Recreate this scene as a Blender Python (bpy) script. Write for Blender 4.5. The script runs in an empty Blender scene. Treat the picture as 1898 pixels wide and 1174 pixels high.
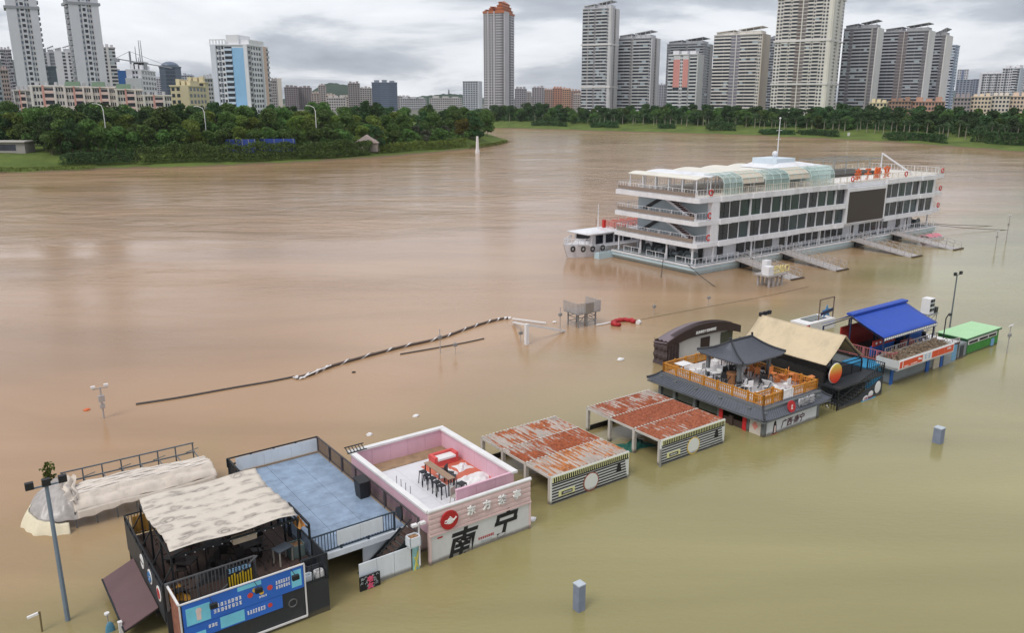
import bpy, bmesh, math, random
from mathutils import Vector, Matrix
random.seed(11)
sc = bpy.context.scene
col = sc.collection
R = math.radians

# ------------------------------------------------------------------ camera
CAM_H = 22.3                      # drone height over the flood water, metres
FPX, PW, PH, HOR = 1515.0, 1898.0, 1174.0, 185.0
PITCH = math.atan((PH / 2 - HOR) / FPX)
cam = bpy.data.cameras.new('camera')
cam.sensor_width = 36.0
cam.lens = 36.0 * FPX / PW
cam.clip_start = 0.5
cam.clip_end = 30000
camo = bpy.data.objects.new('camera', cam)
col.objects.link(camo)
camo.location = (0, 0, CAM_H)
camo.rotation_euler = (math.pi / 2 - PITCH, 0, 0)
sc.camera = camo

# ------------------------------------------------------------------ sky (overcast) and sun
SUN_EL, SUN_AZ = R(52), R(215)    # behind the camera, a little to the left
w = bpy.data.worlds.new('World')
sc.world = w
w.use_nodes = True
nt = w.node_tree
for n in list(nt.nodes):
    nt.nodes.remove(n)
N = nt.nodes.new
L = nt.links.new
out = N('ShaderNodeOutputWorld'); bg = N('ShaderNodeBackground')
sky = N('ShaderNodeTexSky'); sky.sky_type = 'NISHITA'; sky.sun_disc = False
sky.sun_elevation = SUN_EL; sky.sun_rotation = SUN_AZ
skm = N('ShaderNodeVectorMath'); skm.operation = 'SCALE'; skm.inputs['Scale'].default_value = 0.10
L(sky.outputs[0], skm.inputs[0])
tc = N('ShaderNodeTexCoord'); sep = N('ShaderNodeSeparateXYZ')
L(tc.outputs['Generated'], sep.inputs[0])
mz = N('ShaderNodeMath'); mz.operation = 'MAXIMUM'; mz.inputs[1].default_value = 0.0
L(sep.outputs['Z'], mz.inputs[0])
az = N('ShaderNodeMath'); az.operation = 'ADD'; az.inputs[1].default_value = 0.15
L(mz.outputs[0], az.inputs[0])
dx = N('ShaderNodeMath'); dx.operation = 'DIVIDE'; L(sep.outputs['X'], dx.inputs[0]); L(az.outputs[0], dx.inputs[1])
dy = N('ShaderNodeMath'); dy.operation = 'DIVIDE'; L(sep.outputs['Y'], dy.inputs[0]); L(az.outputs[0], dy.inputs[1])
cmb = N('ShaderNodeCombineXYZ'); L(dx.outputs[0], cmb.inputs[0]); L(dy.outputs[0], cmb.inputs[1])
mp = N('ShaderNodeMapping'); mp.inputs['Scale'].default_value = (0.72, 0.62, 1); mp.inputs['Location'].default_value = (11.2, 3.3, 0)
mp.inputs['Rotation'].default_value = (0, 0, R(14))
L(cmb.outputs[0], mp.inputs[0])
n1 = N('ShaderNodeTexNoise'); n1.inputs['Scale'].default_value = 1.0; n1.inputs['Detail'].default_value = 7
n1.inputs['Roughness'].default_value = 0.56; n1.inputs['Distortion'].default_value = 0.3
L(mp.outputs[0], n1.inputs['Vector'])
cr = N('ShaderNodeValToRGB'); e = cr.color_ramp.elements
e[0].position = 0.34; e[0].color = (0.32, 0.35, 0.41, 1)
e[1].position = 0.66; e[1].color = (0.93, 0.95, 0.98, 1)
m1 = e.new(0.45); m1.color = (0.49, 0.52, 0.58, 1)
m2 = e.new(0.53); m2.color = (0.80, 0.82, 0.86, 1)
L(n1.outputs['Fac'], cr.inputs[0])
mx = N('ShaderNodeMix'); mx.data_type = 'RGBA'; mx.inputs[0].default_value = 0.93
L(skm.outputs[0], mx.inputs[6]); L(cr.outputs[0], mx.inputs[7])
L(mx.outputs[2], bg.inputs[0]); bg.inputs[1].default_value = 1.0
L(bg.outputs[0], out.inputs[0])

sun = bpy.data.lights.new('sun', 'SUN'); sun.energy = 1.5; sun.angle = R(25); sun.color = (1.0, 0.96, 0.9)
suno = bpy.data.objects.new('sun', sun); col.objects.link(suno)
sd = Vector((math.sin(SUN_AZ) * math.cos(SUN_EL), math.cos(SUN_AZ) * math.cos(SUN_EL), math.sin(SUN_EL)))
suno.rotation_euler = sd.to_track_quat('Z', 'Y').to_euler()
suno.location = (0, -20, 80)
vs = sc.view_settings
vs.view_transform = 'Standard'; vs.look = 'None'; vs.gamma = 1.0; vs.exposure = 0.27; vs.use_curve_mapping = False

# ------------------------------------------------------------------ frames: pixels of the survey picture -> metres
def ray(px, py):
    u = (px - PW / 2) / FPX; v = (PH / 2 - py) / FPX
    return Vector((u, math.cos(PITCH) + v * math.sin(PITCH), -math.sin(PITCH) + v * math.cos(PITCH)))
def G(px, py, z=0.0):             # ground point at height z
    r = ray(px, py); t = (z - CAM_H) / r.z
    return Vector((r.x * t, r.y * t, z))
def AT(px, py, Y):                # point at depth Y
    r = ray(px, py); t = Y / r.y
    return Vector((r.x * t, Y, CAM_H + r.z * t))
RA = R(36.0)                      # the row of kiosks, and the barge, run along this heading
CU, SU = math.cos(RA), math.sin(RA)
OX, OY = -3.967, 35.987
def XY(u, v):
    return Vector((OX + u * CU - v * SU, OY + u * SU + v * CU, 0))
def UV(p):
    x, y = p[0] - OX, p[1] - OY
    return (x * CU + y * SU, -x * SU + y * CU)
def GU(px, py, z=0.0):
    p = G(px, py, z); a = UV(p)
    return Vector((a[0], a[1], z))

# ------------------------------------------------------------------ materials
def c(r, g=None, b=None):
    if g is None: g = b = r
    f = lambda s: (s / 255 / 12.92) if s <= 10 else ((s / 255 + 0.055) / 1.055) ** 2.4
    return (f(r), f(g), f(b))
MATS = {}
def M(name, rgb=None, rough=0.6, metal=0.0, var=0.12, scale=2.5, grime=0.0, bump=0.0, spec=0.5, alpha=1.0, stripes=None, rnd=0.0, wet=False):
    if name in MATS: return MATS[name]
    m = bpy.data.materials.new(name); MATS[name] = m; m.use_nodes = True
    t = m.node_tree; b = t.nodes['Principled BSDF']; NN = t.nodes.new; LL = t.links.new
    b.inputs['Roughness'].default_value = rough; b.inputs['Metallic'].default_value = metal
    b.inputs['Specular IOR Level'].default_value = spec
    b.inputs['Alpha'].default_value = alpha
    co = NN('ShaderNodeTexCoord')
    no = NN('ShaderNodeTexNoise'); no.inputs['Scale'].default_value = scale; no.inputs['Detail'].default_value = 6
    no.inputs['Roughness'].default_value = 0.65
    LL(co.outputs['Object'], no.inputs['Vector'])
    mr = NN('ShaderNodeMapRange'); mr.inputs[1].default_value = 0.25; mr.inputs[2].default_value = 0.75
    mr.inputs[3].default_value = 1 - var; mr.inputs[4].default_value = 1 + var
    LL(no.outputs['Fac'], mr.inputs[0])
    hs = NN('ShaderNodeHueSaturation'); hs.inputs['Color'].default_value = (*rgb, 1)
    val = mr.outputs[0]
    if rnd:
        oi = NN('ShaderNodeObjectInfo'); r2 = NN('ShaderNodeMapRange')
        r2.inputs[3].default_value = 1 - rnd; r2.inputs[4].default_value = 1 + rnd
        LL(oi.outputs['Random'], r2.inputs[0])
        mu = NN('ShaderNodeMath'); mu.operation = 'MULTIPLY'; LL(val, mu.inputs[0]); LL(r2.outputs[0], mu.inputs[1]); val = mu.outputs[0]
        r3 = NN('ShaderNodeMapRange'); r3.inputs[3].default_value = 0.5 - rnd * 0.06; r3.inputs[4].default_value = 0.5 + rnd * 0.05
        LL(oi.outputs['Random'], r3.inputs[0]); LL(r3.outputs[0], hs.inputs['Hue'])
    LL(val, hs.inputs['Value'])
    last = hs.outputs[0]
    if grime:
        n2 = NN('ShaderNodeTexNoise'); n2.inputs['Scale'].default_value = scale * 0.55; n2.inputs['Detail'].default_value = 8
        n2.inputs['Roughness'].default_value = 0.75
        mpp = NN('ShaderNodeMapping'); mpp.inputs['Scale'].default_value = (1.0, 1.0, 0.25); mpp.inputs['Location'].default_value = (5, 3, 1)
        LL(co.outputs['Object'], mpp.inputs[0]); LL(mpp.outputs[0], n2.inputs['Vector'])
        rr = NN('ShaderNodeMapRange'); rr.inputs[1].default_value = 0.5; rr.inputs[2].default_value = 0.72
        rr.inputs[3].default_value = 0; rr.inputs[4].default_value = grime
        LL(n2.outputs['Fac'], rr.inputs[0])
        mi = NN('ShaderNodeMix'); mi.data_type = 'RGBA'
        LL(rr.outputs[0], mi.inputs[0]); LL(last, mi.inputs[6]); mi.inputs[7].default_value = (0.13, 0.105, 0.075, 1)
        last = mi.outputs[2]
    if wet:                       # soaked and silt-stained just above the flood line
        ge = NN('ShaderNodeNewGeometry'); sz = NN('ShaderNodeSeparateXYZ'); LL(ge.outputs['Position'], sz.inputs[0])
        za = NN('ShaderNodeMath'); za.operation = 'MULTIPLY_ADD'; za.inputs[1].default_value = -0.28; LL(no.outputs['Fac'], za.inputs[0]); LL(sz.outputs['Z'], za.inputs[2])
        zr = NN('ShaderNodeMapRange'); zr.inputs[1].default_value = -0.02; zr.inputs[2].default_value = 0.14; zr.inputs[3].default_value = 0.8; zr.inputs[4].default_value = 0.0; LL(za.outputs[0], zr.inputs[0])
        mw = NN('ShaderNodeMix'); mw.data_type = 'RGBA'; LL(zr.outputs[0], mw.inputs[0]); LL(last, mw.inputs[6]); mw.inputs[7].default_value = (0.105, 0.085, 0.052, 1)
        last = mw.outputs[2]
    LL(last, b.inputs['Base Color'])
    if bump:
        bp = NN('ShaderNodeBump'); bp.inputs['Strength'].default_value = bump; bp.inputs['Distance'].default_value = 0.05
        LL(no.outputs['Fac'], bp.inputs['Height']); LL(bp.outputs[0], b.inputs['Normal'])
    return m

# ------------------------------------------------------------------ mesh building
OFF = {}
class MB:
    def __init__(s): s.v = []; s.f = []
    def add(s, vs, fs):
        n = len(s.v); s.v += [tuple(p) for p in vs]; s.f += [tuple(i + n for i in q) for q in fs]; return s
    def box(s, x0, x1, y0, y1, z0, z1):
        if x0 > x1: x0, x1 = x1, x0
        if y0 > y1: y0, y1 = y1, y0
        if z0 > z1: z0, z1 = z1, z0
        return s.add([(x0,y0,z0),(x1,y0,z0),(x1,y1,z0),(x0,y1,z0),(x0,y0,z1),(x1,y0,z1),(x1,y1,z1),(x0,y1,z1)],
                     [(3,2,1,0),(4,5,6,7),(0,1,5,4),(1,2,6,5),(2,3,7,6),(3,0,4,7)])
    def bar(s, p, q, a=0.05, b=None):
        p = Vector(p); q = Vector(q); d = q - p
        if d.length < 1e-6: return s
        b = b or a; d.normalize()
        up = Vector((0, 0, 1)) if abs(d.z) < 0.95 else Vector((0, 1, 0))
        x = d.cross(up).normalized() * (a / 2); y = x.cross(d).normalized() * (b / 2)
        vs = [p-x-y, p+x-y, p+x+y, p-x+y, q-x-y, q+x-y, q+x+y, q-x+y]
        return s.add(vs, [(3,2,1,0),(4,5,6,7),(0,1,5,4),(1,2,6,5),(2,3,7,6),(3,0,4,7)])
    def tube(s, pts, r, n=8, r2=None, cap=True):
        pts = [Vector(p) for p in pts]; rings = []; m = len(pts)
        for i, p in enumerate(pts):
            d = (pts[min(i+1, m-1)] - pts[max(i-1, 0)]).normalized()
            up = Vector((0,0,1)) if abs(d.z) < 0.9 else Vector((0,1,0))
            x = d.cross(up).normalized(); y = x.cross(d).normalized()
            rr = r if r2 is None else r + (r2 - r) * i / max(1, m-1)
            rings.append([p + x*math.cos(2*math.pi*k/n)*rr + y*math.sin(2*math.pi*k/n)*rr for k in range(n)])
        vs = [q for g in rings for q in g]; fs = []
        for i in range(m-1):
            for k in range(n):
                a = i*n+k; b = i*n+(k+1) % n
                fs.append((b, a, a+n, b+n))
        if cap: fs += [tuple(range(n)), tuple(range((m-1)*n, m*n))[::-1]]
        return s.add(vs, fs)
    def quad(s, a, b, cc, d): return s.add([a, b, cc, d], [(0,1,2,3)])
    def grid(s, fn, nu, nv):
        vs = [fn(i/nu, j/nv) for j in range(nv+1) for i in range(nu+1)]
        fs = [(j*(nu+1)+i, j*(nu+1)+i+1, (j+1)*(nu+1)+i+1, (j+1)*(nu+1)+i) for j in range(nv) for i in range(nu)]
        return s.add(vs, fs)
    def slab(s, fn, nu, nv, t=0.02):      # a grid with thickness straight down
        a = [Vector(fn(i/nu, j/nv)) for j in range(nv+1) for i in range(nu+1)]
        b = [p - Vector((0,0,t)) for p in a]; n = len(a); W_ = nu+1
        fs = []
        for j in range(nv):
            for i in range(nu):
                q = (j*W_+i, j*W_+i+1, (j+1)*W_+i+1, (j+1)*W_+i)
                fs.append(q); fs.append(tuple(k+n for k in q[::-1]))
        edge = [i for i in range(W_)] + [j*W_+nu for j in range(1, nv+1)] + [nv*W_+i for i in range(nu-1, -1, -1)] + [j*W_ for j in range(nv-1, 0, -1)]
        for k in range(len(edge)):
            p, q = edge[k], edge[(k+1) % len(edge)]
            fs.append((q, p, p+n, q+n))
        return s.add(a+b, fs)
    def ball(s, ctr, rx, ry=None, rz=None, n=10, m=7, jit=0):
        ry = ry or rx; rz = rz or rx; cx, cy, cz = ctr; vs = [(cx, cy, cz-rz)]
        for j in range(1, m):
            th = math.pi*j/m
            for i in range(n):
                ph = 2*math.pi*i/n; k = 1+random.uniform(-jit, jit)
                vs.append((cx+rx*k*math.sin(th)*math.cos(ph), cy+ry*k*math.sin(th)*math.sin(ph), cz-rz*k*math.cos(th)))
        vs.append((cx, cy, cz+rz)); fs = []
        for i in range(n): fs.append((0, 1+(i+1) % n, 1+i))
        for j in range(m-2):
            for i in range(n):
                a = 1+j*n+i; b = 1+j*n+(i+1) % n
                fs.append((a, b, b+n, a+n))
        t = len(vs)-1
        for i in range(n): fs.append((t, t-n+i, t-n+(i+1) % n))
        return s.add(vs, fs)
    def prism(s, poly, d):                # planar polygon (3D points, CCW seen from outside) extruded by vector d
        n = len(poly); d = Vector(d); a = [Vector(p) for p in poly]; b = [p+d for p in a]
        fs = [tuple(range(n)), tuple(range(n, 2*n))[::-1]]
        for i in range(n):
            j = (i+1) % n; fs.append((j, i, i+n, j+n))
        return s.add(a+b, fs)
    def disc(s, ctr, nrm, r, t, n=24):    # a thin round plate
        nrm = Vector(nrm).normalized(); cc = Vector(ctr)
        return s.tube([cc, cc + nrm*t], r, n)
    def build(s, name, mat, parent=None, smooth=False, kind=None, label=None):
        r = parent
        while r is not None and r.parent is not None: r = r.parent
        ou, ov = OFF.get(r.name, (0, 0)) if r is not None else (0, 0)
        me = bpy.data.meshes.new(name)
        me.from_pydata([(x-ou, y-ov, z) for x, y, z in s.v], [], s.f)
        if smooth:
            me.shade_smooth()
        me.materials.append(mat)
        o = bpy.data.objects.new(name, me); col.objects.link(o)
        if parent is not None: o.parent = parent
        if kind: o['kind'] = kind
        if label: o['label'] = label
        return o
def tag(o, label, cat, group=None):
    o['label'] = label; o['category'] = cat
    if group: o['group'] = group
    return o
def thing(name, label, cat, u, v, z=0.0, group=None):        # in the frame of the row; children use absolute u, v, z
    o = bpy.data.objects.new(name, None); col.objects.link(o); o.empty_display_size = 0.3
    p = XY(u, v); o.location = (p.x, p.y, 0); o.rotation_euler = (0, 0, RA)
    OFF[o.name] = (u, v)
    return tag(o, label, cat, group)
def wthing(name, label, cat, loc, rz=0.0, group=None):       # world frame; children use local coordinates
    o = bpy.data.objects.new(name, None); col.objects.link(o); o.empty_display_size = 0.3
    o.location = loc; o.rotation_euler = (0, 0, rz); OFF[o.name] = (0, 0)
    return tag(o, label, cat, group)
def one(mb, name, mat, label, cat, u, v, group=None, smooth=False):   # a thing of one mesh, in the row frame
    me = bpy.data.meshes.new(name); me.from_pydata([(x-u, y-v, z) for x, y, z in mb.v], [], mb.f)
    if smooth: me.shade_smooth()
    me.materials.append(mat); o = bpy.data.objects.new(name, me); col.objects.link(o)
    p = XY(u, v); o.location = (p.x, p.y, 0); o.rotation_euler = (0, 0, RA)
    return tag(o, label, cat, group)
def copy_tree(o, parent=None):
    k = o.copy(); col.objects.link(k); k.parent = parent
    for ch in o.children: copy_tree(ch, k)
    return k
def struct(mb, name, mat, smooth=False):
    o = mb.build(name, mat, None, smooth); o['kind'] = 'structure'; return o
def text(body, size, mat, parent, u, v, z, rx=90, rz=0, ext=0.012, off=0.0, shear=0.0, name='lettering', sx=1.0, align='CENTER', label=None):
    cu = bpy.data.curves.new('txt', 'FONT'); cu.body = body; cu.size = size; cu.extrude = ext; cu.offset = off; cu.shear = shear
    cu.align_x = align; cu.align_y = 'CENTER'; cu.resolution_u = 3
    t = bpy.data.objects.new('txt', cu); col.objects.link(t)
    dg = bpy.context.evaluated_depsgraph_get(); dg.update()
    me = bpy.data.meshes.new_from_object(t.evaluated_get(dg))
    bpy.data.objects.remove(t); bpy.data.curves.remove(cu)
    r = parent
    while r.parent is not None: r = r.parent
    ou, ov = OFF.get(r.name, (0, 0))
    me.transform(Matrix.Translation((u-ou, v-ov, z)) @ Matrix.Rotation(R(rz), 4, 'Z') @ Matrix.Rotation(R(rx), 4, 'X') @ Matrix.Diagonal((sx, 1, 1, 1)))
    me.materials.clear(); me.materials.append(mat); me.name = name
    o = bpy.data.objects.new(name, me); col.objects.link(o); o.parent = parent
    if label: o['label'] = label
    return o
def marks(mb, u0, u1, v, z0, z1, n, ax='u'):          # small worn print, no longer readable: groups of short strokes
    w_ = (u1-u0)/n
    for i in range(n):
        a = u0+i*w_+w_*0.1; b = a+w_*0.8; h = z1-z0
        for k in range(3):
            zz = z0+h*(0.06+0.36*k+random.uniform(-.03, .03))
            mb.box(a+random.uniform(0, .2)*w_, b-random.uniform(0, .2)*w_, v-0.006, v+0.004, zz, zz+h*0.16)
        for k in range(2):
            uu = a+(b-a)*random.uniform(0.1, 0.8)
            mb.box(uu, uu+w_*0.14, v-0.0075, v+0.004, z0+h*random.uniform(0, .2), z1-h*random.uniform(0, .2))
    return mb
def railing(mb, p, q, z0, z1, step=0.14, post=1.6, th=0.03, rail=0.05, ends=True):
    p = Vector((p[0], p[1], 0)); q = Vector((q[0], q[1], 0)); d = q-p; l = d.length; d.normalize()
    for z in (z1, z0+0.1):
        mb.bar((p.x, p.y, z), (q.x, q.y, z), rail, rail)
    n = max(1, int(l/step))
    for i in range(n+1):
        a = p+d*(l*i/n); mb.bar((a.x, a.y, z0+0.1), (a.x, a.y, z1), th, th)
    m = max(1, int(round(l/post)))
    for i in range(m+1):
        a = p+d*(l*i/m); mb.bar((a.x, a.y, z0-0.02), (a.x, a.y, z1+0.02), rail*1.5, rail*1.5)
    return mb

# ================================================================== SETTING
# ------------------------------------------------------------------ flood water
def water_mat():
    m = bpy.data.materials.new('muddy_flood_water'); m.use_nodes = True
    t = m.node_tree; b = t.nodes['Principled BSDF']; NN = t.nodes.new; LL = t.links.new
    geo = NN('ShaderNodeNewGeometry')
    # silt: clear-ish olive backwater over the drowned promenade, brown-pink in the running river
    dot = NN('ShaderNodeVectorMath'); dot.operation = 'DOT_PRODUCT'; dot.inputs[1].default_value = (-SU, CU, 0)
    LL(geo.outputs['Position'], dot.inputs[0])
    along = NN('ShaderNodeVectorMath'); along.operation = 'DOT_PRODUCT'; along.inputs[1].default_value = (CU, SU, 0)
    LL(geo.outputs['Position'], along.inputs[0])
    mul = NN('ShaderNodeMath'); mul.operation = 'MULTIPLY_ADD'; mul.inputs[1].default_value = -0.22
    LL(along.outputs['Value'], mul.inputs[0]); LL(dot.outputs['Value'], mul.inputs[2])
    ns = NN('ShaderNodeTexNoise'); ns.inputs['Scale'].default_value = 0.035; ns.inputs['Detail'].default_value = 7; ns.inputs['Distortion'].default_value = 1.2
    LL(geo.outputs['Position'], ns.inputs['Vector'])
    ad = NN('ShaderNodeMath'); ad.operation = 'MULTIPLY_ADD'; ad.inputs[1].default_value = 34.0
    LL(ns.outputs['Fac'], ad.inputs[0]); LL(mul.outputs[0], ad.inputs[2])
    mr = NN('ShaderNodeMapRange'); mr.interpolation_type = 'SMOOTHSTEP'
    mr.inputs[1].default_value = 40.0; mr.inputs[2].default_value = 72.0
    LL(ad.outputs[0], mr.inputs[0])
    mi = NN('ShaderNodeMix'); mi.data_type = 'RGBA'
    mi.inputs[6].default_value = (*c(142, 134, 92), 1); mi.inputs[7].default_value = (*c(168, 136, 106), 1)
    LL(mr.outputs[0], mi.inputs[0])
    # silt plumes
    mpw = NN('ShaderNodeMapping'); mpw.inputs['Scale'].default_value = (0.02, 0.075, 1); mpw.inputs['Rotation'].default_value = (0, 0, R(-8))
    LL(geo.outputs['Position'], mpw.inputs[0])
    n2 = NN('ShaderNodeTexNoise'); n2.inputs['Scale'].default_value = 1.0; n2.inputs['Detail'].default_value = 8; n2.inputs['Distortion'].default_value = 0.8
    LL(mpw.outputs[0], n2.inputs['Vector'])
    r2 = NN('ShaderNodeMapRange'); r2.inputs[1].default_value = 0.3; r2.inputs[2].default_value = 0.7; r2.inputs[3].default_value = 0.84; r2.inputs[4].default_value = 1.14
    LL(n2.outputs['Fac'], r2.inputs[0])
    hs = NN('ShaderNodeHueSaturation'); LL(mi.outputs[2], hs.inputs['Color']); LL(r2.outputs[0], hs.inputs['Value'])
    LL(hs.outputs[0], b.inputs['Base Color'])
    b.inputs['IOR'].default_value = 1.33; b.inputs['Roughness'].default_value = 0.09
    # relief: fine chop, wind ripples, and the boils and eddies of the current (only in the river)
    mp2 = NN('ShaderNodeMapping'); mp2.inputs['Scale'].default_value = (0.7, 1.6, 1); mp2.inputs['Rotation'].default_value = (0, 0, R(20))
    LL(geo.outputs['Position'], mp2.inputs[0])
    a1 = NN('ShaderNodeTexNoise'); a1.inputs['Scale'].default_value = 2.3; a1.inputs['Detail'].default_value = 5; a1.inputs['Roughness'].default_value = 0.55
    LL(mp2.outputs[0], a1.inputs['Vector'])
    b1 = NN('ShaderNodeBump'); b1.inputs['Strength'].default_value = 0.17; b1.inputs['Distance'].default_value = 0.10
    LL(a1.outputs['Fac'], b1.inputs['Height'])
    mp3 = NN('ShaderNodeMapping'); mp3.inputs['Scale'].default_value = (0.05, 0.10, 1); mp3.inputs['Rotation'].default_value = (0, 0, R(-6))
    LL(geo.outputs['Position'], mp3.inputs[0])
    a2 = NN('ShaderNodeTexNoise'); a2.inputs['Scale'].default_value = 1.0; a2.inputs['Detail'].default_value = 9; a2.inputs['Roughness'].default_value = 0.6; a2.inputs['Distortion'].default_value = 1.6
    LL(mp3.outputs[0], a2.inputs['Vector'])
    b2 = NN('ShaderNodeBump'); b2.inputs['Distance'].default_value = 1.6
    st = NN('ShaderNodeMapRange'); st.inputs[1].default_value = 70; st.inputs[2].default_value = 260; st.inputs[3].default_value = 0.035; st.inputs[4].default_value = 0.62
    # calm slicks between the ruffled patches
    sl = NN('ShaderNodeTexNoise'); sl.inputs['Scale'].default_value = 1.0; sl.inputs['Detail'].default_value = 4; sl.inputs['Distortion'].default_value = 0.9
    mp4 = NN('ShaderNodeMapping'); mp4.inputs['Scale'].default_value = (0.011, 0.022, 1); mp4.inputs['Location'].default_value = (4.0, 9.0, 0); LL(geo.outputs['Position'], mp4.inputs[0]); LL(mp4.outputs[0], sl.inputs['Vector'])
    sr_ = NN('ShaderNodeMapRange'); sr_.inputs[1].default_value = 0.42; sr_.inputs[2].default_value = 0.62; sr_.inputs[3].default_value = 0.4; sr_.inputs[4].default_value = 1.15; LL(sl.outputs['Fac'], sr_.inputs[0])
    sm = NN('ShaderNodeMath'); sm.operation = 'MULTIPLY'; LL(st.outputs[0], sm.inputs[0]); LL(sr_.outputs[0], sm.inputs[1])
    LL(dot.outputs['Value'], st.inputs[0]); LL(sm.outputs[0], b2.inputs['Strength'])
    s1 = NN('ShaderNodeMath'); s1.operation = 'MULTIPLY'; s1.inputs[1].default_value = 0.30; LL(sr_.outputs[0], s1.inputs[0]); LL(s1.outputs[0], b1.inputs['Strength'])
    LL(a2.outputs['Fac'], b2.inputs['Height']); LL(b1.outputs[0], b2.inputs['Normal'])
    LL(b2.outputs[0], b.inputs['Normal'])
    return m
mb = MB(); mb.quad((-3000, -400, 0), (3000, -400, 0), (3000, 2600, 0), (-3000, 2600, 0))
struct(mb, 'river_water', water_mat())

# ------------------------------------------------------------------ banks
LPX = [(-420, 345), (-200, 331), (-100, 326), (0, 322), (90, 320), (160, 317), (230, 314), (330, 311), (430, 308), (560, 302), (640, 297),
       (700, 293), (780, 286), (850, 280), (890, 275.5), (925, 269), (947, 264)]
LB = [G(*p) for p in LPX] + [G(938, 258.5), G(915, 252), G(893, 246), G(872, 241)] + [Vector((-60, 1400, 0)), Vector((-1500, 1400, 0)), Vector((-1500, 260, 0))]
FPXS = [(840, 239), (905, 238), (960, 239), (1040, 241), (1100, 243.5), (1200, 246), (1300, 249), (1400, 252.5), (1500, 257), (1600, 262), (1700, 268),
        (1800, 276), (1898, 285), (2050, 300), (2300, 330)]
FB = [G(*p) for p in FPXS] + [Vector((1800, 330, 0)), Vector((1800, 1400, 0)), Vector((-100, 1400, 0))]
def sdist(poly, x, y):
    best = 1e18; inside = False; n = len(poly)
    for i in range(n):
        ax, ay = poly[i].x, poly[i].y; bx, by = poly[(i+1) % n].x, poly[(i+1) % n].y
        ex, ey = bx-ax, by-ay; wx, wy = x-ax, y-ay
        t = max(0.0, min(1.0, (wx*ex+wy*ey)/(ex*ex+ey*ey+1e-9)))
        qx, qy = wx-ex*t, wy-ey*t; d = qx*qx+qy*qy
        if d < best: best = d
        if (ay > y) != (by > y) and x < ax+(y-ay)*ex/(by-ay): inside = not inside
    d = math.sqrt(best)
    return d if inside else -d
def lerp_tab(tab, d):
    for (a, za), (b_, zb) in zip(tab, tab[1:]):
        if d <= b_: return za+(zb-za)*max(0, (d-a))/(b_-a) if d > a else za
    return tab[-1][1]
LT = [(-8, -2.0), (0, 0.0), (4, 1.0), (11, 3.2), (20, 5.2), (40, 6.0)]
FT = [(-8, -1.6), (0, 0.0), (9, 1.3), (30, 4.2), (44, 6.0), (60, 6.2)]
def ground_z(x, y):
    dl = sdist(LB, x, y); df = sdist(FB, x, y)
    return max(lerp_tab(LT, dl), lerp_tab(FT, df))
def bank_mat():
    m = bpy.data.materials.new('river_bank'); m.use_nodes = True
    t = m.node_tree; b = t.nodes['Principled BSDF']; NN = t.nodes.new; LL = t.links.new
    b.inputs['Roughness'].default_value = 0.95; b.inputs['Specular IOR Level'].default_value = 0.15
    geo = NN('ShaderNodeNewGeometry'); sp = NN('ShaderNodeSeparateXYZ'); LL(geo.outputs['Position'], sp.inputs[0])
    n1 = NN('ShaderNodeTexNoise'); n1.inputs['Scale'].default_value = 0.09; n1.inputs['Detail'].default_value = 8; n1.inputs['Roughness'].default_value = 0.65
    LL(geo.outputs['Position'], n1.inputs['Vector'])
    ad = NN('ShaderNodeMath'); ad.operation = 'MULTIPLY_ADD'; ad.inputs[1].default_value = 1.6; LL(n1.outputs['Fac'], ad.inputs[0]); LL(sp.outputs['Z'], ad.inputs[2])
    mr = NN('ShaderNodeMapRange'); mr.inputs[1].default_value = 1.0; mr.inputs[2].default_value = 1.5; LL(ad.outputs[0], mr.inputs[0])
    gr = NN('ShaderNodeValToRGB'); g = gr.color_ramp.elements
    g[0].position = 0.3; g[0].color = (0.060, 0.088, 0.022, 1); g[1].position = 0.7; g[1].color = (0.135, 0.18, 0.042, 1)
    LL(n1.outputs['Fac'], gr.inputs[0])
    mi = NN('ShaderNodeMix'); mi.data_type = 'RGBA'; LL(mr.outputs[0], mi.inputs[0]); mi.inputs[6].default_value = (0.17, 0.12, 0.075, 1); LL(gr.outputs[0], mi.inputs[7])
    LL(mi.outputs[2], b.inputs['Base Color'])
    return m
gx0, gx1, gy0, gy1, gs = -430.0, 720.0, 225.0, 785.0, 5.0
nx, ny = int((gx1-gx0)/gs), int((gy1-gy0)/gs)
mb = MB(); vs_ = []
for j in range(ny+1):
    for i in range(nx+1):
        x = gx0+i*gs; y = gy0+j*gs
        z = ground_z(x, y)
        if z > -1.0: z += 0.35*math.sin(x*0.11+y*0.07)*math.sin(x*0.05-y*0.13)
        vs_.append((x, y, z))
fs_ = []
for j in range(ny):
    for i in range(nx):
        a = j*(nx+1)+i; q = (a, a+1, a+nx+2, a+nx+1)
        if max(vs_[k][2] for k in q) > -1.5: fs_.append(q)
mb.add(vs_, fs_)
BANK = bank_mat()
struct(mb, 'river_bank', BANK, smooth=True)
mb = MB(); mb.quad((-6500, 783, 5.6), (6500, 783, 5.6), (6500, 6500, 5.6), (-6500, 6500, 5.6))
mb.quad((-6500, 260, 5.6), (-428, 260, 5.6), (-428, 783, 5.6), (-6500, 783, 5.6))
mb.quad((718, 330, 5.6), (6500, 330, 5.6), (6500, 783, 5.6), (718, 783, 5.6))
struct(mb, 'city_ground', M('city_ground', c(96, 96, 84), 0.95, var=0.25, scale=0.02))

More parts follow.
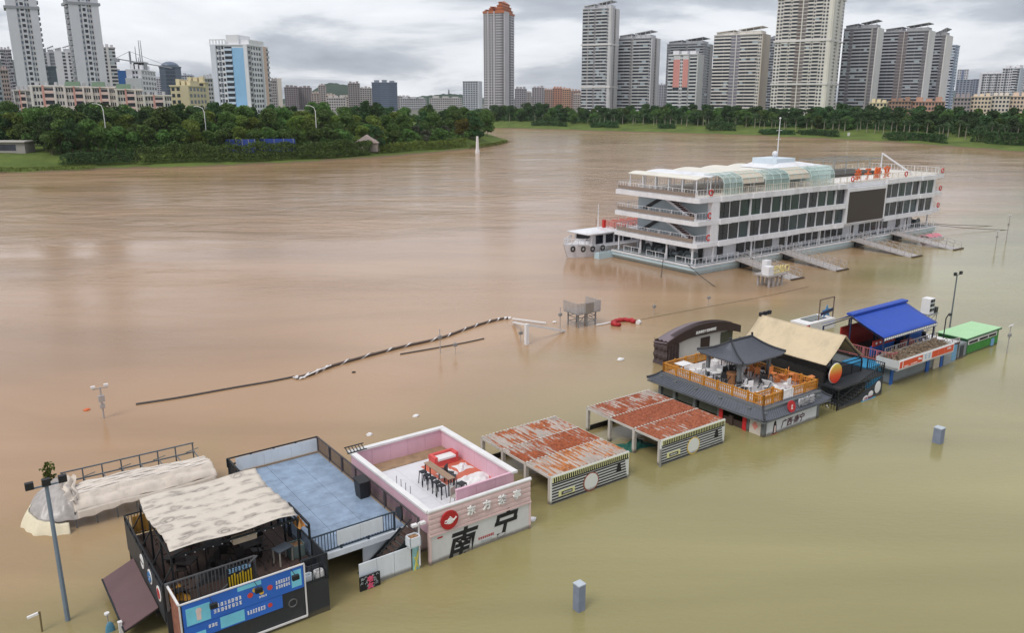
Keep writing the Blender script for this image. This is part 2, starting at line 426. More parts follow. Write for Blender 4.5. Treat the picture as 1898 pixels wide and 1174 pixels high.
# ------------------------------------------------------------------ hills
def hill(pts, Y, depth, name, mat):
    mbh = MB(); base = 5.0
    P_ = [AT(px, py, Y) for px, py in pts]
    def fn(a, b):
        t = a*(len(P_)-1); i = min(int(t), len(P_)-2); f = t-i; p = P_[i].lerp(P_[i+1], f)
        k = math.sin(min(1, b*2)*math.pi/2) if b < 0.5 else math.cos((b-0.5)*math.pi)
        zz = base+(p.z-base)*k + (math.sin(a*41+b*9)*math.sin(a*97-b*5))*4*k
        return (p.x, Y-depth*(1-2*b), zz)
    mbh.grid(fn, 60, 14)
    return struct(mbh, name, mat, True)
HM = M('wooded_hill', (0.020, 0.045, 0.022), 0.95, var=0.45, scale=0.012, spec=0.1)
hill([(540, 182), (575, 175), (592, 168), (604, 158), (614, 153), (628, 156), (645, 158), (668, 163), (690, 166), (720, 175), (745, 184)], 4200, 500, 'hill', HM)
hill([(700, 186), (735, 178), (760, 181), (800, 177), (830, 174), (845, 175), (862, 176), (885, 181), (915, 186)], 3600, 450, 'hill', HM)
hill([(-60, 184), (-20, 150), (0, 124), (8, 108), (14, 110), (22, 124), (40, 160), (60, 184)], 4800, 600, 'hill', HM)
hill([(930, 187), (980, 179), (1040, 176), (1090, 180), (1200, 186)], 4600, 400, 'hill', HM)
hill([(1740, 186), (1790, 164), (1830, 158), (1870, 166), (1930, 164), (2000, 186)], 4600, 400, 'hill', HM)

# ------------------------------------------------------------------ trees
def leaf_mat(name, rgb, sat=1.0):
    m = bpy.data.materials.new(name); m.use_nodes = True
    t = m.node_tree; NN = t.nodes.new; LL = t.links.new; b = t.nodes['Principled BSDF']; o_ = t.nodes['Material Output']
    b.inputs['Roughness'].default_value = 0.7; b.inputs['Specular IOR Level'].default_value = 0.25
    oi = NN('ShaderNodeObjectInfo'); geo = NN('ShaderNodeNewGeometry')
    n1 = NN('ShaderNodeTexNoise'); n1.inputs['Scale'].default_value = 0.45; n1.inputs['Detail'].default_value = 5; LL(geo.outputs['Position'], n1.inputs['Vector'])
    hs = NN('ShaderNodeHueSaturation'); hs.inputs['Color'].default_value = (*rgb, 1); hs.inputs['Saturation'].default_value = sat
    r1 = NN('ShaderNodeMapRange'); r1.inputs[3].default_value = 0.475; r1.inputs[4].default_value = 0.515; LL(oi.outputs['Random'], r1.inputs[0]); LL(r1.outputs[0], hs.inputs['Hue'])
    r2 = NN('ShaderNodeMapRange'); r2.inputs[1].default_value = 0.28; r2.inputs[2].default_value = 0.72; r2.inputs[3].default_value = 0.5; r2.inputs[4].default_value = 1.6; LL(n1.outputs['Fac'], r2.inputs[0])
    r3 = NN('ShaderNodeMapRange'); r3.inputs[3].default_value = 0.7; r3.inputs[4].default_value = 1.35; LL(oi.outputs['Random'], r3.inputs[0])
    mu = NN('ShaderNodeMath'); mu.operation = 'MULTIPLY'; LL(r2.outputs[0], mu.inputs[0]); LL(r3.outputs[0], mu.inputs[1]); LL(mu.outputs[0], hs.inputs['Value'])
    LL(hs.outputs[0], b.inputs['Base Color'])
    tr = NN('ShaderNodeBsdfTranslucent'); LL(hs.outputs[0], tr.inputs[0])
    ms = NN('ShaderNodeMixShader'); ms.inputs[0].default_value = 0.22; LL(b.outputs[0], ms.inputs[1]); LL(tr.outputs[0], ms.inputs[2]); LL(ms.outputs[0], o_.inputs[0])
    return m
LM = [leaf_mat('leaf_green', (0.078, 0.140, 0.034)), leaf_mat('leaf_dark', (0.044, 0.090, 0.030)), leaf_mat('leaf_bright', (0.125, 0.175, 0.034)), leaf_mat('leaf_palm', (0.05, 0.085, 0.034)), leaf_mat('leaf_yellow', (0.13, 0.125, 0.02)), leaf_mat('leaf_grey', (0.085, 0.098, 0.062))]
BARK = M('bark', c(104, 92, 78), 0.9, var=0.2, scale=3)
def leafq(mb_, p, s, droop=0.0):
    d = Vector((random.gauss(0, 1), random.gauss(0, 1), random.gauss(0.3, 0.8)-droop)).normalized()
    a = d.cross(Vector((random.gauss(0, 1), random.gauss(0, 1), random.gauss(0, 1)))).normalized(); b_ = d.cross(a)
    a *= s*random.uniform(0.6, 1.1); b_ *= s*random.uniform(0.35, 0.7)
    mb_.add([p-a, p-b_*0.9, p+a, p+b_], [(0, 1, 2, 3)])
def crown(mb_, h, w_, n, lobes, z0=0.2, leaf=0.5):
    Ls = []
    for i in range(lobes):
        a = random.uniform(0, 2*math.pi); r = w_*0.5*math.sqrt(random.random())*0.78
        zz = h*random.uniform(z0+0.1, 0.88); taper = 1-0.55*max(0, (zz/h-0.55)/0.45)
        Ls.append((r*math.cos(a)*taper, r*math.sin(a)*taper, zz, w_*random.uniform(0.14, 0.25)))
    Ls.append((0, 0, h*0.82, w_*0.2))
    for k in range(n):
        cx, cy, cz, rr = random.choice(Ls)
        d = Vector((random.gauss(0, 1), random.gauss(0, 1), random.gauss(0.25, 0.9))).normalized()
        q = Vector((cx, cy, cz))+Vector((d.x*rr, d.y*rr, d.z*rr*0.75))*random.uniform(0.72, 1.08)
        leafq(mb_, q, leaf*random.uniform(0.7, 1.25))
def tree_proto(name, label, h, w_, n, lobes, mat, group, z0=0.14, leaf=0.5, trunk=0.2):
    t = wthing(name, label, 'tree', (0, 0, -500), 0, group)
    m1 = MB(); m1.tube([(0, 0, -0.5), (random.uniform(-.2, .2), 0.1, h*0.25), (random.uniform(-.4, .4), random.uniform(-.3, .3), h*0.62)], trunk*1.3, 7, trunk*0.5)
    for k in range(5):
        a = k*1.26+random.random(); m1.tube([(0, 0, h*0.28), (math.cos(a)*w_*0.16, math.sin(a)*w_*0.16, h*0.46), (math.cos(a)*w_*0.3, math.sin(a)*w_*0.3, h*0.62)], trunk*0.6, 5, trunk*0.15)
    m1.build('trunk', BARK, t)
    m2 = MB(); crown(m2, h, w_, n, lobes, z0, leaf); m2.build('crown', mat, t, kind='stuff')
    return t
def palm_proto(name, label, h, mat, group):
    t = wthing(name, label, 'tree', (0, 0, -500), 0, group)
    m1 = MB(); m1.tube([(0, 0, -0.5), (0.1, 0, h*0.4), (0.05, 0.1, h*0.78)], 0.26, 7, 0.17)
    m1.build('trunk', M('palm_bark', c(150, 142, 128), 0.9, var=0.2, scale=3), t)
    m2 = MB()
    for k in range(26):
        a = random.uniform(0, 2*math.pi); el = random.uniform(-0.5, 1.2); ln = random.uniform(2.2, 3.2)
        p = Vector((0.05, 0.1, h*0.78)); dirh = Vector((math.cos(a), math.sin(a), 0))
        for s in range(6):
            e_ = el-s*0.32; q = p+(dirh*math.cos(e_)+Vector((0, 0, math.sin(e_))))*ln/6
            side = dirh.cross(Vector((0, 0, 1)))*0.42*(1-s/8)
            m2.add([p-side, q-side*0.8-Vector((0, 0, .15)), q, p], [(0, 1, 2, 3)]); m2.add([p, q, q+side*0.8-Vector((0, 0, .15)), p+side], [(0, 1, 2, 3)])
            p = q
    m2.build('crown', mat, t, kind='stuff')
    return t
GL, GF = 'trees on the near wooded bank', 'trees along the far bank'
PR = {
 'a': tree_proto('broadleaf_tree', 'mid green broadleaf tree in the dense wood on the left river bank', 13.5, 10.5, 2600, 17, LM[0], GL),
 'b': tree_proto('broadleaf_tree', 'dark green broadleaf tree in the dense wood on the left river bank', 14, 9, 2400, 14, LM[1], GL),
 'c': tree_proto('broadleaf_tree', 'bright yellowish green tree in the dense wood on the left river bank', 11.5, 9, 2000, 13, LM[2], GL),
 'd': tree_proto('broadleaf_tree', 'small rounded green tree behind the hedge on the left river bank', 8.5, 8, 1700, 10, LM[0], GL, 0.22),
 'e': tree_proto('olive_tree', 'greyish green spiky tree near the point of the left river bank', 8, 7, 1500, 9, LM[5], GL, 0.25, 0.4),
 'y': tree_proto('broadleaf_tree', 'round yellow green tree at the very tip of the left bank', 11, 9, 2200, 12, LM[4], GL, 0.15),
 'f': tree_proto('broadleaf_tree', 'dark broadleaf tree in the belt of trees along the far bank', 11.5, 10, 1500, 12, LM[1], GF, 0.1, 0.7),
 'g': tree_proto('broadleaf_tree', 'mid green spreading tree in the belt of trees along the far bank', 10.5, 10.5, 1500, 12, LM[0], GF, 0.1, 0.7),
 'p': palm_proto('palm_tree', 'tall palm with a bare pale trunk in the row above the far grass bank', 9.5, LM[3], GF),
}
used = set()
def plant(k, x, y, z=None, s=1.0, label=None):
    src = PR[k]
    if k in used: o = copy_tree(src)
    else: o = src; used.add(k)
    if z is None: z = ground_z(x, y)
    o.location = (x, y, z); o.rotation_euler = (0, 0, random.uniform(0, 6.28)); o.scale = (s*random.uniform(.92, 1.1), s*random.uniform(.92, 1.1), s*random.uniform(.9, 1.08))
    if label: o['label'] = label
    return o
KIND = {'a': 'mid green tree', 'b': 'dark green tree', 'c': 'yellowish green tree', 'd': 'small round tree', 'e': 'greyish spiky tree', 'f': 'dark tree', 'g': 'mid green tree', 'p': 'bare-trunked palm'}
def near_label(k, px, d):
    if d < 30: w_ = 'beside the lawn of the left bank' if px < 150 else 'right behind the reeds of the left bank' if px < 262 else 'standing just behind the bamboo hedge' if px < 700 else 'near the point of the left bank'
    else:
        lm = 'the twin white towers' if px < 230 else 'the yellow block' if px < 390 else 'the white hotel' if px < 520 else 'the wooded hill' if px < 690 else 'the pagoda ridge'
        w_ = ('in the middle of the left wood below ' if d < 70 else 'at the back of the left wood below ')+lm
    return KIND[k]+' '+w_
def far_label(k, px, d):
    for q, lm in ((1060, 'the orange-crowned skyscraper'), (1230, 'the two grey balcony towers'), (1310, 'the pink-panelled block'), (1425, 'the wide white slab'), (1555, 'the tallest white tower'), (1765, 'the dark grey towers'), (9999, 'the white twin blocks')):
        if px < q: break
    return KIND[k]+(' at the front of the far bank below ' if d < 45 else ' in the far tree belt below ')+lm
def lerp_px(tab, px):
    for (a, ya), (b_, yb) in zip(tab, tab[1:]):
        if a <= px <= b_: return ya+(yb-ya)*(px-a)/(b_-a)
    return tab[-1][1]
for d, step, kinds, s0 in ((15, 27, 'ddcd', 1.0), (27, 27, 'acad', 1.0), (43, 30, 'aabc', 1.05), (64, 34, 'abba', 1.08), (92, 38, 'abb', 1.08), (125, 44, 'bba', 1.05)):
    px = -70+random.uniform(0, 20)
    while px < 905:
        b0 = G(px, lerp_px(LPX, px)); x, y = b0.x*(1+d/b0.y), b0.y+d
        px += step*random.uniform(0.75, 1.25)
        if sdist(LB, x, y) < 8: continue
        if d < 20 and (px < 125): continue
        if d < 30 and px < 75: continue
        k = random.choice(kinds); s = s0*random.uniform(0.85, 1.06)
        if px > 760: s *= 0.9
        if px > 780 and d < 40 and random.random() < 0.5: k = 'e'
        o = plant(k, x, y, s=s); o['label'] = near_label(k, px, d)
for px, d, k, s in ((95, 20, 'b', .95), (118, 16, 'a', .9), (140, 14, 'b', .85), (168, 17, 'a', .85), (858, 20, 'y', 1.0), (872, 34, 'b', 1.0), (884, 24, 'b', .9), (700, 11, 'b', .75), (688, 18, 'd', 1.0)):
    b0 = G(px, lerp_px(LPX, px)); plant(k, b0.x*(1+d/b0.y), b0.y+d, s=s)
for d, step, kinds, s0 in ((38, 24, 'fgpp', .8), (48, 19, 'fgf', .95), (64, 21, 'ffg', 1.0), (88, 26, 'ffg', 1.05)):
    px = 845
    while px < 2010:
        b0 = G(px, lerp_px(FPXS, px)); x, y = b0.x*(1+d/b0.y), b0.y+d
        st = step*(1+max(0, (px-1300))/1400)
        px += st*random.uniform(0.75, 1.25)
        k = random.choice(kinds); s = s0*random.uniform(0.85, 1.1)
        o = plant(k, x, y, s=s); o['label'] = far_label(k, px, d)
px = 1100
while px < 2000:                                     # palms in a loose row
    b0 = G(px, lerp_px(FPXS, px)); d = random.uniform(28, 35); o = plant('p', b0.x*(1+d/b0.y), b0.y+d, s=random.uniform(.8, 1.05)); o['label'] = far_label('p', px, d); px += random.uniform(9, 24)
# low growth filling the woods between the trunks
def undergrowth(name, pts_d, n, h, leaf, tab, mat):
    m2 = MB()
    for k in range(n):
        px, d = random.uniform(*pts_d[0]), random.uniform(*pts_d[1])
        b0 = G(px, lerp_px(tab, px)); x, y = b0.x*(1+d/b0.y), b0.y+d
        if tab is LPX and sdist(LB, x, y) < 9: continue
        leafq(m2, Vector((x, y, 5.2+h*random.random()*(0.6+0.4*math.sin(x*0.3)*math.sin(x*0.13+y*.2)))), leaf*random.uniform(.6, 1.3))
    o = m2.build(name, mat, None, kind='stuff'); return o
o = undergrowth('undergrowth', ((845, 2000), (40, 62)), 15000, 5.0, 1.0, FPXS, LM[1]); o['label'] = 'dark undergrowth filling the far tree belt'; o['category'] = 'undergrowth'
o = undergrowth('undergrowth', ((110, 890), (14, 50)), 12000, 4.2, .75, LPX, LM[0]); o['label'] = 'green undergrowth filling the left wood'; o['category'] = 'undergrowth'
# hedge and shrubs
def shrub(name, label, cat, pts, wd, h, n, mat, leaf, group=None):
    p0 = pts[0]; t = wthing(name, label, cat, (p0.x, p0.y, 0), 0, group); m2 = MB(); segs = []
    for a, b_ in zip(pts, pts[1:]): segs.append((a, b_, (b_-a).length))
    tot = sum(q[2] for q in segs) or 1
    for k in range(n):
        r = random.uniform(0, tot); 
        for a, b_, l in segs:
            if r <= l: break
            r -= l
        q = a.lerp(b_, min(1, r/max(l, 1e-6))); an = random.uniform(0, 2*math.pi); rr = random.uniform(.75, 1.02)
        hh = h*(0.86+0.14*math.sin(q.x*0.5)*math.sin(q.x*0.23+1)); th = random.uniform(-0.2, math.pi+0.2)
        off_y = -math.cos(th)*wd/2*rr; zz = max(0.02, math.sin(th))*hh*rr
        if len(pts) == 2 and (pts[1]-pts[0]).length < 0.2:
            x_ = math.cos(an)*wd/2*rr*math.cos(th/2+.1); y_ = math.sin(an)*wd/2*rr*math.cos(th/2+.1)
        else: x_, y_ = random.uniform(-.5, .5), off_y
        leafq(m2, Vector((q.x-p0.x+x_, q.y-p0.y+y_, q.z+zz)), leaf*random.uniform(.6, 1.2))
    m2.build('foliage', mat, t, kind='stuff')
    m3 = MB()
    for k in range(9): 
        q = pts[0].lerp(pts[-1], k/8); m3.tube([(q.x-p0.x, q.y-p0.y, q.z-.6), (q.x-p0.x, q.y-p0.y, q.z+h*0.6)], 0.09, 5)
    m3.build('stem', BARK, t, kind='stuff')
    return t
def bankpt(px, d, tab=LPX):
    b0 = G(px, lerp_px(tab, px)); x, y = b0.x*(1+d/b0.y), b0.y+d
    return Vector((x, y, ground_z(x, y)))
shrub('hedge', 'long dense bamboo hedge following the left bank above the water', 'hedge', [bankpt(p, 6.5) for p in (262, 330, 400, 470, 540, 610, 690)], 7, 6.3, 17000, LM[0], 0.42)
shrub('hedge', 'low leafy hedge running on from the bamboo towards the point', 'hedge', [bankpt(p, 9) for p in (700, 760, 820, 865)], 6, 4.0, 5200, LM[2], 0.4)
shrub('reed_patch', 'dense green reeds on the left bank beside the bare bank', 'reeds', [bankpt(p, 7) for p in (120, 180, 255)], 6, 4.0, 4200, LM[1], 0.4)
shrub('reed_patch', 'bright green reeds in the water at the point of the left bank', 'reeds', [bankpt(p, 3.5) for p in (870, 900, 925, 940)], 5, 1.8, 1900, LM[2], 0.3)
shrub('reed_patch', 'thin strip of reeds at the water edge below the lawn', 'reeds', [bankpt(p, 2.2) for p in (-40, 60, 130, 175)], 3, 1.3, 1500, LM[2], 0.28)
for px0, px1, d, h, wd in ((1095, 1145, 22, 4.5, 8), (1310, 1360, 20, 6.0, 11), (1408, 1470, 12, 3.0, 9), (1640, 1748, 12, 4.4, 10), (1480, 1550, 14, 3.4, 9), (1810, 1890, 22, 6.5, 16), (1895, 1960, 24, 6.5, 16), (1220, 1250, 22, 3.2, 7), (985, 1050, 22, 3.4, 7)):
    shrub('shrub_thicket', 'dark thicket of shrubs on the grassy slope of the far bank', 'shrubs', [bankpt(px0, d, FPXS), bankpt((px0+px1)/2, d+2, FPXS), bankpt(px1, d, FPXS)], wd, h, int(1400+(px1-px0)*18), LM[1], 0.62, 'thickets on the far bank')

# ================================================================== CITY
GLASS_D = M('dark_window', c(50, 56, 66), 0.25, var=0.6, scale=0.35)
GLASS_B = M('bluish_window', c(96, 116, 134), 0.25, var=0.3, scale=0.3)
GLASS_L = M('enclosed_balcony_glass', c(150, 164, 172), 0.3, var=0.25, scale=0.3)
def wallm(rgb): return M('render_%d_%d_%d' % rgb, c(*rgb), 0.85, var=0.08, scale=0.08, grime=0.14)
def ray_x(px):
    r = ray(px, HOR); return Vector((r.x/r.y, 1.0))
def building(name, label, xA, xB, xC, Y, ytop, yaw, front, side, wall=(205, 203, 205), fl=3.0, bands=(), roof='slab', base=5.0, group=None, bandrgb=(214, 210, 208), cat='building'):
    A = ray_x(xA)*Y; f = Vector((math.cos(R(yaw)), math.sin(R(yaw)))); b_ = Vector((-f.y, f.x))
    def hit(P, d, px):
        q = ray_x(px); det = d.x*(-q.y)-d.y*(-q.x)
        return (-(P.x)*(-q.y)+(P.y)*(-q.x))/det
    Wd = hit(A, f, xB)
    if xC is None: D = 16.0; sideL = False
    elif xC < xA: D = hit(A, b_, xC); sideL = True
    else: D = hit(A+f*Wd, b_, xC); sideL = False
    D = max(8.0, min(45.0, D)) if D > 0 else 16.0
    H_ = AT((xA+xB)/2, ytop, Y).z-base
    t = wthing(name, label, cat, (A.x, A.y, base), R(yaw), group)
    wm = wallm(wall)
    MB().box(0, Wd, 0, D, -1, H_).build('wall', wm, t)
    parts = {}
    def get(nm, mat): return parts.setdefault((nm, mat.name), (MB(), mat))[0]
    nf = max(2, int(H_/fl)); fl = H_/nf
    def face(spec, width, P):
        tot = sum(s[0] for s in spec); x = 0.0
        for s in spec:
            wd = width*s[0]/tot; kind = s[1]; rgb = s[2] if len(s) > 2 else wall; a, b2 = x, x+wd
            if kind == 'balc':
                P(get('window', GLASS_D), a+0.1, b2-0.1, 0.0, 0.06, 1.0, H_-0.8)
                for k in range(nf):
                    P(get('balcony', wallm(rgb)), a, b2, 0.0, 0.85, k*fl, k*fl+fl*0.42)
                    if random.random() < s[3] if len(s) > 3 else False:
                        q = random.uniform(0, 0.5)*wd; P(get('balcony_glazing', GLASS_L), a+q, min(b2, a+q+wd*random.uniform(.3, .7)), 0.0, 0.7, k*fl+fl*0.42, k*fl+fl*0.98)
            elif kind == 'win':
                nw = s[3] if len(s) > 3 else 2; g = GLASS_B if len(s) > 4 else GLASS_D
                for k in range(nf):
                    for i in range(nw):
                        xa = a+wd*(i+0.2)/nw; P(get('window', g), xa, a+wd*(i+0.8)/nw, 0.0, 0.08, k*fl+fl*0.32, k*fl+fl*0.86)
            elif kind == 'strip':
                P(get('window_strip', M('strip_%d_%d_%d' % rgb, c(*rgb), 0.5, var=0.2, scale=0.2)), a, b2, 0.0, 0.1, 0.5, H_-0.6)
                for k in range(nf): P(get('balcony', wm), a, b2, 0.0, 0.16, k*fl, k*fl+fl*0.16)
            elif kind == 'rib':
                P(get('pier', wallm(rgb)), a, b2, 0.0, 0.9, 0, H_+0.6)
            elif kind == 'panel':
                P(get('panel', M('panel_%d_%d_%d' % rgb, c(*rgb), 0.45, var=0.08, scale=0.2)), a, b2, 0.0, 0.2, H_*s[3], H_*s[4])
                if s[3] > 0.3:
                    P(get('window', GLASS_D), a+0.1, b2-0.1, 0.0, 0.06, 1.0, H_*s[3]-.2)
                    for k in range(int(nf*s[3])): P(get('balcony', wm), a, b2, 0.0, 0.85, k*fl, k*fl+fl*0.42)
            x = b2
    face(front, Wd, lambda m_, a, b2, p, q, z0, z1: m_.box(a, b2, -q, -p+0.01, z0, z1))
    if side:
        if sideL: face(side, D, lambda m_, a, b2, p, q, z0, z1: m_.box(-q, -p+0.01, a, b2, z0, z1))
        else: face(side, D, lambda m_, a, b2, p, q, z0, z1: m_.box(Wd+p-0.01, Wd+q, a, b2, z0, z1))
    for hb in bands:
        get('band', wallm(bandrgb)).box(-1.1, Wd+1.1, -1.25, D+1.1, H_*hb, H_*hb+1.5)
    rf = get('roof', wallm(tuple(min(235, v_+8) for v_ in wall)))
    rf.box(-0.5, Wd+0.5, -0.6, D+0.5, H_, H_+0.7)
    if roof == 'sails':
        for a, b2, hh in ((0.04, 0.42, 4.2), (0.5, 0.99, 7.0)):
            rf.box(Wd*a+.4, Wd*b2-.4, 1.0, D*0.6, H_+0.7, H_+3.2)
            z0 = H_+hh*0.62; z1 = H_+hh
            rf.prism([(Wd*a, -.6, z0), (Wd*b2, -.6, z1), (Wd*b2, -.6, z1+.5), (Wd*a, -.6, z0+.5)], (0, D*0.8, 0))
            for i in range(4):
                xx = Wd*(a+(b2-a)*(i+.1)/3.3); rf.box(xx, xx+.4, -.3, .1, H_, z0+(z1-z0)*(i/3.3))
    elif roof == 'boxes':
        for i in range(3):
            xx = Wd*(0.1+0.3*i); rf.box(xx, xx+Wd*0.2, D*.2, D*.7, H_+0.7, H_+random.uniform(2.5, 4.5))
    for (nm, _), (m_, mat) in parts.items():
        m_.build(nm, mat, t, kind='stuff' if nm in ('window', 'balcony', 'balcony_glazing', 'window_strip') else None)
    t['_'] = 0; del t['_']
    return t, Wd, D, H_
W1, W2, W3 = (186, 186, 190), (214, 209, 203), (204, 203, 206)
GT = 'residential towers across the river'
B_ = lambda n, rgb=(190, 190, 192), p=.22: (n, 'balc', rgb, p)
# right bank towers
building('apartment_tower', 'tall grey balcony tower with two pale service bands, close to the orange-crowned skyscraper', 1077, 1129, 1142, 860, 17, -25, [B_(2), (.25, 'rib', (176, 172, 172)), B_(2), (.6, 'strip', (120, 116, 120)), B_(2), B_(2), (.5, 'win', W1, 1), (1, 'rib', (196, 194, 196))], [(1, 'rib', (190, 188, 190)), (.8, 'strip', (112, 104, 102)), (1.6, 'rib', (200, 197, 198))], W1, bands=(0.28, 0.67), roof='sails', group=GT)
building('apartment_tower', 'shorter grey balcony tower with pale end wall next to the banded tall one', 1142, 1203, 1218, 880, 72, -27, [B_(2), B_(2), (.7, 'strip', (128, 124, 126)), (.2, 'rib', (170, 168, 170)), B_(2), B_(3), (.5, 'win', W1, 1)], [(1, 'rib', (196, 194, 196)), (.8, 'strip', (116, 108, 106)), (1.2, 'rib', (200, 198, 200))], W1, roof='sails', group=GT)
building('apartment_tower', 'grey slab tower standing behind the block with pink panels', 1232, 1298, 1318, 1060, 82, -27, [(1, 'strip', (96, 98, 104)), B_(2, (150, 152, 156)), B_(2, (150, 152, 156)), (.6, 'strip', (110, 110, 114)), B_(2, (160, 160, 164)), B_(2, (160, 160, 164))], [B_(2, (150, 150, 152)), (1, 'rib', (150, 148, 148))], (160, 161, 165), roof='sails', group=GT)
building('apartment_tower', 'white balcony block with two columns of pink panels and blank end wall', 1236, 1288, 1299, 800, 102, -27, [B_(1.2, W3), (1.5, 'panel', (206, 140, 134), .5, .93), (.7, 'win', W3, 2), (1.3, 'panel', (206, 140, 134), .5, .93), (.3, 'rib', (150, 150, 152)), B_(1.6, W3)], [(1, 'rib', (204, 203, 206))], W3, roof='boxes', group=GT)
building('apartment_tower', 'wide white apartment slab with beige end wall and grey central recess', 1317, 1404, 1418, 840, 66, -31, [B_(2.4, W2, .08), B_(1.6, W2, .08), (1.1, 'strip', (122, 120, 132)), (.25, 'rib', (200, 196, 196)), (.8, 'strip', (122, 120, 132)), B_(1.6, W2, .08), B_(2.4, W2, .08), (.8, 'win', W2, 2)], [(1, 'rib', (196, 186, 172))], W2, roof='sails', group=GT)
building('apartment_tower', 'grey tower edge showing between two white towers', 1416, 1432, None, 1000, 72, -30, [B_(1, (150, 152, 158)), B_(1, (150, 152, 158))], None, (150, 152, 158), roof='boxes', group=GT)
building('apartment_tower', 'tallest white tower with small dark windows and two wide white bands', 1428, 1528, 1551, 780, -70, -33, [(1.6, 'win', W2, 2), B_(1.6, W2, .03), (.5, 'win', W2, 1), B_(1.4, W2, .03), (1, 'strip', (104, 92, 90)), (.25, 'rib', W2), (1, 'strip', (112, 104, 104)), B_(1.3, W2, .03), (.6, 'win', W2, 1), B_(1.6, W2, .03), (1.5, 'win', W2, 2), (.8, 'rib', (222, 217, 208))], [(1, 'rib', (222, 217, 208)), (1, 'win', W2, 2), (.6, 'rib', W2), (1, 'win', W2, 2)], W2, bands=(0.225, 0.50, .77), roof='sails', group=GT)
building('apartment_tower', 'dark grey balcony tower with a bright white end wall, first after the tallest tower', 1552, 1612, 1623, 820, 54, -35, [B_(1.6, (170, 170, 176)), (.9, 'strip', (92, 90, 96)), B_(2.2, (166, 166, 172)), B_(2.2, (166, 166, 172)), (.4, 'rib', (160, 156, 156)), (1, 'strip', (104, 100, 104))], [(1, 'rib', (216, 213, 212))], (156, 156, 162), roof='sails', group=GT)
building('apartment_tower', 'wide dark grey balcony tower between two white end walls', 1624, 1706, 1717, 850, 60, -37, [B_(1.8, (170, 170, 176)), B_(1.8, (170, 170, 176)), (1.2, 'strip', (112, 102, 104)), (.2, 'rib', (180, 172, 168)), (.8, 'strip', (112, 102, 104)), B_(1.8, (170, 170, 176)), B_(1.8, (170, 170, 176)), (.9, 'strip', (104, 100, 104))], [(1, 'rib', (218, 215, 214))], (158, 158, 162), roof='sails', group=GT)
building('apartment_tower', 'narrow dark grey balcony tower with a white end wall carrying faint lettering', 1718, 1738, 1750, 880, 66, -38, [B_(2, (170, 170, 176)), (1, 'strip', (110, 106, 110))], [(1, 'rib', (222, 218, 214))], (158, 158, 162), roof='sails', group=GT)
building('apartment_tower', 'slim blue and white tower behind the last dark balcony tower', 1748, 1758, 1766, 960, 84, -38, [B_(1, (196, 202, 214), .4)], [(1, 'strip', (112, 128, 150)), (1, 'win', (190, 200, 214), 1, 1)], (190, 200, 214), roof='slab', group=GT)
GH = 'far city blocks on the horizon'
building('apartment_block', 'far pale twin block with blue stripe beyond the slim blue tower', 1768, 1788, None, 1700, 129, -30, [(1, 'win', (200, 200, 206), 2), (.7, 'strip', (74, 94, 130)), (1, 'win', (206, 204, 206), 2)], None, (200, 200, 206), group=GH)
building('apartment_block', 'far grey blue row of flats left of the white twin blocks', 1768, 1800, None, 1500, 148, -28, [(1, 'win', (140, 146, 160), 5)], None, (140, 146, 160), group=GH)
building('apartment_block', 'far dark grey row of flats left of the white twin blocks', 1798, 1822, None, 1550, 147, -28, [(1, 'win', (128, 134, 150), 4)], None, (128, 134, 150), group=GH)
building('apartment_block', 'white twin block with dark vertical stripes, lower half', 1810, 1850, None, 1080, 137, -29, [(.6, 'rib', W3), (.5, 'strip', (70, 76, 84)), (1, 'win', W3, 2), (.5, 'strip', (70, 76, 84)), (1, 'win', W3, 3), (.5, 'strip', (70, 76, 84)), (.7, 'win', W3, 1)], None, W3, roof='boxes', group=GH)
building('apartment_block', 'white twin block with dark vertical stripes, higher half', 1850, 1882, 1896, 1060, 127, -40, [(.7, 'win', W3, 1), (.5, 'strip', (70, 76, 84)), (1, 'win', W3, 2), B_(1, W3), (.5, 'strip', (70, 76, 84))], [(1, 'rib', (190, 196, 204)), (1, 'win', W3, 2)], W3, roof='boxes', group=GH)
building('apartment_block', 'grey block at the end of the skyline past the white twin blocks', 1896, 1960, None, 1000, 160, -32, [(1, 'win', (170, 172, 178), 6)], None, (170, 172, 178), group=GH)
GLW = 'low houses behind the far trees'
LW = [(1612, 1645, 191, (206, 192, 160), 'cream low house with a brown roof below the dark towers'), (1648, 1690, 188, (150, 120, 104), 'brown brick low house below the dark towers'), (1692, 1752, 189, (178, 140, 122), 'reddish low house below the white end walls'),
      (1768, 1800, 182, (150, 140, 140), 'grey brown walk-up flats with a dark roof'), (1800, 1838, 180, (208, 190, 170), 'beige walk-up flats below the grey blue row'), (1838, 1872, 178, (206, 196, 186), 'pale walk-up flats with open balconies below the twin blocks'), (1872, 1925, 179, (206, 184, 166), 'pinkish walk-up flats with vertical piers below the twin blocks')]
for xa, xb, yt, rgb, lb in LW:
    building('low_house', lb, xa, xb, None, 735, yt, -28, [(1, 'win', rgb, max(3, int((xb-xa)/6)))], None, rgb, fl=3.1, roof='boxes', group=GLW, cat='house')
